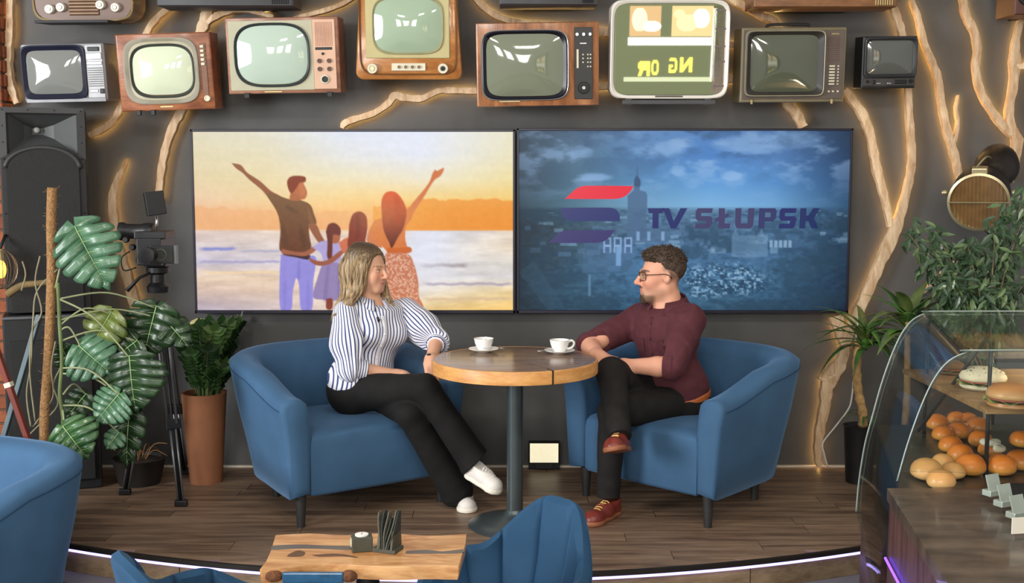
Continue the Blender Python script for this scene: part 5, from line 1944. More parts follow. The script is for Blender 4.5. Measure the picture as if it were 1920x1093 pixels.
pk = [front_of(t) for t in np.linspace(0.16, 0.92, 16)]
M().tube([p_ + bfr[1] * 0.0005 for p_ in pk], 0.010, 8, flat=0.28).build('placket', mat('blouse_white', (222, 222, 230), 0.8, var=0.05), WR, smooth=True, world=True)
for t in (0.22, 0.36, 0.50, 0.64, 0.78):
    p_ = front_of(t) + bfr[1] * 0.004
    M().ball(p_, (0.005, 0.005, 0.005), 10, 6).build('button', mat('button_white', (244, 242, 240), 0.3, var=0.02), WR, smooth=True, world=True)
mp_ = front_of(0.20, 0.03) + bfr[1] * 0.006
mc = thing('clip_microphone', 'tiny black clip microphone on the woman\'s blouse', 'microphone', mp_)
M().tube([mp_ + np.array([-0.003, 0, 0.012]), mp_ + np.array([0.003, -0.002, -0.012])], [0.006, 0.005], 8).build('capsule', black_m, mc, smooth=True, world=True)
M().box(tuple(mp_ + np.array([0.002, 0.002, -0.002])), (0.014, 0.006, 0.008)).build('clip', black_m, mc, world=True)

# trousers
tro_m = mat('black_trousers', (30, 29, 29), 0.85, spec=0.2, var=0.12, scale=18, sheen=0.15)
hem_r = rank + (rank - rkn) * 0.06
hem_l = lank + (lank - lkn) * 0.10
tr = [Cone(rhip, lhip, 0.115, 0.112, 0.05), Ell(pel + np.array([0, 0, -0.02]), [0.165, 0.125, 0.09], bfr, 0.05),
      Cone(rhip, rkn, 0.098, 0.066, 0.03), Cone(rkn, rank, 0.064, 0.074, 0.025), Cone(rank, hem_r, 0.074, 0.082, 0.01),
      Cone(lhip, lkn, 0.09, 0.062, 0.02), Cone(lkn, lank, 0.062, 0.074, 0.02), Cone(lank, hem_l, 0.074, 0.084, 0.01)]


def post_t(p, d):
    d = d + folds(p, 0.004, 20, 4.0)
    near_r = np.linalg.norm(p - hem_r, axis=1) < 0.16
    d = np.where(near_r & (np.linalg.norm(p - hem_r, axis=1) < np.linalg.norm(p - hem_l, axis=1)), np.maximum(d, clip_plane(hem_r, rank - rkn + np.array([0.10, 0, 0.0]))(p)), d)
    near_l = np.linalg.norm(p - hem_l, axis=1) < 0.16
    d = np.where(near_l, np.maximum(d, 0.012 - p[:, 2]), d)
    fw = (p - pel) @ np.array([0.53, -0.85, 0.0])
    return np.where(fw < 0.10, np.maximum(d, clip_plane(pel + np.array([0, 0, 0.04]), (0, 0, 1))(p)), d)


sdf_obj('trousers', tr, tro_m, WR, 0.005, post_t)
white_m = mat('white_leather', (228, 222, 214), 0.45, var=0.04, bump=0.1, bscale=120)
wsole_m = mat('cream_sole', (236, 228, 212), 0.5, var=0.04)
dsole = J(934, 905, -1.00)
shoe(WR, rank, J(876, 893, -0.905), J(936, 926, -1.00), (0.42, -0.25, 0.86), 'white sneaker on the crossed leg', white_m, wsole_m, mat('lace_white', (240, 238, 232), 0.7, var=0.03), hgt=0.085)
ft = F(881, 962, 0.0)
he = F(862, 941, 0.0)
shoe(WR, lank, (ft.x - 0.055, ft.y + 0.19, 0.0), (ft.x, ft.y - 0.005, 0.0), (0, 0, 1), 'white sneaker on the floor', white_m, wsole_m, mat('lace_white'), hgt=0.085)

# hair: cap, long locks down the back and over the near shoulder
hair_m = bpy.data.materials.new('blond_hair')
hair_m.use_nodes = True
nt = hair_m.node_tree
bs = nt.nodes['Principled BSDF']
bs.inputs['Roughness'].default_value = 0.42
tc = nt.nodes.new('ShaderNodeTexCoord')
mp = nt.nodes.new('ShaderNodeMapping')
mp.inputs['Scale'].default_value = (60, 60, 1.6)
nt.links.new(tc.outputs['Object'], mp.inputs['Vector'])
no = nt.nodes.new('ShaderNodeTexNoise')
no.inputs['Scale'].default_value = 1.6
no.inputs['Detail'].default_value = 4
nt.links.new(mp.outputs[0], no.inputs['Vector'])
ra = nt.nodes.new('ShaderNodeValToRGB')
ra.color_ramp.elements[0].position, ra.color_ramp.elements[0].color = 0.32, lin((92, 70, 48))
ra.color_ramp.elements[1].position, ra.color_ramp.elements[1].color = 0.70, lin((188, 160, 118))
nt.links.new(no.outputs['Fac'], ra.inputs['Fac'])
sp = nt.nodes.new('ShaderNodeSeparateXYZ')
nt.links.new(tc.outputs['Object'], sp.inputs[0])
mr = nt.nodes.new('ShaderNodeMapRange')
zc_ = float(HW_.c[2])
mr.inputs['From Min'].default_value, mr.inputs['From Max'].default_value = zc_ + 0.03, zc_ + 0.11
nt.links.new(sp.outputs['Z'], mr.inputs['Value'])
mxn = nt.nodes.new('ShaderNodeMix')
mxn.data_type = 'RGBA'
mxn.inputs[7].default_value = lin((70, 54, 40))
nt.links.new(mr.outputs[0], mxn.inputs[0])
nt.links.new(ra.outputs[0], mxn.inputs[6])
nt.links.new(mxn.outputs[2], bs.inputs['Base Color'])

# curtain paths in head space: x is towards her right (the viewer's side) or left
sr = 1.0 if (HW_.w(0.07, 0, 0) - HW_.w(-0.07, 0, 0))[1] < 0 else -1.0
near_pts = [HW_.w(sr * 0.060, 0.030, 0.075), HW_.w(sr * 0.080, 0.020, 0.020), J(672, 540, -0.655), J(655, 568, -0.68), J(632, 590, -0.70)]
back_pts = [HW_.w(sr * 0.02, -0.06, 0.085), HW_.w(sr * 0.035, -0.095, 0.0), J(655, 545, -0.60), J(640, 575, -0.62), J(628, 600, -0.62)]
far_pts = [HW_.w(-sr * 0.062, 0.03, 0.05), HW_.w(-sr * 0.076, 0.03, -0.03), J(722, 552, -0.50), J(735, 580, -0.545), J(729, 606, -0.60)]
hp = [Ell(HW_.w(0, -0.020, 0.038), [0.087 * 0.96, 0.107 * 0.96, 0.098 * 0.96], HW_.fr, 0.02)]
for pts, rr in ((near_pts, (0.026, 0.029, 0.026, 0.022, 0.009)), (back_pts, (0.045, 0.046, 0.036, 0.027, 0.011)), (far_pts, (0.024, 0.022, 0.020, 0.018, 0.008))):
    for i in range(4):
        hp.append(Cone(pts[i], pts[i + 1], rr[i], rr[i + 1], 0.025))


def post_h(p, d):
    q = HW_.loc(p)
    x, y, z = q[:, 0] * sr, q[:, 1], q[:, 2]
    # open the face: hairline rises from the cheeks to a side parting
    line = 0.036 + 0.20 * np.maximum(0, 0.062 - z) * (z > -0.2) * np.clip((0.09 - z) / 0.05, 0, 1) * 0.0
    face = np.minimum(y - (0.040 + 0.35 * np.maximum(0, z - 0.02)), 0.088 - z)
    face = np.minimum(face, 0.075 - np.abs(x) * 1.0 + 0.012)
    low = np.minimum(np.minimum(y + 0.01, 0.10 - np.abs(x)), -0.035 - z)
    inz = (np.abs(z) < 0.14)
    d = np.where(inz, np.maximum(d, np.minimum(face, 1) * 1.0), d)
    strand = np.sin(x * 420 + y * 260 + 1.0 * np.sin(z * 12)) * 0.0010 + np.sin(x * 190 - y * 330 + 1.0 * np.sin(z * 9)) * 0.0010
    return d + strand


sdf_obj('hair', hp, hair_m, WR, 0.0042, post_h)
rl = random.Random(11)
lk = M()
for pts, rr, cnt in ((near_pts, (0.026, 0.030, 0.028, 0.024, 0.016), 90), (back_pts, (0.046, 0.048, 0.040, 0.031, 0.020), 90), (far_pts, (0.024, 0.022, 0.021, 0.019, 0.012), 26)):
    for i in range(cnt):
        a, b_ = rl.random() * 6.283, 0.75 + 0.35 * rl.random()
        o1 = np.array([math.cos(a), math.sin(a), 0.15 * math.sin(2 * a)]) * b_
        ln = 0.9 + 0.22 * rl.random()
        path = [np.array(pts[k]) + o1 * rr[k] for k in range(5)]
        path[4] = path[3] + (path[4] - path[3]) * ln
        cp = catmull([tuple(q) for q in path], 5)
        nn = len(cp)
        lk.tube(cp, [0.0030 * (1 - 0.8 * (k / nn) ** 3) for k in range(nn)], 5)
lk.build('hair_locks', hair_m, WR, smooth=True, world=True)['kind'] = 'stuff'
# wrist watch
wd_dir = unit(lwri - lelb)
wc = lwri - wd_dir * 0.012
u_ = unit(np.cross(wd_dir, (0, 0, 1)))
w__ = np.cross(wd_dir, u_)
wt = thing('wristwatch', 'slim pale wristwatch on the woman\'s wrist', 'watch', wc)
M().tube([wc + (u_ * math.cos(a) + w__ * math.sin(a)) * 0.0285 for a in np.linspace(0, 2 * math.pi, 25)], 0.005, 6, flat=0.5).build('strap', mat('watch_strap', (214, 206, 196), 0.4, metal=0.3), wt, smooth=True, world=True)
M().ball(tuple(wc + (0.2 * u_ - 1.0 * w__) * 0.03 if w__[2] < 0 else wc + (0.2 * u_ + 1.0 * w__) * 0.03), (0.012, 0.012, 0.007), 12, 8).build('dial', black_m, wt, smooth=True, world=True)

# ------------------------------------------------------------------ the man
pel, chest, neck = J(1262, 742, -0.55), J(1252, 640, -0.57), J(1255, 566, -0.575)
rsh, lsh = J(1200, 598, -0.43), J(1291, 602, -0.70)
relb, rwri = J(1106, 648, -0.56), J(1122, 668, -0.765)
lelb, lwri = J(1258, 688, -0.865), J(1176, 686, -0.79)
rhip, lhip = J(1240, 744, -0.47), J(1285, 752, -0.62)
rkn, rank = J(1147, 700, -0.855), J(1160, 802, -1.08)
lkn, lank = J(1150, 772, -0.92), J(1141, 905, -0.93)
HM = Head(J(1240, 516, -0.575), R(-87), R(-3), R(1), 1.06, male=True)
bfm = frame((-0.72, -0.69, 0), unit(neck - pel))
MR = thing('person', 'seated man with glasses and beard in a maroon shirt', 'person', (pel[0], pel[1], 0.0))
tors = [Cone(rsh, lsh, 0.062, 0.062, 0.03), Ell((rsh + lsh) / 2 * 0.4 + chest * 0.6, [0.165, 0.125, 0.17], bfm, 0.05), Ell(chest * 0.4 + pel * 0.6 + bfm[1] * 0.02, [0.155, 0.135, 0.16], bfm, 0.05), Cone(rhip, lhip, 0.10, 0.10, 0.05)]
inner = [Cone(q.a, q.b, q.ra * 0.86, q.rb * 0.86, q.k) if isinstance(q, Cone) else Ell(q.c, q.r * 0.86, q.fr, q.k) for q in tors]
arms = [Cone(rsh, relb, 0.054, 0.046, 0.02), Cone(relb, rwri, 0.048, 0.033, 0.015), Cone(lsh, lelb, 0.054, 0.046, 0.02), Cone(lelb, lelb * 0.7 + lwri * 0.3, 0.046, 0.047, 0.015), Cone(lelb * 0.7 + lwri * 0.3, lwri, 0.047, 0.032, 0.015)]
arms += hand(rwri, J(1152, 676, -0.83) - rwri, (-0.4, 0.3, 0.9), 1, 0.35, sc=1.05)
arms += hand(lwri, J(1140, 672, -0.76) - lwri, (0.3, -0.1, 1.0), -1, 0.30, sc=1.05)
legs = [Cone(rhip, rkn, 0.065, 0.05, 0.02), Cone(rkn, rank, 0.045, 0.035, 0.02), Cone(lhip, lkn, 0.065, 0.05, 0.02), Cone(lkn, lank, 0.045, 0.035, 0.02)]
nk = [Cone(HM.w(0, -0.022, -0.07), neck + np.array([0, 0, -0.03]), 0.060, 0.068, 0.03), Cone(HM.w(0, 0.045, -0.085), HM.w(0, 0.0, -0.12), 0.035, 0.045, 0.03)]
sdf_obj('body', HM.prims() + nk + inner + arms + legs, skin_w, MR, 0.0042, color=head_color(HM, (224, 164, 136), (192, 116, 104), True, (74, 58, 46)))
eyes(HM, MR, (70, 64, 58))

shirt_m = mat('maroon_cotton', (88, 48, 54), 0.85, spec=0.2, var=0.10, scale=30, bump=0.08, bscale=200, sheen=0.2)
slL = lelb + (lwri - lelb) * 0.13
slR = relb + (rwri - relb) * 0.06
shp = [Cone(rsh, lsh, 0.074, 0.074, 0.03), Ell((rsh + lsh) / 2 * 0.4 + chest * 0.6, [0.180, 0.138, 0.18], bfm, 0.05), Ell(chest * 0.35 + pel * 0.65 + bfm[1] * 0.02, [0.172, 0.150, 0.17], bfm, 0.05),
       Cone(rhip + np.array([0, 0, 0.06]), lhip + np.array([0, 0, 0.06]), 0.12, 0.12, 0.05), Cone(neck + np.array([0, 0, -0.03]), (rsh + lsh) / 2, 0.072, 0.11, 0.04),
       Cone(rsh, relb, 0.078, 0.064, 0.03), Cone(relb, slR, 0.064, 0.060, 0.01), Cone(lsh, lelb, 0.080, 0.064, 0.03), Cone(lelb, slL, 0.064, 0.062, 0.01)]


def post_s(p, d):
    d = d + folds(p, 0.0075, 21, 2.4) + folds(p, 0.003, 47, 0.7)
    for e, w_, a in ((relb, rwri, slR), (lelb, lwri, slL)):
        m = np.linalg.norm(p - a, axis=1) < 0.10
        d = np.where(m, np.maximum(d, clip_plane(a, w_ - e)(p)), d)
    d = np.maximum(d, clip_plane(neck + np.array([0, 0, 0.012]), bfm[2] + 0.5 * bfm[1])(p))
    return np.maximum(d, clip_plane(pel + np.array([0, 0, 0.012]), (0.25, 0.1, -1))(p))


sdf_obj('shirt', shp, shirt_m, MR, 0.005, post_s)
for e, w_, a in ((relb, rwri, slR), (lelb, lwri, slL)):
    dd = unit(w_ - e)
    sdf_obj('rolled_cuff', [Cone(a - dd * 0.05, a, 0.066, 0.064, 0.01)], shirt_m, MR, 0.005, lambda p, d, a=a, dd=dd: np.maximum(np.maximum(d + folds(p, 0.003, 40, 1), clip_plane(a + dd * 0.004, dd)(p)), clip_plane(a - dd * 0.045, -dd)(p)))
nb_ = neck + np.array([0, 0, 0.014])
for sgn in (-1, 1):
    lo = []
    for i in range(13):
        a = R(-175 + 150 * i / 12) if sgn < 0 else R(175 - 150 * i / 12)
        dirv = math.sin(a) * bfm[0] + math.cos(a) * bfm[1]
        t = i / 12
        c0 = nb_ + dirv * (0.076 + 0.004 * t) + np.array([0, 0, 0.026 - 0.04 * t])
        c1 = nb_ + dirv * (0.096 + 0.028 * t) + np.array([0, 0, -0.016 - 0.054 * t])
        lo.append([tuple(c0), tuple(c0 + dirv * 0.004 + np.array([0, 0, 0.003])), tuple(c1 + dirv * 0.005), tuple(c1 - dirv * 0.002)])
    M().bands(lo, None, True, True).build('collar', shirt_m, MR, smooth=True, world=True)


def front_m_(t, side=0.0):
    c = neck * (1 - t) + pel * t
    p = c + bfm[1] * 0.4 + bfm[0] * side
    for _ in range(50):
        d = post_s(np.array([p], np.float32), sdf_eval(shp, np.array([p], np.float32), 0.5))[0]
        if d < 0.002:
            break
        p = p - bfm[1] * max(0.002, d * 0.7)
    return p


pk = [front_m_(t) for t in np.linspace(0.14, 0.9, 16)]
M().tube(pk, 0.014, 8, flat=0.25).build('placket', shirt_m, MR, smooth=True, world=True)
for t in (0.2, 0.36, 0.52, 0.68):
    M().ball(front_m_(t) + bfm[1] * 0.004, 0.005, 10, 6).build('button', mat('button_plum', (60, 34, 38), 0.3), MR, smooth=True, world=True)
for sd in (-0.075, 0.075):
    c_ = front_m_(0.36, sd)
    a_, b_ = front_m_(0.36, sd - 0.035), front_m_(0.36, sd + 0.035)
    e_, f_ = front_m_(0.50, sd - 0.035), front_m_(0.50, sd + 0.035)
    o_ = bfm[1] * 0.004
    M().add([a_ + o_, b_ + o_, f_ + o_, e_ + o_, a_ - o_, b_ - o_, f_ - o_, e_ - o_], [(0, 1, 2, 3), (7, 6, 5, 4), (0, 4, 5, 1), (1, 5, 6, 2), (2, 6, 7, 3), (3, 7, 4, 0)]).build('chest_pocket', shirt_m, MR, world=True)
belt_c = pel + np.array([0, 0, 0.02])
sdf_obj('belt', [Ell(pel + bfm[1] * 0.01 + np.array([0, 0, 0.02]), [0.180, 0.150, 0.20], bfm, 0.02), Cone(rhip + np.array([0, 0, 0.03]), lhip + np.array([0, 0, 0.03]), 0.122, 0.122, 0.05)], mat('tan_belt', (176, 96, 48), 0.5, var=0.12), MR, 0.006,
        lambda p, d: np.maximum(d, np.abs(clip_plane(pel + np.array([0, 0, 0.002]), (0.25, 0.1, -1))(p)) - 0.017))
tr = [Cone(rhip, lhip, 0.122, 0.122, 0.05), Ell(pel + np.array([0, 0, -0.02]), [0.175, 0.140, 0.09], bfm, 0.05), Cone(rhip, rkn, 0.10, 0.074, 0.03), Cone(rkn, rank, 0.072, 0.056, 0.025), Cone(rank, rank + (rank - rkn) * 0.16, 0.056, 0.055, 0.01),
      Cone(lhip, lkn, 0.10, 0.074, 0.02), Cone(lkn, lank, 0.070, 0.055, 0.02), Cone(lank, lank + (lank - lkn) * 0.20, 0.055, 0.056, 0.01)]
hr_, hl_ = rank + (rank - rkn) * 0.16, lank + (lank - lkn) * 0.20


def post_t2(p, d):
    d = d + folds(p, 0.005, 24, 6.0)
    d = np.where(np.linalg.norm(p - hr_, axis=1) < 0.12, np.maximum(d, clip_plane(hr_, rank - rkn)(p)), d)
    d = np.where(np.linalg.norm(p - hl_, axis=1) < 0.12, np.maximum(d, clip_plane(hl_, lank - lkn)(p)), d)
    fw = (p - pel) @ np.array([-0.72, -0.69, 0.0])
    return np.where(fw < 0.12, np.maximum(d, clip_plane(pel + np.array([0, 0, 0.015]), (-0.25, -0.1, 1))(p)), d)


sdf_obj('trousers', tr, mat('black_jeans', (36, 34, 33), 0.85, spec=0.2, var=0.14, scale=22, bump=0.05, bscale=300), MR, 0.005, post_t2)
ox_m = mat('oxblood_leather', (122, 50, 40), 0.35, var=0.2, scale=25, bump=0.1, bscale=100)
tan_m = mat('tan_sole', (150, 92, 62), 0.6, var=0.1)
lac_m = mat('lace_yellow', (222, 184, 110), 0.7, var=0.05)
hp_ = np.array(F(1158, 966, 0.0))
tp_ = np.array(F(1098, 985, 0.0))
shoe(MR, lank, (lank[0] + 0.045, lank[1] + 0.05, 0.0), (lank[0] - 0.105, lank[1] - 0.165, 0.0), (0, 0, 1), 'oxblood laced shoe on the floor', ox_m, tan_m, lac_m, hgt=0.088, wid=0.048)
toe_ = J(1150, 846, -1.29)
heel_ = J(1172, 848, -1.045)
shoe(MR, rank, heel_, toe_ + np.array([0, 0, 0.0]), (-0.25, -0.1, 0.95), 'oxblood laced shoe on the crossed leg', ox_m, tan_m, lac_m, hgt=0.09, wid=0.048)

# hair, beard, glasses
mh = [Ell(HM.w(0, -0.018, 0.038), [0.0835 * HM.sc, 0.103 * HM.sc, 0.097 * HM.sc], HM.fr, 0.02), Ell(HM.w(0, 0.028, 0.094), [0.058, 0.052, 0.032], HM.fr, 0.03)]


def post_mh(p, d):
    q = HM.loc(p)
    y, z = q[:, 1], q[:, 2]
    zb = np.interp(y, [-0.12, -0.085, -0.05, -0.005, 0.012, 0.05, 0.09], [-0.045, -0.045, 0.012, 0.030, 0.062, 0.066, 0.074])
    d = d + 0.011 * np.exp(-np.maximum(z - zb, 0) / 0.016)
    d = d + 0.0022 * np.sin(q[:, 0] * 260 + 2.5 * np.sin(y * 90)) * np.sin(y * 150 + z * 120) + np.clip((0.05 - z) / 0.1, 0, 1) * 0.007
    return np.maximum(d, (zb - z) * 0.8 * HM.sc)


mhm = mat('short_brown_hair', (76, 60, 48), 0.7, var=0.35, scale=120, bump=0.5, bscale=250, stretch=(1, 1, 0.4))
mho = sdf_obj('hair', mh, mhm, MR, 0.0042, post_mh)
hv_ = np.empty(len(mho.data.vertices) * 3, np.float32)
mho.data.vertices.foreach_get('co', hv_)
hv_ = hv_.reshape(-1, 3)
hq = HM.loc(hv_)
cand = np.where((hq[:, 2] > 0.05) & (np.linalg.norm(hq - np.array([0, -0.018, 0.038]), axis=1) > 0.075))[0]
tf = M()
rt = random.Random(8)
for i in rt.sample(list(cand), min(520, len(cand))):
    p0, l0_ = hv_[i].astype(float), hq[i]
    out_ = unit(hv_[i] - HM.w(0, -0.018, 0.02))
    swp = unit(HM.fr[1] * (0.9 if l0_[1] > 0.0 else -0.2) + HM.fr[0] * rt.uniform(-0.7, 0.7) + HM.fr[2] * rt.uniform(-0.2, 0.3) + out_ * 0.35)
    ln_ = rt.uniform(0.010, 0.020)
    tf.tube([p0 - out_ * 0.003, p0 + swp * ln_ * 0.5 + out_ * 0.002, p0 + swp * ln_ + out_ * 0.001], [0.0026, 0.0020, 0.0006], 4)
tf.build('hair_tufts', mhm, MR, smooth=True, world=True)['kind'] = 'stuff'
bd = [Ell(HM.w(0, 0.082, -0.104), [0.034, 0.026, 0.030], HM.fr, 0.015), Cone(HM.w(-0.028, 0.080, -0.066), HM.w(-0.022, 0.078, -0.095), 0.008, 0.014, 0.01), Cone(HM.w(0.028, 0.080, -0.066), HM.w(0.022, 0.078, -0.095), 0.008, 0.014, 0.01),
      Cone(HM.w(-0.024, 0.089, -0.056), HM.w(0.0, 0.098, -0.050), 0.0055, 0.006, 0.006), Cone(HM.w(0.024, 0.089, -0.056), HM.w(0.0, 0.098, -0.050), 0.0055, 0.006, 0.006)]
sdf_obj('beard', bd, mat('brown_beard', (74, 58, 45), 0.8, var=0.3, scale=150, bump=0.6, bscale=300), MR, 0.0036, lambda p, d: d + 0.0015 * np.sin(p[:, 0] * 500) * np.sin(p[:, 2] * 430 + p[:, 1] * 300))
gl = thing('eyeglasses', 'dark-rimmed eyeglasses worn by the man', 'glasses', HM.w(0, 0.1, 0.0))
gm = mat('glasses_brown', (70, 40, 30), 0.3)
for sx in (-1, 1):
    rim = []
    for x, z in rrect(0.025, 0.0185, 0.008, 4, sx * 0.0325, 0.002):
        rim.append(HM.w(x, 0.103 - 6.0 * x * x, z))
    M().tube(rim + rim[:2], 0.0022, 6).build('rim', gm, gl, smooth=True, world=True)
    M().add([tuple(v) for v in rim], [tuple(range(len(rim)))]).build('lens', glass_mat('lens_glass', alpha=0.3), gl, world=True)
    M().tube([HM.w(sx * 0.058, 0.084, 0.010), HM.w(sx * 0.076, 0.06, 0.012), HM.w(sx * 0.083, 0.0, 0.012), HM.w(sx * 0.084, -0.018, 0.006), HM.w(sx * 0.080, -0.034, -0.012)], 0.0024, 6).build('temple_arm', gm, gl, smooth=True, world=True)
M().tube([HM.w(-0.010, 0.104, 0.006), HM.w(0, 0.1075, 0.009), HM.w(0.010, 0.104, 0.006)], 0.0022, 6).build('bridge', gm, gl, smooth=True, world=True)

# ------------------------------------------------------------------ loudspeaker on a bass cabinet
YS_ = -0.50
cab_m = mat('speaker_black', (27, 27, 28), 0.55, var=0.1, bump=0.15, bscale=200)
trim_m = mat('speaker_trim', (46, 46, 46), 0.5, var=0.08)
b0 = P(93, 588, YS_)
sm = mpp(b0)
t = thing('loudspeaker', 'large black loudspeaker with a horn above an arched grille', 'loudspeaker', (b0.x, YS_, b0.z), (0, 0, R(20)))
def sx_(px): return (px - 93) * sm
def sz_(py): return (588 - py) * sm
M().box((0, 0.22, sz_(397)), (150 * sm, 0.20, 383 * sm), bev=0.008).build('cabinet', cab_m, t)
A = rrect(75 * sm, 191 * sm, 0.01, 3, 0, sz_(397))
M().box((0, 0.065, sz_(440)), (148 * sm, 0.12, 290 * sm), bev=0.006).build('baffle', cab_m, t)
def loop4(x0, y0, x1, y1, y): return [(sx_(x0), y, sz_(y1)), (sx_(x1), y, sz_(y1)), (sx_(x1), y, sz_(y0)), (sx_(x0), y, sz_(y0))]
M().bands([loop4(19, 206, 167, 300, 0.12), loop4(19, 206, 167, 300, 0.0), loop4(32, 216, 155, 292, -0.004), loop4(36, 219, 151, 290, 0.01)]).build('horn_flange', trim_m, t)
M().bands([loop4(34, 217, 153, 291, 0.004), loop4(60, 236, 112, 262, 0.09), loop4(74, 242, 92, 254, 0.118)], None, False, True).build('horn', mat('horn_grey', (62, 64, 64), 0.5, var=0.08), t)
M().ball((sx_(82), 0.10, sz_(246)), (0.016, 0.012, 0.016), 12, 8).build('horn_driver', mat('driver_grey', (150, 150, 146), 0.5), t, smooth=True)
arch = [(sx_(30), sz_(584)), (sx_(30), sz_(318))] + [(sx_(92 + 62 * math.sin(R(a))), sz_(318 - 36 * math.cos(R(a)))) for a in range(-80, 81, 10)] + [(sx_(154), sz_(318)), (sx_(154), sz_(584))]
M().prism(arch, -0.016, 0.004).build('grille', mat('grille_mesh', (34, 34, 33), 0.7, var=0.35, scale=420, bump=0.5, bscale=600), t)
ar2 = [(sx_(92 + 64 * math.sin(R(a))), -0.012, sz_(318 - 39 * math.cos(R(a)))) for a in range(-88, 89, 8)]
M().tube(ar2, 0.012, 8, flat=0.8).build('arch_trim', trim_m, t, smooth=True)
for x, y in ((26, 211), (70, 211), (115, 211), (160, 211), (26, 240), (26, 270), (160, 240), (160, 270), (26, 300), (160, 300), (25, 400), (161, 400), (25, 500), (161, 500)):
    M().ball((sx_(x), -0.002, sz_(y)), (0.004, 0.003, 0.004), 8, 6).build('bolt', black_m, t, smooth=True)
t = thing('bass_cabinet', 'black bass cabinet under the loudspeaker behind the plants', 'loudspeaker', (b0.x, YS_, 0.0), (0, 0, R(20)))
hb = b0.z - 0.004
M().box((0, 0.15, hb / 2), (0.44, 0.30, hb), bev=0.008).build('cabinet', mat('bass_black', (26, 26, 27), 0.6, var=0.1), t)
M().box((0, -0.008, hb * 0.46), (0.38, 0.02, hb * 0.80), bev=0.004).build('grille', mat('grille_mesh'), t)
M().box((0, -0.004, hb - 0.012), (0.442, 0.02, 0.012), bev=0.002).build('edge_trim', mat('edge_grey', (92, 94, 96), 0.5, metal=0.4), t)

# ------------------------------------------------------------------ caged bulb lamp on the brick pillar
p = P(2, 505, -0.66)
t = thing('cage_lamp', 'glowing bulb in a wire cage beside the brick pillar', 'lamp', p)
M().ball(p, (0.024, 0.024, 0.045), 14, 10).build('bulb', mat('bulb_glow', (255, 190, 90), 0.3, emit=(255, 160, 60), estr=3.5, var=0), t, smooth=True, world=True)
M().lathe([(0.018, 0.045), (0.02, 0.09), (0.012, 0.1)], 14, Matrix.Translation(p)).build('socket', gold_m, t, auto=40, world=True)
for k in range(6):
    a = math.pi * k / 6
    M().tube([(p.x + 0.075 * math.sin(q) * math.cos(a), p.y + 0.075 * math.sin(q) * math.sin(a), p.z + 0.095 * math.cos(q)) for q in np.linspace(0, 2 * math.pi, 25)], 0.002, 5).build('cage_wire', mat('wire_steel', (120, 112, 96), 0.4, metal=0.7), t, world=True)
M().tube([(p.x, p.y, p.z + 0.1), (p.x - 0.01, p.y + 0.08, p.z + 0.16), (p.x - 0.16, p.y + 0.535, p.z + 0.16)], 0.008, 8).build('bracket', steel_m, t, smooth=True, world=True)

# leaning bars by the pillar
for nm, lab, a, b, wpx, m_ in (('red_bar', 'rust red wooden bar leaning at the left edge', (-12, 640), (60, 845), 13, mat('red_paint', (112, 48, 38), 0.6, var=0.15)), ('steel_bar', 'blue grey metal bar leaning beside the coir pole', (74, 590), (-2, 850), 13, mat('blue_grey_steel', (96, 112, 118), 0.5, var=0.1, metal=0.2))):
    p0, p1 = P(a[0], a[1], -1.22 if nm == 'red_bar' else -0.80), P(b[0], b[1], -1.22 if nm == 'red_bar' else -0.80)
    d = (p1 - p0)
    p1 = p0 + d * ((p0.z - 0.0) / (p0.z - p1.z))
    r_ = thing(nm, lab, 'bar', p1)
    up = (p0 - p1).normalized()
    q = up.to_track_quat('Z', 'Y').to_matrix().to_4x4()
    L_ = (p0 - p1).length
    M().box((0, 0, L_ / 2), (wpx * 0.0024, 0.022, L_), bev=0.003).build('shaft', m_, r_).matrix_basis = q
    if nm == 'red_bar':
        M().box((0, 0, L_ * 0.78), (0.038, 0.03, 0.022), bev=0.003).build('collar', cream_m, r_).matrix_basis = q
    else:
        M().box((0, 0, 0.01), (0.05, 0.04, 0.02), bev=0.003).build('foot', black_m, r_).matrix_basis = q

# ------------------------------------------------------------------ monstera on a coir pole
def green(nm, c, c2, rough=0.35):
    return mat(nm, c, rough, spec=0.5, var=0, scale=14, col2=c2, coat=0.15)


g_teal, g_dark, g_mid, g_yel = green('leaf_teal', (84, 122, 92), (52, 88, 62)), green('leaf_dark', (40, 66, 34), (24, 44, 24)), green('leaf_mid', (66, 104, 58), (40, 74, 40)), green('leaf_yellow', (112, 122, 54), (74, 92, 40))
rib_m = mat('leaf_rib', (142, 168, 118), 0.5, var=0.1)


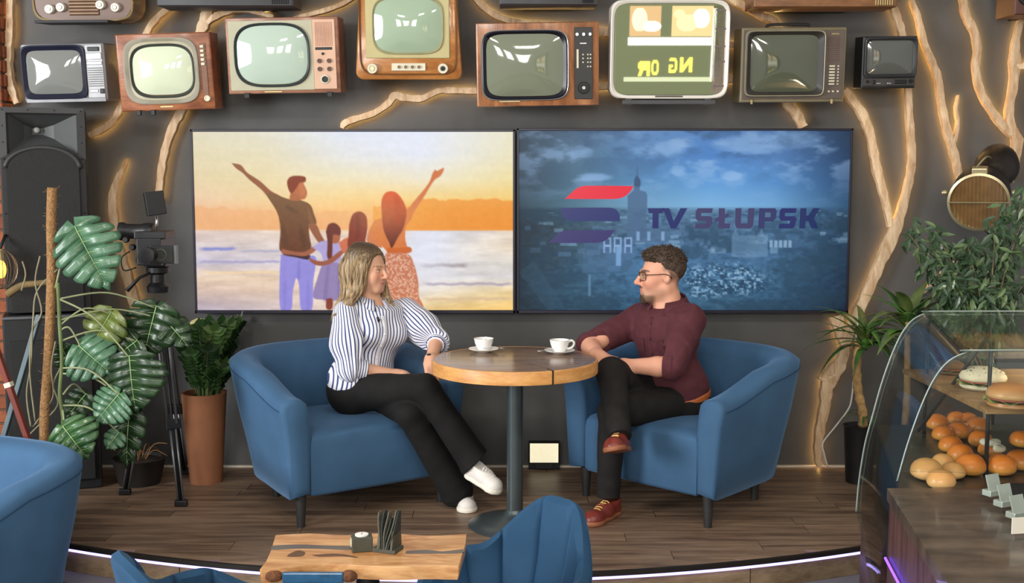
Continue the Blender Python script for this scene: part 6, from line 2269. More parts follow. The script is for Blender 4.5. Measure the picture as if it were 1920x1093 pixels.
def monstera_leaf(root, base, tip, width, m_, nrm=(0.0, -1.0, 0.45), droop=0.16, fingers=6, name='leaf'):
    base, tip = Vector(base), Vector(tip)
    L = (tip - base).length / 0.86
    fy = (tip - base).normalized()
    nz = Vector(nrm)
    nz = (nz - fy * nz.dot(fy)).normalized()
    fx = fy.cross(nz)
    m = M()
    rib = M()

    def pt(x, y):
        z = -droop * (x * x * 2.2 + max(0, y - 0.3) ** 2 * 0.9) + 0.03 * abs(x)
        return base + fx * (x * L) + fy * (y * L) + nz * (z * L)
    W2 = width / L / 2

    def half(y):      # half width along the rib, lobes reach behind the petiole
        return W2 * max(0.02, math.sin(math.pi * ((y + 0.16) / 1.04) ** 0.72)) ** 0.75
    for sg in (-1, 1):
        y0, y1 = -0.15, 0.84
        for f in range(fingers):
            a, b = y0 + (y1 - y0) * f / fingers, y0 + (y1 - y0) * (f + 1) / fingers
            gap = 0.74 if fingers > 2 else 1.0
            rows = []
            for i in range(4):
                yy = a + (b - a) * i / 3
                cy = (a + b) / 2
                row = []
                for fr_, sq in ((0.0, 1), (0.52, 1.0), (0.64, 0.90), (0.85, 0.88), (1.0, gap)):
                    ys = cy + (yy - cy) * sq
                    w_ = half(ys)
                    yr = max(0.0, ys) if fr_ == 0 else ys
                    row.append(pt(sg * fr_ * w_ * (1 - 0.05 * abs(i - 1.5)), yr + fr_ * 0.10 - (0.05 if ys < 0 else 0) * fr_))
                rows.append(row)
            m.bands(rows, closed=False)
            rib.tube([pt(0, max(0, (a + b) / 2 - 0.02)) + nz * 0.001, pt(sg * half((a + b) / 2) * 0.8, (a + b) / 2 + 0.08) + nz * 0.0015], [0.0016, 0.0006], 4)
    # tip
    m.bands([[pt(-half(0.84), 0.84 + 0.1 * 0), pt(0, 0.84), pt(half(0.84), 0.84)], [pt(-half(0.84) * 0.6, 0.93), pt(0, 0.93), pt(half(0.84) * 0.6, 0.93)], [pt(-0.004, 1.0), pt(0, 1.0), pt(0.004, 1.0)]], closed=False)
    o = m.build(name, m_, root, smooth=True, world=True)
    md = o.modifiers.new('thickness', 'SOLIDIFY')
    md.thickness = 0.0012
    rib.tube([pt(0, y) + nz * 0.001 for y in np.linspace(0, 0.95, 8)], [0.003 * (1 - 0.8 * k / 7) for k in range(8)], 5)
    rib.build('midrib', rib_m, o, smooth=True, world=True)
    return o


YM = -1.05
pb = P(84, 800, YM)
pt_ = F(86, 860, 0.0)
t = thing('monstera_plant', 'large monstera with split leaves on a coir pole', 'plant', (pb.x, YM, 0.0))
coir_m = mat('coir', (150, 112, 72), 0.95, var=0.3, scale=60, bump=0.9, bscale=120)
pole = [P(x, y, YM) for x, y in ((98, 352), (96, 420), (97, 500), (94, 600), (89, 700), (83, 790))]
pole.append(Vector((pole[-1].x - 0.01, YM, 0.14)))
M().tube(catmull([tuple(q) for q in pole], 6), 0.0215, 14).build('coir_pole', coir_m, t, smooth=True, world=True)
fz = M()
rf = random.Random(9)
for i in range(160):
    k = rf.random() * (len(pole) - 1.01)
    a = pole[int(k)].lerp(pole[int(k) + 1], k % 1)
    an = rf.random() * 6.28
    d = Vector((math.cos(an), math.sin(an), rf.uniform(-0.3, 0.5)))
    fz.tube([a + d * 0.018, a + d * (0.03 + 0.012 * rf.random()) + Vector((0, 0, rf.uniform(-0.01, 0.01)))], 0.0007, 3)
fz.build('coir_fibres', coir_m, t, world=True)['kind'] = 'stuff'
M().lathe([(0.10, 0.0), (0.135, 0.20), (0.14, 0.205), (0.125, 0.205), (0.12, 0.19), (0.0, 0.185)], 28, Matrix.Translation((pole[-1].x, YM, 0))).build('pot', mat('black_pot', (30, 30, 32), 0.5), t, auto=40, world=True)
stem = [P(x, y, YM - 0.03) for x, y in ((118, 800), (112, 740), (116, 680), (112, 610), (110, 560), (108, 530))]
stem.insert(0, Vector((pole[-1].x + 0.04, YM, 0.16)))
M().tube(catmull([tuple(q) for q in stem], 5), 0.009, 8).build('stem', mat('stem_green', (98, 112, 66), 0.6, var=0.2), t, smooth=True, world=True)
leaves = [((143, 430), (191, 522), -1.10, 122, g_teal, 6, (104, 540)), ((207, 588), (176, 640), -1.00, 84, g_yel, 4, (112, 610)), ((292, 578), (272, 655), -0.92, 108, g_dark, 5, (112, 560)),
          ((150, 650), (196, 690), -1.06, 104, g_teal, 5, (112, 620)), ((243, 672), (250, 756), -1.12, 128, g_dark, 6, (110, 560)), ((222, 740), (186, 782), -1.14, 84, g_teal, 6, (116, 690)),
          ((120, 802), (156, 850), -1.24, 100, g_mid, 5, (118, 780)), ((243, 762), (236, 858), -1.06, 62, g_dark, 5, (118, 700)), ((222, 812), (203, 836), -1.12, 44, g_teal, 3, (118, 760)),
          ((310, 600), (346, 640), -0.90, 62, g_dark, 4, (112, 600)), ((135, 690), (115, 650), -0.98, 60, g_dark, 4, (114, 690)), ((255, 640), (212, 672), -0.98, 90, g_dark, 5, (112, 640)),
          ((160, 740), (130, 776), -1.0, 56, g_dark, 4, (118, 740))]
for (bx, by), (tx, ty), Y_, wpx, m_, fg_, (ox, oy) in leaves:
    b_, t_ = P(bx, by, Y_), P(tx, ty, Y_ - 0.03)
    monstera_leaf(t, b_ + (b_ - t_) * 0.06, t_ + (t_ - b_) * 0.06, wpx * 1.12 * mpp(b_), m_, (rf.uniform(-0.25, 0.25), -1, rf.uniform(0.2, 0.6)), 0.18, fg_)
    o_ = P(ox, oy, YM - 0.03)
    mid = (o_ + b_) / 2 + Vector((0, 0, 0.05))
    M().tube(catmull([tuple(o_), tuple(mid), tuple(b_ + Vector((0, 0.006, 0)))], 6), [0.005 - 0.0001 * k for k in range(13)], 6).build('petiole', mat('petiole_green', (136, 142, 104), 0.6, var=0.15), t, smooth=True, world=True)
root_m = mat('aerial_root', (132, 126, 100), 0.8, var=0.2)
for pts in ([(108, 505), (70, 545), (62, 600), (58, 680), (50, 740), (58, 800)], [(75, 480), (66, 530), (78, 585), (60, 625), (56, 700), (66, 790)], [(42, 490), (48, 515), (40, 545)], [(104, 640), (96, 690), (100, 740), (84, 770), (62, 800)], [(120, 680), (100, 720), (108, 760), (70, 800), (40, 830)]):
    M().tube(catmull([tuple(P(x, y, YM - 0.02 + 0.03 * rf.random())) for x, y in pts], 5), 0.0038, 6).build('aerial_root', root_m, t, smooth=True, world=True)
br = [P(x, y, -0.75) for x, y in ((14, 552), (40, 536), (66, 532), (98, 528))]
M().tube(catmull([tuple(q) for q in br], 4), [0.02 - 0.0006 * k for k in range(13)], 8).build('old_stalk', mat('old_stalk', (112, 92, 56), 0.8, var=0.2), t, smooth=True, world=True)

# dark planter with dry roots beside it
p = F(262, 905, 0.0)
t = thing('dark_planter', 'dark planter with dry stalks behind the monstera leaves', 'planter', (p.x, p.y, 0))
M().lathe([(0.105, 0.0), (0.135, 0.13), (0.14, 0.135), (0.125, 0.135), (0.118, 0.12), (0.001, 0.115)], 28).build('pot', mat('planter_black', (38, 34, 32), 0.55, var=0.2), t, auto=40)
M().lathe([(0.116, 0.112), (0.06, 0.125), (0.001, 0.128)], 20, cap=False).build('soil', mat('soil', (52, 40, 30), 1.0, var=0.3, scale=60, bump=1.0, bscale=90), t, smooth=True)
for i in range(12):
    a = rf.random() * 6.28
    c, s_ = math.cos(a), math.sin(a)
    M().tube(catmull([(c * 0.03, s_ * 0.03, 0.12), (c * 0.08, s_ * 0.08, 0.17 + rf.random() * 0.04), (c * 0.15, s_ * 0.15, 0.13 + rf.random() * 0.08)], 4), 0.0028, 5).build('dry_stalk', mat('dry_stalk', (128, 96, 58), 0.8, var=0.2), t, smooth=True)

# ------------------------------------------------------------------ tall terracotta pot with a leafy plant
p = F(387, 902, 0.0)
t = thing('potted_zz_plant', 'glossy dark green plant in a tall terracotta pot', 'plant', (p.x, p.y, 0))
terra_m = mat('terracotta', (150, 98, 66), 0.75, var=0.1, scale=8, bump=0.1)
k = mpp(p)
zt_ = P(387, 735, p.y).z
M().lathe([(30 * k, 0.0), (41 * k, zt_ - 0.01), (42 * k, zt_), (38 * k, zt_), (37 * k, zt_ - 0.03), (0.001, zt_ - 0.03)], 36).build('pot', terra_m, t, auto=40)
M().lathe([(36.5 * k, zt_ - 0.028), (0.001, zt_ - 0.02)], 20, cap=False).build('soil', mat('soil'), t)
leaf_v = [(0, 0, 0), (0.35, 0.25, 0.03), (0.42, 0.55, 0.02), (0.0, 1.0, -0.05), (-0.42, 0.55, 0.02), (-0.35, 0.25, 0.03), (0, 0.5, -0.03)]
leaf_f = [(0, 1, 6), (1, 2, 6), (2, 3, 6), (3, 4, 6), (4, 5, 6), (5, 0, 6)]


def leaflet(m, p, d, n, ln, wd_=0.42):
    d = d.normalized()
    n = (n - d * n.dot(d))
    n = n.normalized() if n.length > 1e-4 else Vector((0, 0, 1))
    x = d.cross(n)
    m.add([p + x * (v[0] * ln * wd_ * 2) + d * (v[1] * ln) + n * (v[2] * ln) for v in leaf_v], leaf_f)


rz = random.Random(21)
zz = [g_dark, green('zz_green', (58, 92, 44), (34, 60, 30)), green('zz_light', (84, 112, 58), (52, 82, 40))]
for i in range(26):
    a = rz.random() * 6.28
    rr = rz.uniform(0.02, 0.085)
    b_ = Vector((rr * math.cos(a), rr * math.sin(a), zt_ - 0.03))
    hgt = rz.uniform(0.16, 0.40)
    out_ = rz.uniform(0.08, 0.17)
    pts = catmull([tuple(b_), tuple(b_ + Vector((math.cos(a) * out_ * 0.35, math.sin(a) * out_ * 0.35, hgt * 0.6))), tuple(b_ + Vector((math.cos(a) * out_, math.sin(a) * out_, hgt)))], 6)
    st_ = M().tube(pts, [0.005 - 0.0003 * q for q in range(len(pts))], 6).build('frond_stem', mat('frond_stem', (84, 104, 58), 0.6), t, smooth=True)
    lf = M()
    for q in range(3, len(pts)):
        pp = Vector(pts[q])
        tg = Vector(pts[q] - pts[q - 1]).normalized()
        sd = tg.cross(Vector((math.cos(a), math.sin(a), 0.3))).normalized()
        for s_ in (-1, 1):
            leaflet(lf, pp, sd * s_ + tg * 0.6, Vector((math.cos(a), math.sin(a), 0.8)), rz.uniform(0.05, 0.075))
    leaflet(lf, Vector(pts[-1]), tg, Vector((math.cos(a), math.sin(a), 0.5)), 0.07)
    lf.build('frond_leaves', zz[i % 3], st_, smooth=True)
lf = M()
q0 = P(352, 610, p.y)
tip_l = Vector(q0) - Vector((p.x, p.y, 0))
leaflet(lf, tip_l, Vector((0.9, -0.2, 0.35)), Vector((0, -1, 0.5)), 0.11, 0.2)
lf.build('dry_leaf', mat('dry_leaf', (176, 168, 112), 0.7), t)

# ------------------------------------------------------------------ tripod and video camera
YC = -0.58
hp0 = P(297, 548, YC)
t = thing('tripod', 'black camera tripod with tubular legs standing among the plants', 'tripod', (hp0.x, YC, 0.0))
tub_m = mat('tripod_steel', (112, 112, 114), 0.35, metal=0.6, var=0.05)
M().lathe([(0.05, 0.0), (0.055, 0.03), (0.035, 0.05), (0.035, 0.09), (0.055, 0.10), (0.055, 0.125), (0.03, 0.135)], 20, Matrix.Translation(hp0)).build('head', black_m, t, auto=40, world=True)
M().box((hp0.x, YC, hp0.z + 0.145), (0.11, 0.10, 0.03), bev=0.004).build('plate', black_m, t, world=True)
for fx_, fyy, dbl in ((P(338, 880, YC - 0.18).x, YC - 0.18, True), (P(236, 860, YC + 0.05).x, YC + 0.02, True), (hp0.x - 0.02, YC + 0.42, True)):
    ft = Vector((fx_, fyy, 0.0))
    d = (ft - hp0).normalized()
    sd = d.cross(Vector((0, 1, 0.2))).normalized()
    a0 = hp0 + d * 0.05
    ml = hp0.lerp(ft, 0.62)
    for o_ in (-0.022, 0.0, 0.022):
        M().tube([a0 + sd * o_ * 1.3, (ml if o_ else ft) + sd * o_], 0.0075, 8).build('leg_tube', tub_m if o_ else black_m, t, smooth=True, world=True)
    for o_ in (-0.013, 0.013):
        M().tube([ml + sd * o_, ft + sd * o_], 0.006, 8).build('leg_tube', tub_m, t, smooth=True, world=True)
    q = d.to_track_quat('Z', 'Y').to_matrix().to_4x4()
    M().box((0, 0, 0), (0.075, 0.03, 0.05), Matrix.Translation(ml) @ q, bev=0.004).build('leg_clamp', black_m, t, world=True)
    M().box((0, 0, 0), (0.06, 0.03, 0.03), Matrix.Translation(ft + Vector((0, 0, 0.016))), bev=0.006).build('foot', black_m, t, world=True)
M().tube([P(282, 512, YC - 0.05), P(262, 520, YC - 0.06), P(238, 545, YC - 0.10)], [0.006, 0.007, 0.011], 8).build('pan_handle', black_m, t, smooth=True, world=True)

cb = P(293, 497, YC)
t = thing('video_camera', 'black professional video camera with a raised monitor on the tripod', 'camera', cb)
cam_m = mat('camera_black', (28, 28, 30), 0.4, var=0.15, scale=30)
k = mpp(cb)
def C3(px, py, dy=0.0):
    q = P(px, py, YC)
    return (q.x, YC + dy, q.z)
M().box(C3(292, 470), (44 * k, 0.22, 50 * k), bev=0.006).build('camera_body', cam_m, t, world=True)
M().box(C3(290, 440), (58 * k, 0.16, 14 * k), bev=0.006).build('carry_handle', cam_m, t, world=True)
M().lathe([(0.036, 0), (0.042, 0.01), (0.042, 0.05), (0.037, 0.06), (0.037, 0.14), (0.045, 0.15), (0.045, 0.17), (0.03, 0.172)], 22, Matrix.Translation(C3(268, 434, 0.02)) @ Matrix.Rotation(R(-90), 4, 'Y') @ Matrix.Translation((0, 0, -0.05))).build('viewfinder', black_m, t, auto=40, world=True)
M().lathe([(0.03, 0), (0.034, 0.01), (0.034, 0.08), (0.04, 0.09), (0.04, 0.12), (0.028, 0.122)], 22, Matrix.Translation(C3(300, 474, -0.10)) @ Matrix.Rotation(R(90), 4, 'X')).build('lens', black_m, t, auto=40, world=True)
mo = M().box((0, 0, 0), (35 * k, 0.035, 44 * k), Matrix.Translation(C3(293, 381, -0.02)) @ Matrix.Rotation(R(-8), 4, 'Y') @ Matrix.Rotation(R(28), 4, 'Z'), bev=0.004).build('monitor', cam_m, t, world=True)
M().tube([C3(293, 405), C3(294, 418), C3(292, 432)], 0.007, 8).build('monitor_arm', chrome_m, t, smooth=True, world=True)
M().box(C3(322, 474, -0.13), (48 * k, 0.012, 33 * k), bev=0.003).build('flip_screen', cam_m, t, world=True)
M().box(C3(320, 474, -0.137), (38 * k, 0.004, 25 * k)).build('screen_face', mat('dim_screen', (44, 46, 44), 0.15, emit=(70, 72, 66), estr=0.25, var=0), t, world=True)
M().tube([(C3(318, 474)[0] + 10 * k * math.cos(a), YC - 0.141, C3(318, 474)[2] + 10 * k * math.sin(a)) for a in np.linspace(0, 6.283, 20)], 0.002, 5).build('screen_mark', mat('screen_mark_grey', (96, 96, 90), 0.4), t, world=True)
M().box(C3(345, 474, -0.13), (5 * k, 0.03, 34 * k), bev=0.002).build('screen_hood', tub_m, t, world=True)
for px, py in ((258, 462), (270, 486), (246, 448)):
    M().lathe([(0.014, 0), (0.016, 0.02), (0.012, 0.03)], 14, Matrix.Translation(C3(px, py, -0.06)) @ Matrix.Rotation(R(90), 4, 'X')).build('knob', black_m, t, auto=40, world=True)
M().tube(catmull([C3(250, 470, -0.05), C3(236, 482, -0.06), C3(240, 505, -0.06), C3(262, 500, -0.05)], 5), 0.004, 6).build('cable', black_m, t, smooth=True, world=True)

# ------------------------------------------------------------------ dracaena in a black pot, right of the armchair
p = F(1610, 903, 0.0)
t = thing('dracaena_plant', 'dracaena with a knotted bare trunk in a black pot', 'plant', (p.x, p.y, 0))
k = mpp(p)
zt_ = P(1610, 797, p.y).z
M().lathe([(24 * k, 0.0), (30 * k, zt_ - 0.012), (32 * k, zt_), (29 * k, zt_), (28 * k, zt_ - 0.02), (0.001, zt_ - 0.02)], 30).build('pot', mat('black_pot'), t, auto=40)
def T3(px, py, dy=0.0):
    q = P(px, py, p.y + dy)
    return Vector((q.x - p.x, dy, q.z))
tk = [T3(x, y) for x, y in ((1618, 800), (1617, 770), (1610, 740), (1607, 710), (1606, 680), (1610, 640))]
pts = catmull([tuple(q) for q in tk], 4)
M().tube(pts, [0.024 + 0.003 * math.sin(i * 2.1) for i in range(len(pts))], 10).build('trunk', mat('palm_trunk', (176, 140, 92), 0.85, var=0.3, scale=35, bump=0.6, bscale=60), t, smooth=True)


def strap_leaf(root, b, d, ln, wd_, bend, m_, name='leaf'):
    d = d.normalized()
    sd = d.cross(Vector((0, 0, 1)))
    sd = sd.normalized() if sd.length > 0.05 else Vector((1, 0, 0))
    rows = []
    pos = Vector(b)
    dirv = d.copy()
    n = 9
    for i in range(n + 1):
        t_ = i / n
        w_ = wd_ * (0.35 + 0.65 * math.sin(math.pi * min(1, t_ * 1.15 + 0.12) ** 0.8)) * (1 if t_ < 0.75 else (1 - t_) / 0.25 + 0.02)
        up_ = sd.cross(dirv).normalized()
        rows.append([pos - sd * w_ + up_ * w_ * 0.25, pos - up_ * 0.0, pos + sd * w_ + up_ * w_ * 0.25])
        pos = pos + dirv * ln / n
        dirv = (dirv + Vector((0, 0, -bend / n))).normalized()
    o = M().bands(rows, closed=False).build(name, m_, root, smooth=True)
    md = o.modifiers.new('thickness', 'SOLIDIFY')
    md.thickness = 0.001
    return o


rd = random.Random(4)
lg = [green('strap_green', (76, 112, 50), (42, 78, 36)), green('strap_bright', (98, 142, 60), (62, 104, 46)), green('strap_olive', (110, 122, 66), (70, 90, 44))]
crown = T3(1622, 640, -0.02)
for i in range(42):
    a = rd.random() * 6.28
    d = Vector((math.cos(a) * 0.9, math.sin(a) * 0.55 - 0.15, rd.uniform(0.05, 1.0)))
    strap_leaf(t, crown + Vector((0, 0, rd.uniform(-0.05, 0.08))), d, rd.uniform(0.18, 0.34), rd.uniform(0.015, 0.024), rd.uniform(0.8, 2.0), lg[i % 3])
for i in range(8):
    a = rd.random() * 6.28
    strap_leaf(t, T3(1622, 785), Vector((math.cos(a), math.sin(a) - 0.2, 0.9)), rd.uniform(0.10, 0.17), 0.008, 2.2, lg[i % 3])

# bright broad-leaved plant behind the glass case
p2_ = P(1700, 640, -0.75)
t = thing('broadleaf_plant', 'bright green broad-leaved plant above the glass case', 'plant', (p2_.x, -0.75, 0.0))
M().lathe([(0.09, 0.0), (0.125, 0.24), (0.13, 0.25), (0.115, 0.25), (0.11, 0.23), (0.001, 0.225)], 28).build('pot', mat('black_pot'), t, auto=40)
tz = P(1700, 592, -0.75).z
M().tube([(0, 0, 0.2), (0.01, 0, tz * 0.6), (0, 0, tz)], [0.02, 0.016, 0.014], 10).build('trunk', mat('palm_trunk'), t, smooth=True)
for i in range(20):
    a = rd.random() * 6.28
    d = Vector((math.cos(a), math.sin(a) * 0.7 - 0.2, rd.uniform(0.2, 1.3)))
    strap_leaf(t, Vector((0, 0, tz + rd.uniform(-0.1, 0.02))), d, rd.uniform(0.2, 0.32), rd.uniform(0.026, 0.038), rd.uniform(0.5, 1.5), lg[(i * 2) % 3])

# white cable hanging at the wall
pts = [P(x, y, -0.10) for x, y in ((1612, 585), (1604, 640), (1601, 700), (1597, 745), (1590, 768), (1566, 800), (1543, 830), (1545, 850), (1552, 876))]
cbl = M().tube(catmull([tuple(q) for q in pts], 5), 0.0045, 6).build('white_cable', mat('cable_white', (226, 224, 218), 0.5, var=0.03), None, smooth=True)
tag(cbl, 'white cable hanging down the wall left of the dracaena', 'cable')

# ------------------------------------------------------------------ weeping fig with narrow leaves
YF = -0.95
fb = P(1852, 640, YF)
t = thing('weeping_fig', 'weeping fig with narrow drooping leaves below the stage lamp', 'plant', (fb.x, YF, 0.0))
M().lathe([(0.12, 0.0), (0.16, 0.28), (0.165, 0.29), (0.15, 0.29), (0.145, 0.27), (0.001, 0.265)], 28).build('pot', mat('black_pot'), t, auto=40)
bark2 = mat('fig_bark', (142, 124, 98), 0.8, var=0.25, scale=40, bump=0.3)
rg = random.Random(17)
M().tube([(0, 0, 0.26), (0.015, 0, fb.z * 0.5), (-0.01, 0, fb.z)], [0.022, 0.018, 0.014], 10).build('trunk', bark2, t, smooth=True)
fol = [M(), M()]
ends = [((1704, 438), -0.05), ((1722, 420), 0.05), ((1740, 470), -0.1), ((1752, 432), 0.0), ((1770, 520), -0.12), ((1790, 470), 0.02), ((1812, 450), -0.1), ((1840, 470), 0.0), ((1868, 420), -0.12), ((1895, 380), -0.05), ((1915, 420), -0.1), ((1905, 480), 0.05), ((1930, 520), -0.1), ((1880, 540), -0.15), ((1835, 540), -0.15), ((1800, 560), -0.1), ((1760, 560), 0.0), ((1922, 360), 0.0), ((1740, 500), 0.05), ((1855, 505), 0.06), ((1780, 590), -0.12), ((1900, 590), -0.1), ((1850, 580), -0.15)]
for (ex, ey), dy in ends:
    e = P(ex, ey, YF + dy)
    e = Vector((e.x - fb.x, dy, e.z))
    s0 = Vector((rg.uniform(-0.02, 0.02), 0, fb.z - rg.uniform(0.0, 0.25)))
    md_ = s0.lerp(e, 0.55) + Vector((0, 0, 0.07))
    pts = catmull([tuple(s0), tuple(md_), tuple(e)], 8)
    M().tube(pts, [0.006 - 0.0003 * q for q in range(len(pts))], 6).build('twig', bark2, t, smooth=True)
    for q in range(4, len(pts)):
        for r_ in range(5):
            pp = Vector(pts[q]) + Vector((rg.uniform(-0.035, 0.035), rg.uniform(-0.05, 0.05), rg.uniform(-0.03, 0.035)))
            d = Vector((rg.uniform(-0.8, 0.8), rg.uniform(-0.6, 0.3), rg.uniform(-1.2, 0.1)))
            leaflet(fol[rg.random() < 0.3], pp, d, Vector((rg.uniform(-0.4, 0.4), -0.8, 0.7)), rg.uniform(0.045, 0.075), 0.19)
for i, f_ in enumerate(fol):
    o = f_.build('foliage', [green('fig_green', (72, 98, 66), (40, 62, 42)), green('fig_pale', (112, 134, 88), (74, 100, 62))][i], t)
    o['kind'] = 'stuff'

# ------------------------------------------------------------------ vintage stage lamp
YL = -0.62
c = P(1835, 378, YL)
base = Vector((c.x + 0.20, YL + 0.22, 0.0))
t = thing('stage_lamp', 'vintage stage lamp with a round ribbed lens and black housing', 'lamp', base)
ax_ = Vector((-0.42, -0.88, -0.20)).normalized()
q = ax_.to_track_quat('Z', 'Y').to_matrix().to_4x4()
MX = Matrix.Translation(c) @ q
k = mpp(c)
rL = 51 * k
brown_m = mat('lamp_black', (40, 32, 26), 0.4, var=0.2, metal=0.3)
M().lathe([(rL * 0.5, -0.36), (rL * 0.95, -0.34), (rL * 1.04, -0.20), (rL * 1.06, -0.03), (rL * 1.0, 0.0)], 36, MX).build('housing', brown_m, t, auto=40, world=True)
M().lathe([(rL * 0.98, -0.01), (rL * 1.06, 0.0), (rL * 1.08, 0.014), (rL * 0.99, 0.018), (rL * 0.96, 0.004)], 40, MX, cap=False).build('rim', mat('lamp_rim', (176, 164, 130), 0.35, metal=0.7), t, auto=40, world=True)
ln = M()
rows = []
for i in range(31):
    x = -1 + 2 * i / 30
    hh = math.sqrt(max(0, 1 - x * x)) * 0.985
    z = 0.002 + 0.004 * (i % 2) + 0.008 * (1 - x * x)
    rows.append([(x * rL * 0.985, y * hh * rL, z) for y in (-1, -0.5, 0, 0.5, 1)])
ln.bands(rows, MX, closed=False)
ln.build('ribbed_lens', mat('amber_lens', (112, 84, 50), 0.18, var=0.25, scale=12, spec=0.7, coat=0.4), t, world=True)
M().tube([MX @ Vector((-rL * 1.05, 0, 0.026)), MX @ Vector((rL * 1.05, 0, 0.026))], 0.0035, 6).build('cross_bar', mat('lamp_rim'), t, world=True)
M().box((0, 0, 0), (0.07, 0.05, 0.07), MX @ Matrix.Translation((0, rL * 1.05 if (MX @ Vector((0, 1, 0))).z > c.z else -rL * 1.05, -0.03)), bev=0.005).build('latch', mat('lamp_rim'), t, world=True)
M().lathe([(0.10, -0.28), (0.11, -0.15), (0.09, -0.05), (0.05, 0.0)], 24, Matrix.Translation(c + Vector((0.16, 0.2, 0.14))) @ q).build('vent_hood', brown_m, t, auto=40, world=True)
M().tube(catmull([tuple(MX @ Vector((-0.03, rL * 1.1, -0.02))), tuple(MX @ Vector((0.02, rL * 1.5, -0.10))), tuple(MX @ Vector((0.04, rL * 1.3, -0.22)))], 5), 0.005, 6).build('handle', mat('lamp_rim'), t, smooth=True, world=True)
for s_ in (-1, 1):
    M().lathe([(0.012, 0), (0.016, 0.01), (0.012, 0.024)], 12, MX @ Matrix.Translation((s_ * rL * 1.1, rL * 0.3, -0.02)) @ Matrix.Rotation(R(90 * s_), 4, 'Y')).build('clamp_knob', mat('lamp_rim'), t, auto=40, world=True)
bk = MX @ Vector((0, 0, -0.2))
M().tube([bk + Vector((0, 0, -rL)), Vector((base.x, base.y, bk.z - rL - 0.12)), Vector((base.x, base.y, 0.02))], 0.018, 12).build('stand_pole', steel_m, t, smooth=True, world=True)
M().lathe([(0.20, 0.0), (0.20, 0.015), (0.03, 0.03)], 28, Matrix.Translation(base)).build('stand_base', steel_m, t, auto=40, world=True)

# ------------------------------------------------------------------ counter and curved glass display case
Y0c, Y1c = -2.95, -1.98
prof = [(1.055, 0.34), (1.062, 0.46), (1.08, 0.60), (1.108, 0.72), (1.135, 0.83), (1.17, 0.94), (1.205, 1.02), (1.245, 1.07), (1.30, 1.095), (1.37, 1.10), (2.40, 1.10)]
prof = [(q[0], q[1]) for q in catmull(prof, 4)]
SK = 0.25      # the case runs slightly askew to the wall


def ofs(y):
    return (y - Y0c) * SK


t = thing('display_case', 'curved glass display case with bread at the right edge', 'display case', (1.75, -2.5, FLOOR_LOW))
panel_m = wood('case_panel', (96, 66, 60), (62, 40, 38), grain=(6, 6, 1), scale=4, rough=0.4)
M().slab([(1.075, Y0c), (2.4, Y0c), (2.4, Y1c), (1.075 + ofs(Y1c), Y1c)], FLOOR_LOW, 0.33).build('base_cabinet', panel_m, t, world=True)
gl_m = glass_mat('case_glass', tint=(249, 251, 249), alpha=0.2)
edge_m = mat('glass_edge', (150, 164, 158), 0.15, var=0.03, spec=0.8)
inn = []
for i, (x, z) in enumerate(prof):
    a, b = prof[max(0, i - 1)], prof[min(len(prof) - 1, i + 1)]
    tx, tz_ = b[0] - a[0], b[1] - a[1]
    l = math.hypot(tx, tz_)
    inn.append((x + tz_ / l * 0.006, z - tx / l * 0.006))
lo = [[(x, Y0c, z), (x2, Y0c, z2), (x2 + ofs(Y1c), Y1c, z2), (x + ofs(Y1c), Y1c, z)] for (x, z), (x2, z2) in zip(prof, inn)]
M().bands(lo, None, True, True).build('front_glass', gl_m, t, smooth=False, auto=40, world=True)
for y in (Y0c + 0.004, Y1c - 0.004):
    M().tube([(x - 0.001 + ofs(y), y, z) for x, z in prof if z > 0.7 or y > -2.5], 0.0024, 6).build('glass_rim', edge_m, t, smooth=True, world=True)
po = [(x + ofs(Y1c), z) for x, z in prof] + [(2.40 + ofs(Y1c), 0.34)]
M().prism(po, Y1c - 0.005, Y1c).build('end_glass', gl_m, t, world=True)
pn = [(x, z) for x, z in prof if z > 0.72] + [(2.40, 0.72)]
M().prism(pn, Y0c, Y0c + 0.005).build('end_glass', gl_m, t, world=True)
M().slab([(1.125, Y0c + 0.012), (2.35, Y0c + 0.012), (2.35, Y1c - 0.012), (1.12 + ofs(Y1c), Y1c - 0.012)], 0.655, 0.675).build('deck', mat('deck_steel', (84, 82, 78), 0.35, metal=0.4), t, world=True)
M().slab([(1.12, Y0c + 0.012), (1.135, Y0c + 0.012), (1.135 + ofs(Y1c), Y1c - 0.012), (1.12 + ofs(Y1c), Y1c - 0.012)], 0.335, 0.654).build('inner_front', mat('inner_dark', (38, 40, 46), 0.4), t, world=True)
SH = 0.905
M().box((1.86, -2.46, SH - 0.009), (0.90, 0.72, 0.016), bev=0.003).build('shelf', wood('shelf_wood', (168, 132, 88), (124, 92, 58), grain=(1, 6, 6), scale=4), t, world=True)
for x, y in ((1.46, -2.72), (1.46, -2.2)):
    M().tube([(x, y, 0.67), (x, y, 1.094)], 0.007, 8).build('shelf_post', mat('post_dark', (58, 62, 62), 0.4, metal=0.4), t, smooth=True, world=True)
M().tube([(1.44, -2.2, 0.70), (1.50, -2.6, 1.09)], 0.006, 8).build('brace', mat('post_dark'), t, smooth=True, world=True)
lm = mat('case_fill_glow', (255, 240, 214), 0.4, emit=(255, 232, 196), estr=55.0, var=0)  # glow of an unseen bar, added out of frame to brighten the bread
M().box((2.16, -2.5, 1.085), (0.10, 0.6, 0.012)).build('added_light_bar', lm, t, world=True)

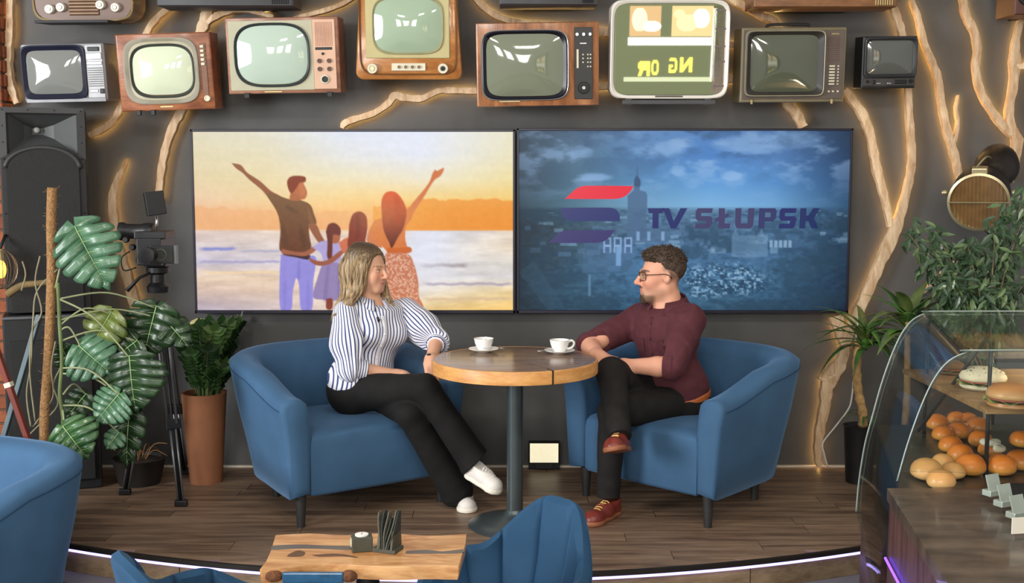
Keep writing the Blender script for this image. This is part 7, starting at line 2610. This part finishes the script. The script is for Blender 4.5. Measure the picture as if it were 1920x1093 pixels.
# counter in front of the case
t = thing('counter', 'dark stone counter with a wooden side panel at the lower right corner', 'counter', (1.4, -3.5, FLOOR_LOW))
stone_m = mat('dark_stone', (98, 84, 72), 0.3, var=0, scale=7, col2=(58, 48, 42), bump=0.05, coat=0.3, stretch=(1, 2.5, 1))
ZC = 0.70
l0, l1 = F(1652, 906, ZC), F(1775, 1098, ZC)
dx_ = (l1 - l0) / (l1.y - l0.y)
far = l0 + dx_ * (-5.2 - l0.y)
M().slab([(l0.x, Y0c), (far.x, -5.2), (2.3, -5.2), (2.3, Y0c)], ZC - 0.035, ZC).build('worktop', stone_m, t, world=True)
for i in range(9):
    a = l0 + dx_ * (-2.955 - 0.24 * i - l0.y)
    b = l0 + dx_ * (-2.955 - 0.24 * (i + 1) + 0.004 - l0.y)
    M().slab([(a.x + 0.015, a.y), (b.x + 0.015, b.y), (b.x + 0.035, b.y), (a.x + 0.035, a.y)], FLOOR_LOW, ZC - 0.036).build('side_board', panel_m, t, world=True)
M().slab([(l0.x + 0.04, Y0c - 0.002), (far.x + 0.04, -5.2), (2.28, -5.2), (2.28, Y0c - 0.002)], FLOOR_LOW, ZC - 0.037).build('core', dark_m, t, world=True)
a, b = l0 + dx_ * (-2.97 - l0.y), l0 + dx_ * (-4.2 - l0.y)
M().tube([(a.x + 0.006, a.y, ZC - 0.20), (b.x + 0.006, b.y, ZC - 0.20)], 0.004, 6).build('led_strip', mat('led_purple', (110, 70, 255), 0.4, emit=(104, 60, 255), estr=4.0, var=0), t, world=True)

# black tray with card holders
tx0 = F(1848, 905, ZC)
t = thing('card_tray', 'black tray with small clear card holders on the stone counter', 'tray', (tx0.x + 0.2, -3.2, ZC + 0.001))
def W_(m, n, mt, **k2): return m.build(n, mt, t, world=True, **k2)
M().slab([(tx0.x, -2.97), (tx0.x - 0.02, -3.6), (2.2, -3.6), (2.2, -2.97)], ZC + 0.001, ZC + 0.02).build('tray', black_m, t, world=True)
clear_m = mat('clear_acrylic', (150, 160, 150), 0.15, var=0.1, spec=0.7)
for px, py in ((1868, 930), (1890, 950), (1914, 972)):
    q = F(px, py, ZC + 0.02)
    M().box((0, 0, 0.03), (0.045, 0.004, 0.06), Matrix.Translation(q) @ Matrix.Rotation(R(25), 4, 'Z') @ Matrix.Rotation(R(-18), 4, 'X')).build('card_holder', clear_m, t, world=True)
    M().box((0, 0.012, 0.008), (0.05, 0.03, 0.016), Matrix.Translation(q) @ Matrix.Rotation(R(25), 4, 'Z'), bev=0.002).build('holder_base', clear_m, t, world=True)
q = F(1914, 1000, ZC + 0.02)
cd_ = M().box((0, 0, 0.02), (0.05, 0.003, 0.04), Matrix.Translation(q) @ Matrix.Rotation(R(10), 4, 'Z')).build('price_card', mat('card_white', (226, 220, 204), 0.7, var=0.02))
tag(cd_, 'small white card standing in the black tray', 'card')

# ------------------------------------------------------------------ bread in the case
def bun_mat(nm, top, low):
    m = bpy.data.materials.new(nm)
    m.use_nodes = True
    nt = m.node_tree
    b = nt.nodes['Principled BSDF']
    b.inputs['Roughness'].default_value = 0.35
    tc = nt.nodes.new('ShaderNodeTexCoord')
    n = nt.nodes.new('ShaderNodeTexNoise')
    n.inputs['Scale'].default_value = 22
    nt.links.new(tc.outputs['Object'], n.inputs['Vector'])
    sp_ = nt.nodes.new('ShaderNodeSeparateXYZ')
    nt.links.new(tc.outputs['Generated'], sp_.inputs[0])
    ma = nt.nodes.new('ShaderNodeMath')
    ma.operation = 'MULTIPLY_ADD'
    ma.inputs[1].default_value = 0.35
    nt.links.new(n.outputs['Fac'], ma.inputs[0])
    nt.links.new(sp_.outputs['Z'], ma.inputs[2])
    r = nt.nodes.new('ShaderNodeValToRGB')
    r.color_ramp.elements[0].position, r.color_ramp.elements[0].color = 0.25, lin(low)
    r.color_ramp.elements[1].position, r.color_ramp.elements[1].color = 0.85, lin(top)
    nt.links.new(ma.outputs[0], r.inputs['Fac'])
    nt.links.new(r.outputs[0], b.inputs['Base Color'])
    return m


gold_bun, pale_bun = bun_mat('golden_crust', (228, 128, 40), (242, 176, 84)), bun_mat('pale_crust', (226, 166, 98), (236, 196, 136))


def bun_mesh(seed, squash=0.92):
    r_ = random.Random(seed)
    ph = [r_.random() * 6 for _ in range(4)]
    loops = []
    for j in range(1, 12):
        th = math.pi * j / 12
        z = math.cos(th)
        rr = math.sin(th) ** 0.85
        zz_ = z * squash if z > 0 else z * 0.5
        loops.append([(rr * math.cos(a) * (1 + 0.03 * math.sin(2 * a + ph[0]) + 0.02 * math.sin(3 * a + ph[1])), rr * math.sin(a) * (1 + 0.03 * math.sin(2 * a + ph[2])), zz_ + 0.50 + 0.02 * math.sin(3 * a + ph[3]) * rr) for a in [2 * math.pi * i / 20 for i in range(20)]])
    return M().bands(loops, None, True, True)


rb = random.Random(33)
DK = 0.676
where = {0: 'at the far left end of the pile', 1: 'second from the far left end of the pile', 2: 'small one at the back, left of a pair', 3: 'small one at the back, right of a pair', 4: 'in the middle of the second row', 5: 'third along the left edge of the pile', 6: 'fourth along the left edge of the pile',
         7: 'darker one at the back right of the pile', 8: 'darker one behind the white pieces', 9: 'largest one at the near end of the left row', 10: 'half hidden behind the near right one', 11: 'large shiny one near the right edge', 12: 'cut by the right edge, near row', 13: 'cut by the right edge, far row'}
buns = [(1757, 806, 44), (1768, 826, 42), (1794, 796, 36), (1816, 798, 36), (1798, 822, 46), (1782, 848, 46), (1800, 866, 50), (1834, 812, 44), (1838, 838, 46), (1819, 890, 58), (1856, 856, 44), (1876, 890, 56), (1912, 880, 54), (1914, 838, 44)]
for i, (px, py, dm) in enumerate(buns):
    q = F(px, py, DK)
    r_ = dm / 2 * mpp(q) * 0.98
    root = thing('golden_bun', 'golden brown bun ' + where[i], 'bun', q, (0, 0, rb.random() * 6), 'golden buns in the display case')
    o = bun_mesh(i).build('crust', gold_bun, root, smooth=True)
    o.matrix_basis = Matrix.Scale(r_, 4)
for i, (px, py, dm, lab) in enumerate(((1737, 899, 60, 'pale bread roll at the lower left of the case'), (1764, 916, 54, 'pale bread roll in front, lowest of the four'), (1768, 880, 44, 'small pinkish bread roll at the back of the pale four'), (1786, 897, 46, 'small pale bread roll at the right of the pale four'))):
    q = F(px, py, DK)
    r_ = dm / 2 * mpp(q)
    root = thing('bread_roll', lab, 'bread roll', q, (0, 0, rb.random() * 6), 'pale rolls in the display case')
    bun_mesh(i + 40, 0.85).build('crust', pale_bun, root, smooth=True).matrix_basis = Matrix.Scale(r_, 4)
for i, (px, py, dm, lab) in enumerate(((1858, 838, 34, 'upper white lumpy piece lying on the buns'), (1874, 848, 36, 'lower white lumpy piece lying on the buns'))):
    q = F(px, py, DK + 0.062)
    r_ = dm / 2 * mpp(q)
    pr = [Ell((0, 0, 0.4), (1.0, 0.6, 0.4), None, 0.2), Ell((0.6, 0.3, 0.5), (0.6, 0.45, 0.38), None, 0.2), Ell((-0.7, 0.2, 0.55), (0.5, 0.35, 0.4), None, 0.2)]
    root = thing('white_piece', lab, 'food', q, (0, 0, i), 'white pieces on the buns')
    o = sdf_obj('lump', pr, mat('white_food', (216, 212, 190), 0.6, var=0.08), None, 0.08)
    o.parent = root
    o.matrix_basis = Matrix.Scale(r_, 4)

lettuce_m = green('lettuce', (168, 190, 112), (128, 158, 78), 0.5)
ham_m = mat('ham', (196, 112, 108), 0.5, var=0.15)
def sandwich(px, py, wpx, lab, crust, seeds, seed):
    q = F(px, py, SH)
    w_ = wpx / 2 * mpp(q)
    r_ = random.Random(seed)
    root = thing('sandwich', lab, 'sandwich', (q.x, q.y, SH), (0, 0, r_.uniform(-0.4, 0.4)), 'filled rolls on the upper shelf')
    M().lathe([(0.9, 0.0), (1.0, 0.1), (0.98, 0.24), (0.1, 0.25)], 24, Matrix.Scale(w_, 4)).build('bottom_bread', crust, root, auto=50)
    lv = []
    for rr, z in ((0.6, 0.26), (1.0, 0.30), (1.12, 0.30)):
        lv.append([(rr * math.cos(a) * w_, rr * math.sin(a) * w_, (z + (0.07 * math.sin(a * 9 + seed) if rr > 0.8 else 0)) * w_) for a in [2 * math.pi * i / 48 for i in range(48)]])
    M().bands(lv, None, True, False).build('lettuce', lettuce_m, root, smooth=True)
    M().lathe([(0.9, 0.33), (1.02, 0.36), (0.9, 0.40), (0.1, 0.41)], 22, Matrix.Scale(w_, 4)).build('ham_slice', ham_m, root, auto=50)
    M().lathe([(0.3, 0.40), (1.0, 0.42), (1.03, 0.55), (0.92, 0.78), (0.6, 0.95), (0.2, 1.02), (0.02, 1.03)], 26, Matrix.Scale(w_, 4)).build('top_bread', crust, root, smooth=True)
    if seeds:
        sd = M()
        for i in range(110):
            a, t_ = r_.random() * 6.28, r_.random() ** 0.5
            rr = 0.98 * t_
            z = 0.55 + 0.48 * math.sqrt(max(0, 1 - rr ** 2.2))
            sd.ball((rr * math.cos(a) * w_, rr * math.sin(a) * w_, z * w_ * 1.005), 0.0017, 5, 3)
        sd.build('seeds', mat('poppy_seed', (52, 46, 42), 0.7), root)['kind'] = 'stuff'


sandwich(1842, 728, 82, 'seeded white sandwich roll on the upper shelf', mat('white_roll', (226, 214, 184), 0.6, var=0.08, scale=30), True, 3)
sandwich(1896, 762, 88, 'toasted tan sandwich roll on the upper shelf by the right edge', bun_mat('toasted_crust', (196, 132, 76), (222, 178, 124)), False, 5)
sandwich(1782, 700, 50, 'dark bread sandwich at the back left of the upper shelf', mat('dark_bread', (104, 78, 52), 0.8, var=0.2, scale=40), False, 8)

# ------------------------------------------------------------------ lit menu board across the room, mirrored in the white-rimmed television
BY = -7.5
def Bd(px, py):
    return 1.9 + (px - 1255) * 0.00613, 1.69 - (py - 93) * 0.00613
t = thing('menu_board', 'lit menu board mirrored in the white-rimmed television', 'sign', (1.9, BY, 0.9))
def bplate(name, x0, y0, x1, y1, m_, yy=0.012):
    (a, b), (c_, d_) = Bd(x0, y0), Bd(x1, y1)
    M().box(((a + c_) / 2, BY + yy / 2, (b + d_) / 2), (abs(c_ - a), yy, abs(b - d_))).build(name, m_, t, world=True)
def em(nm, c_, s_): return mat(nm, (10, 10, 10), 0.5, emit=c_, estr=s_, var=0)
bplate('backing', 1130, -10, 1380, 200, mat('board_dark', (60, 66, 50), 0.7), 0.01)
bplate('picture_panel', 1160, 36, 1217, 90, em('panel_warm', (214, 160, 110), 2.4), 0.02)
bplate('picture_panel', 1237, 36, 1312, 90, em('panel_warm2', (226, 190, 130), 2.6), 0.02)
bplate('light_band', 1158, 92, 1314, 106, em('band_white', (250, 250, 226), 4.0), 0.02)
bplate('light_band', 1158, 14, 1318, 22, em('band_soft', (226, 230, 190), 2.0), 0.02)
bplate('light_band', 1312, 40, 1318, 172, em('band_white', (250, 250, 226), 4.0), 0.02)
bplate('light_band', 1152, 164, 1320, 172, em('band_soft', (226, 230, 190), 2.0), 0.02)
for (x, y, rx, ry, c_) in ((1178, 60, 14, 22, (244, 222, 180)), (1200, 72, 18, 10, (250, 246, 226)), (1265, 66, 20, 16, (236, 196, 150)), (1290, 58, 16, 18, (250, 240, 220)), (1250, 50, 10, 8, (240, 230, 150))):
    a, b = Bd(x, y)
    M().ball((a, BY + 0.022, b), (rx * 0.00613, 0.006, ry * 0.00613), 14, 8).build('food_picture', em('food_%d' % x, c_, 3.4), t, smooth=True, world=True)
LET = {'N': [[(0, 0), (0, 1), (0.25, 1), (0.7, 0.4), (0.7, 1), (0.95, 1), (0.95, 0), (0.7, 0), (0.25, 0.6), (0.25, 0)]],
       'G': [[(0.95, 0.8), (0.8, 1), (0.2, 1), (0, 0.75), (0, 0.25), (0.2, 0), (0.95, 0), (0.95, 0.55), (0.5, 0.55), (0.5, 0.36), (0.7, 0.36), (0.7, 0.2), (0.3, 0.2), (0.25, 0.3), (0.25, 0.7), (0.3, 0.8)]],
       'O': [[(0.2, 0), (0.0, 0.25), (0, 0.75), (0.2, 1), (0.75, 1), (0.95, 0.75), (0.95, 0.25), (0.75, 0), (0.5, 0), (0.5, 0.2), (0.65, 0.2), (0.7, 0.3), (0.7, 0.7), (0.65, 0.8), (0.3, 0.8), (0.25, 0.7), (0.25, 0.3), (0.3, 0.2), (0.49, 0.2), (0.49, 0)]],
       'R': [[(0, 0), (0, 1), (0.8, 1), (0.95, 0.85), (0.95, 0.55), (0.8, 0.42), (0.95, 0), (0.68, 0), (0.52, 0.4), (0.25, 0.4), (0.25, 0)]]}
ye = em('letter_yellow', (240, 226, 70), 4.0)
for ch, xr, xl, yt in (('N', 1278, 1254, 128), ('G', 1250, 1234, 129), ('O', 1216, 1202, 133), ('R', 1200, 1177, 135)):
    a, zt2 = Bd(xr, yt)
    b, zb2 = Bd(xl, yt + 27)
    o = [[(a + (b - a) * x, zb2 + (zt2 - zb2) * z) for x, z in q] for q in LET[ch]]
    m = M()
    for q in o:
        m.prism(q, BY + 0.01, BY + 0.02)
    m.build('letter', ye, t, world=True)
for x in (1170, 1330):
    a, b = Bd(x, 200)
    M().box((a, BY - 0.01, (b + FLOOR_LOW) / 2), (0.05, 0.03, b - FLOOR_LOW)).build('post', steel_m, t, world=True)
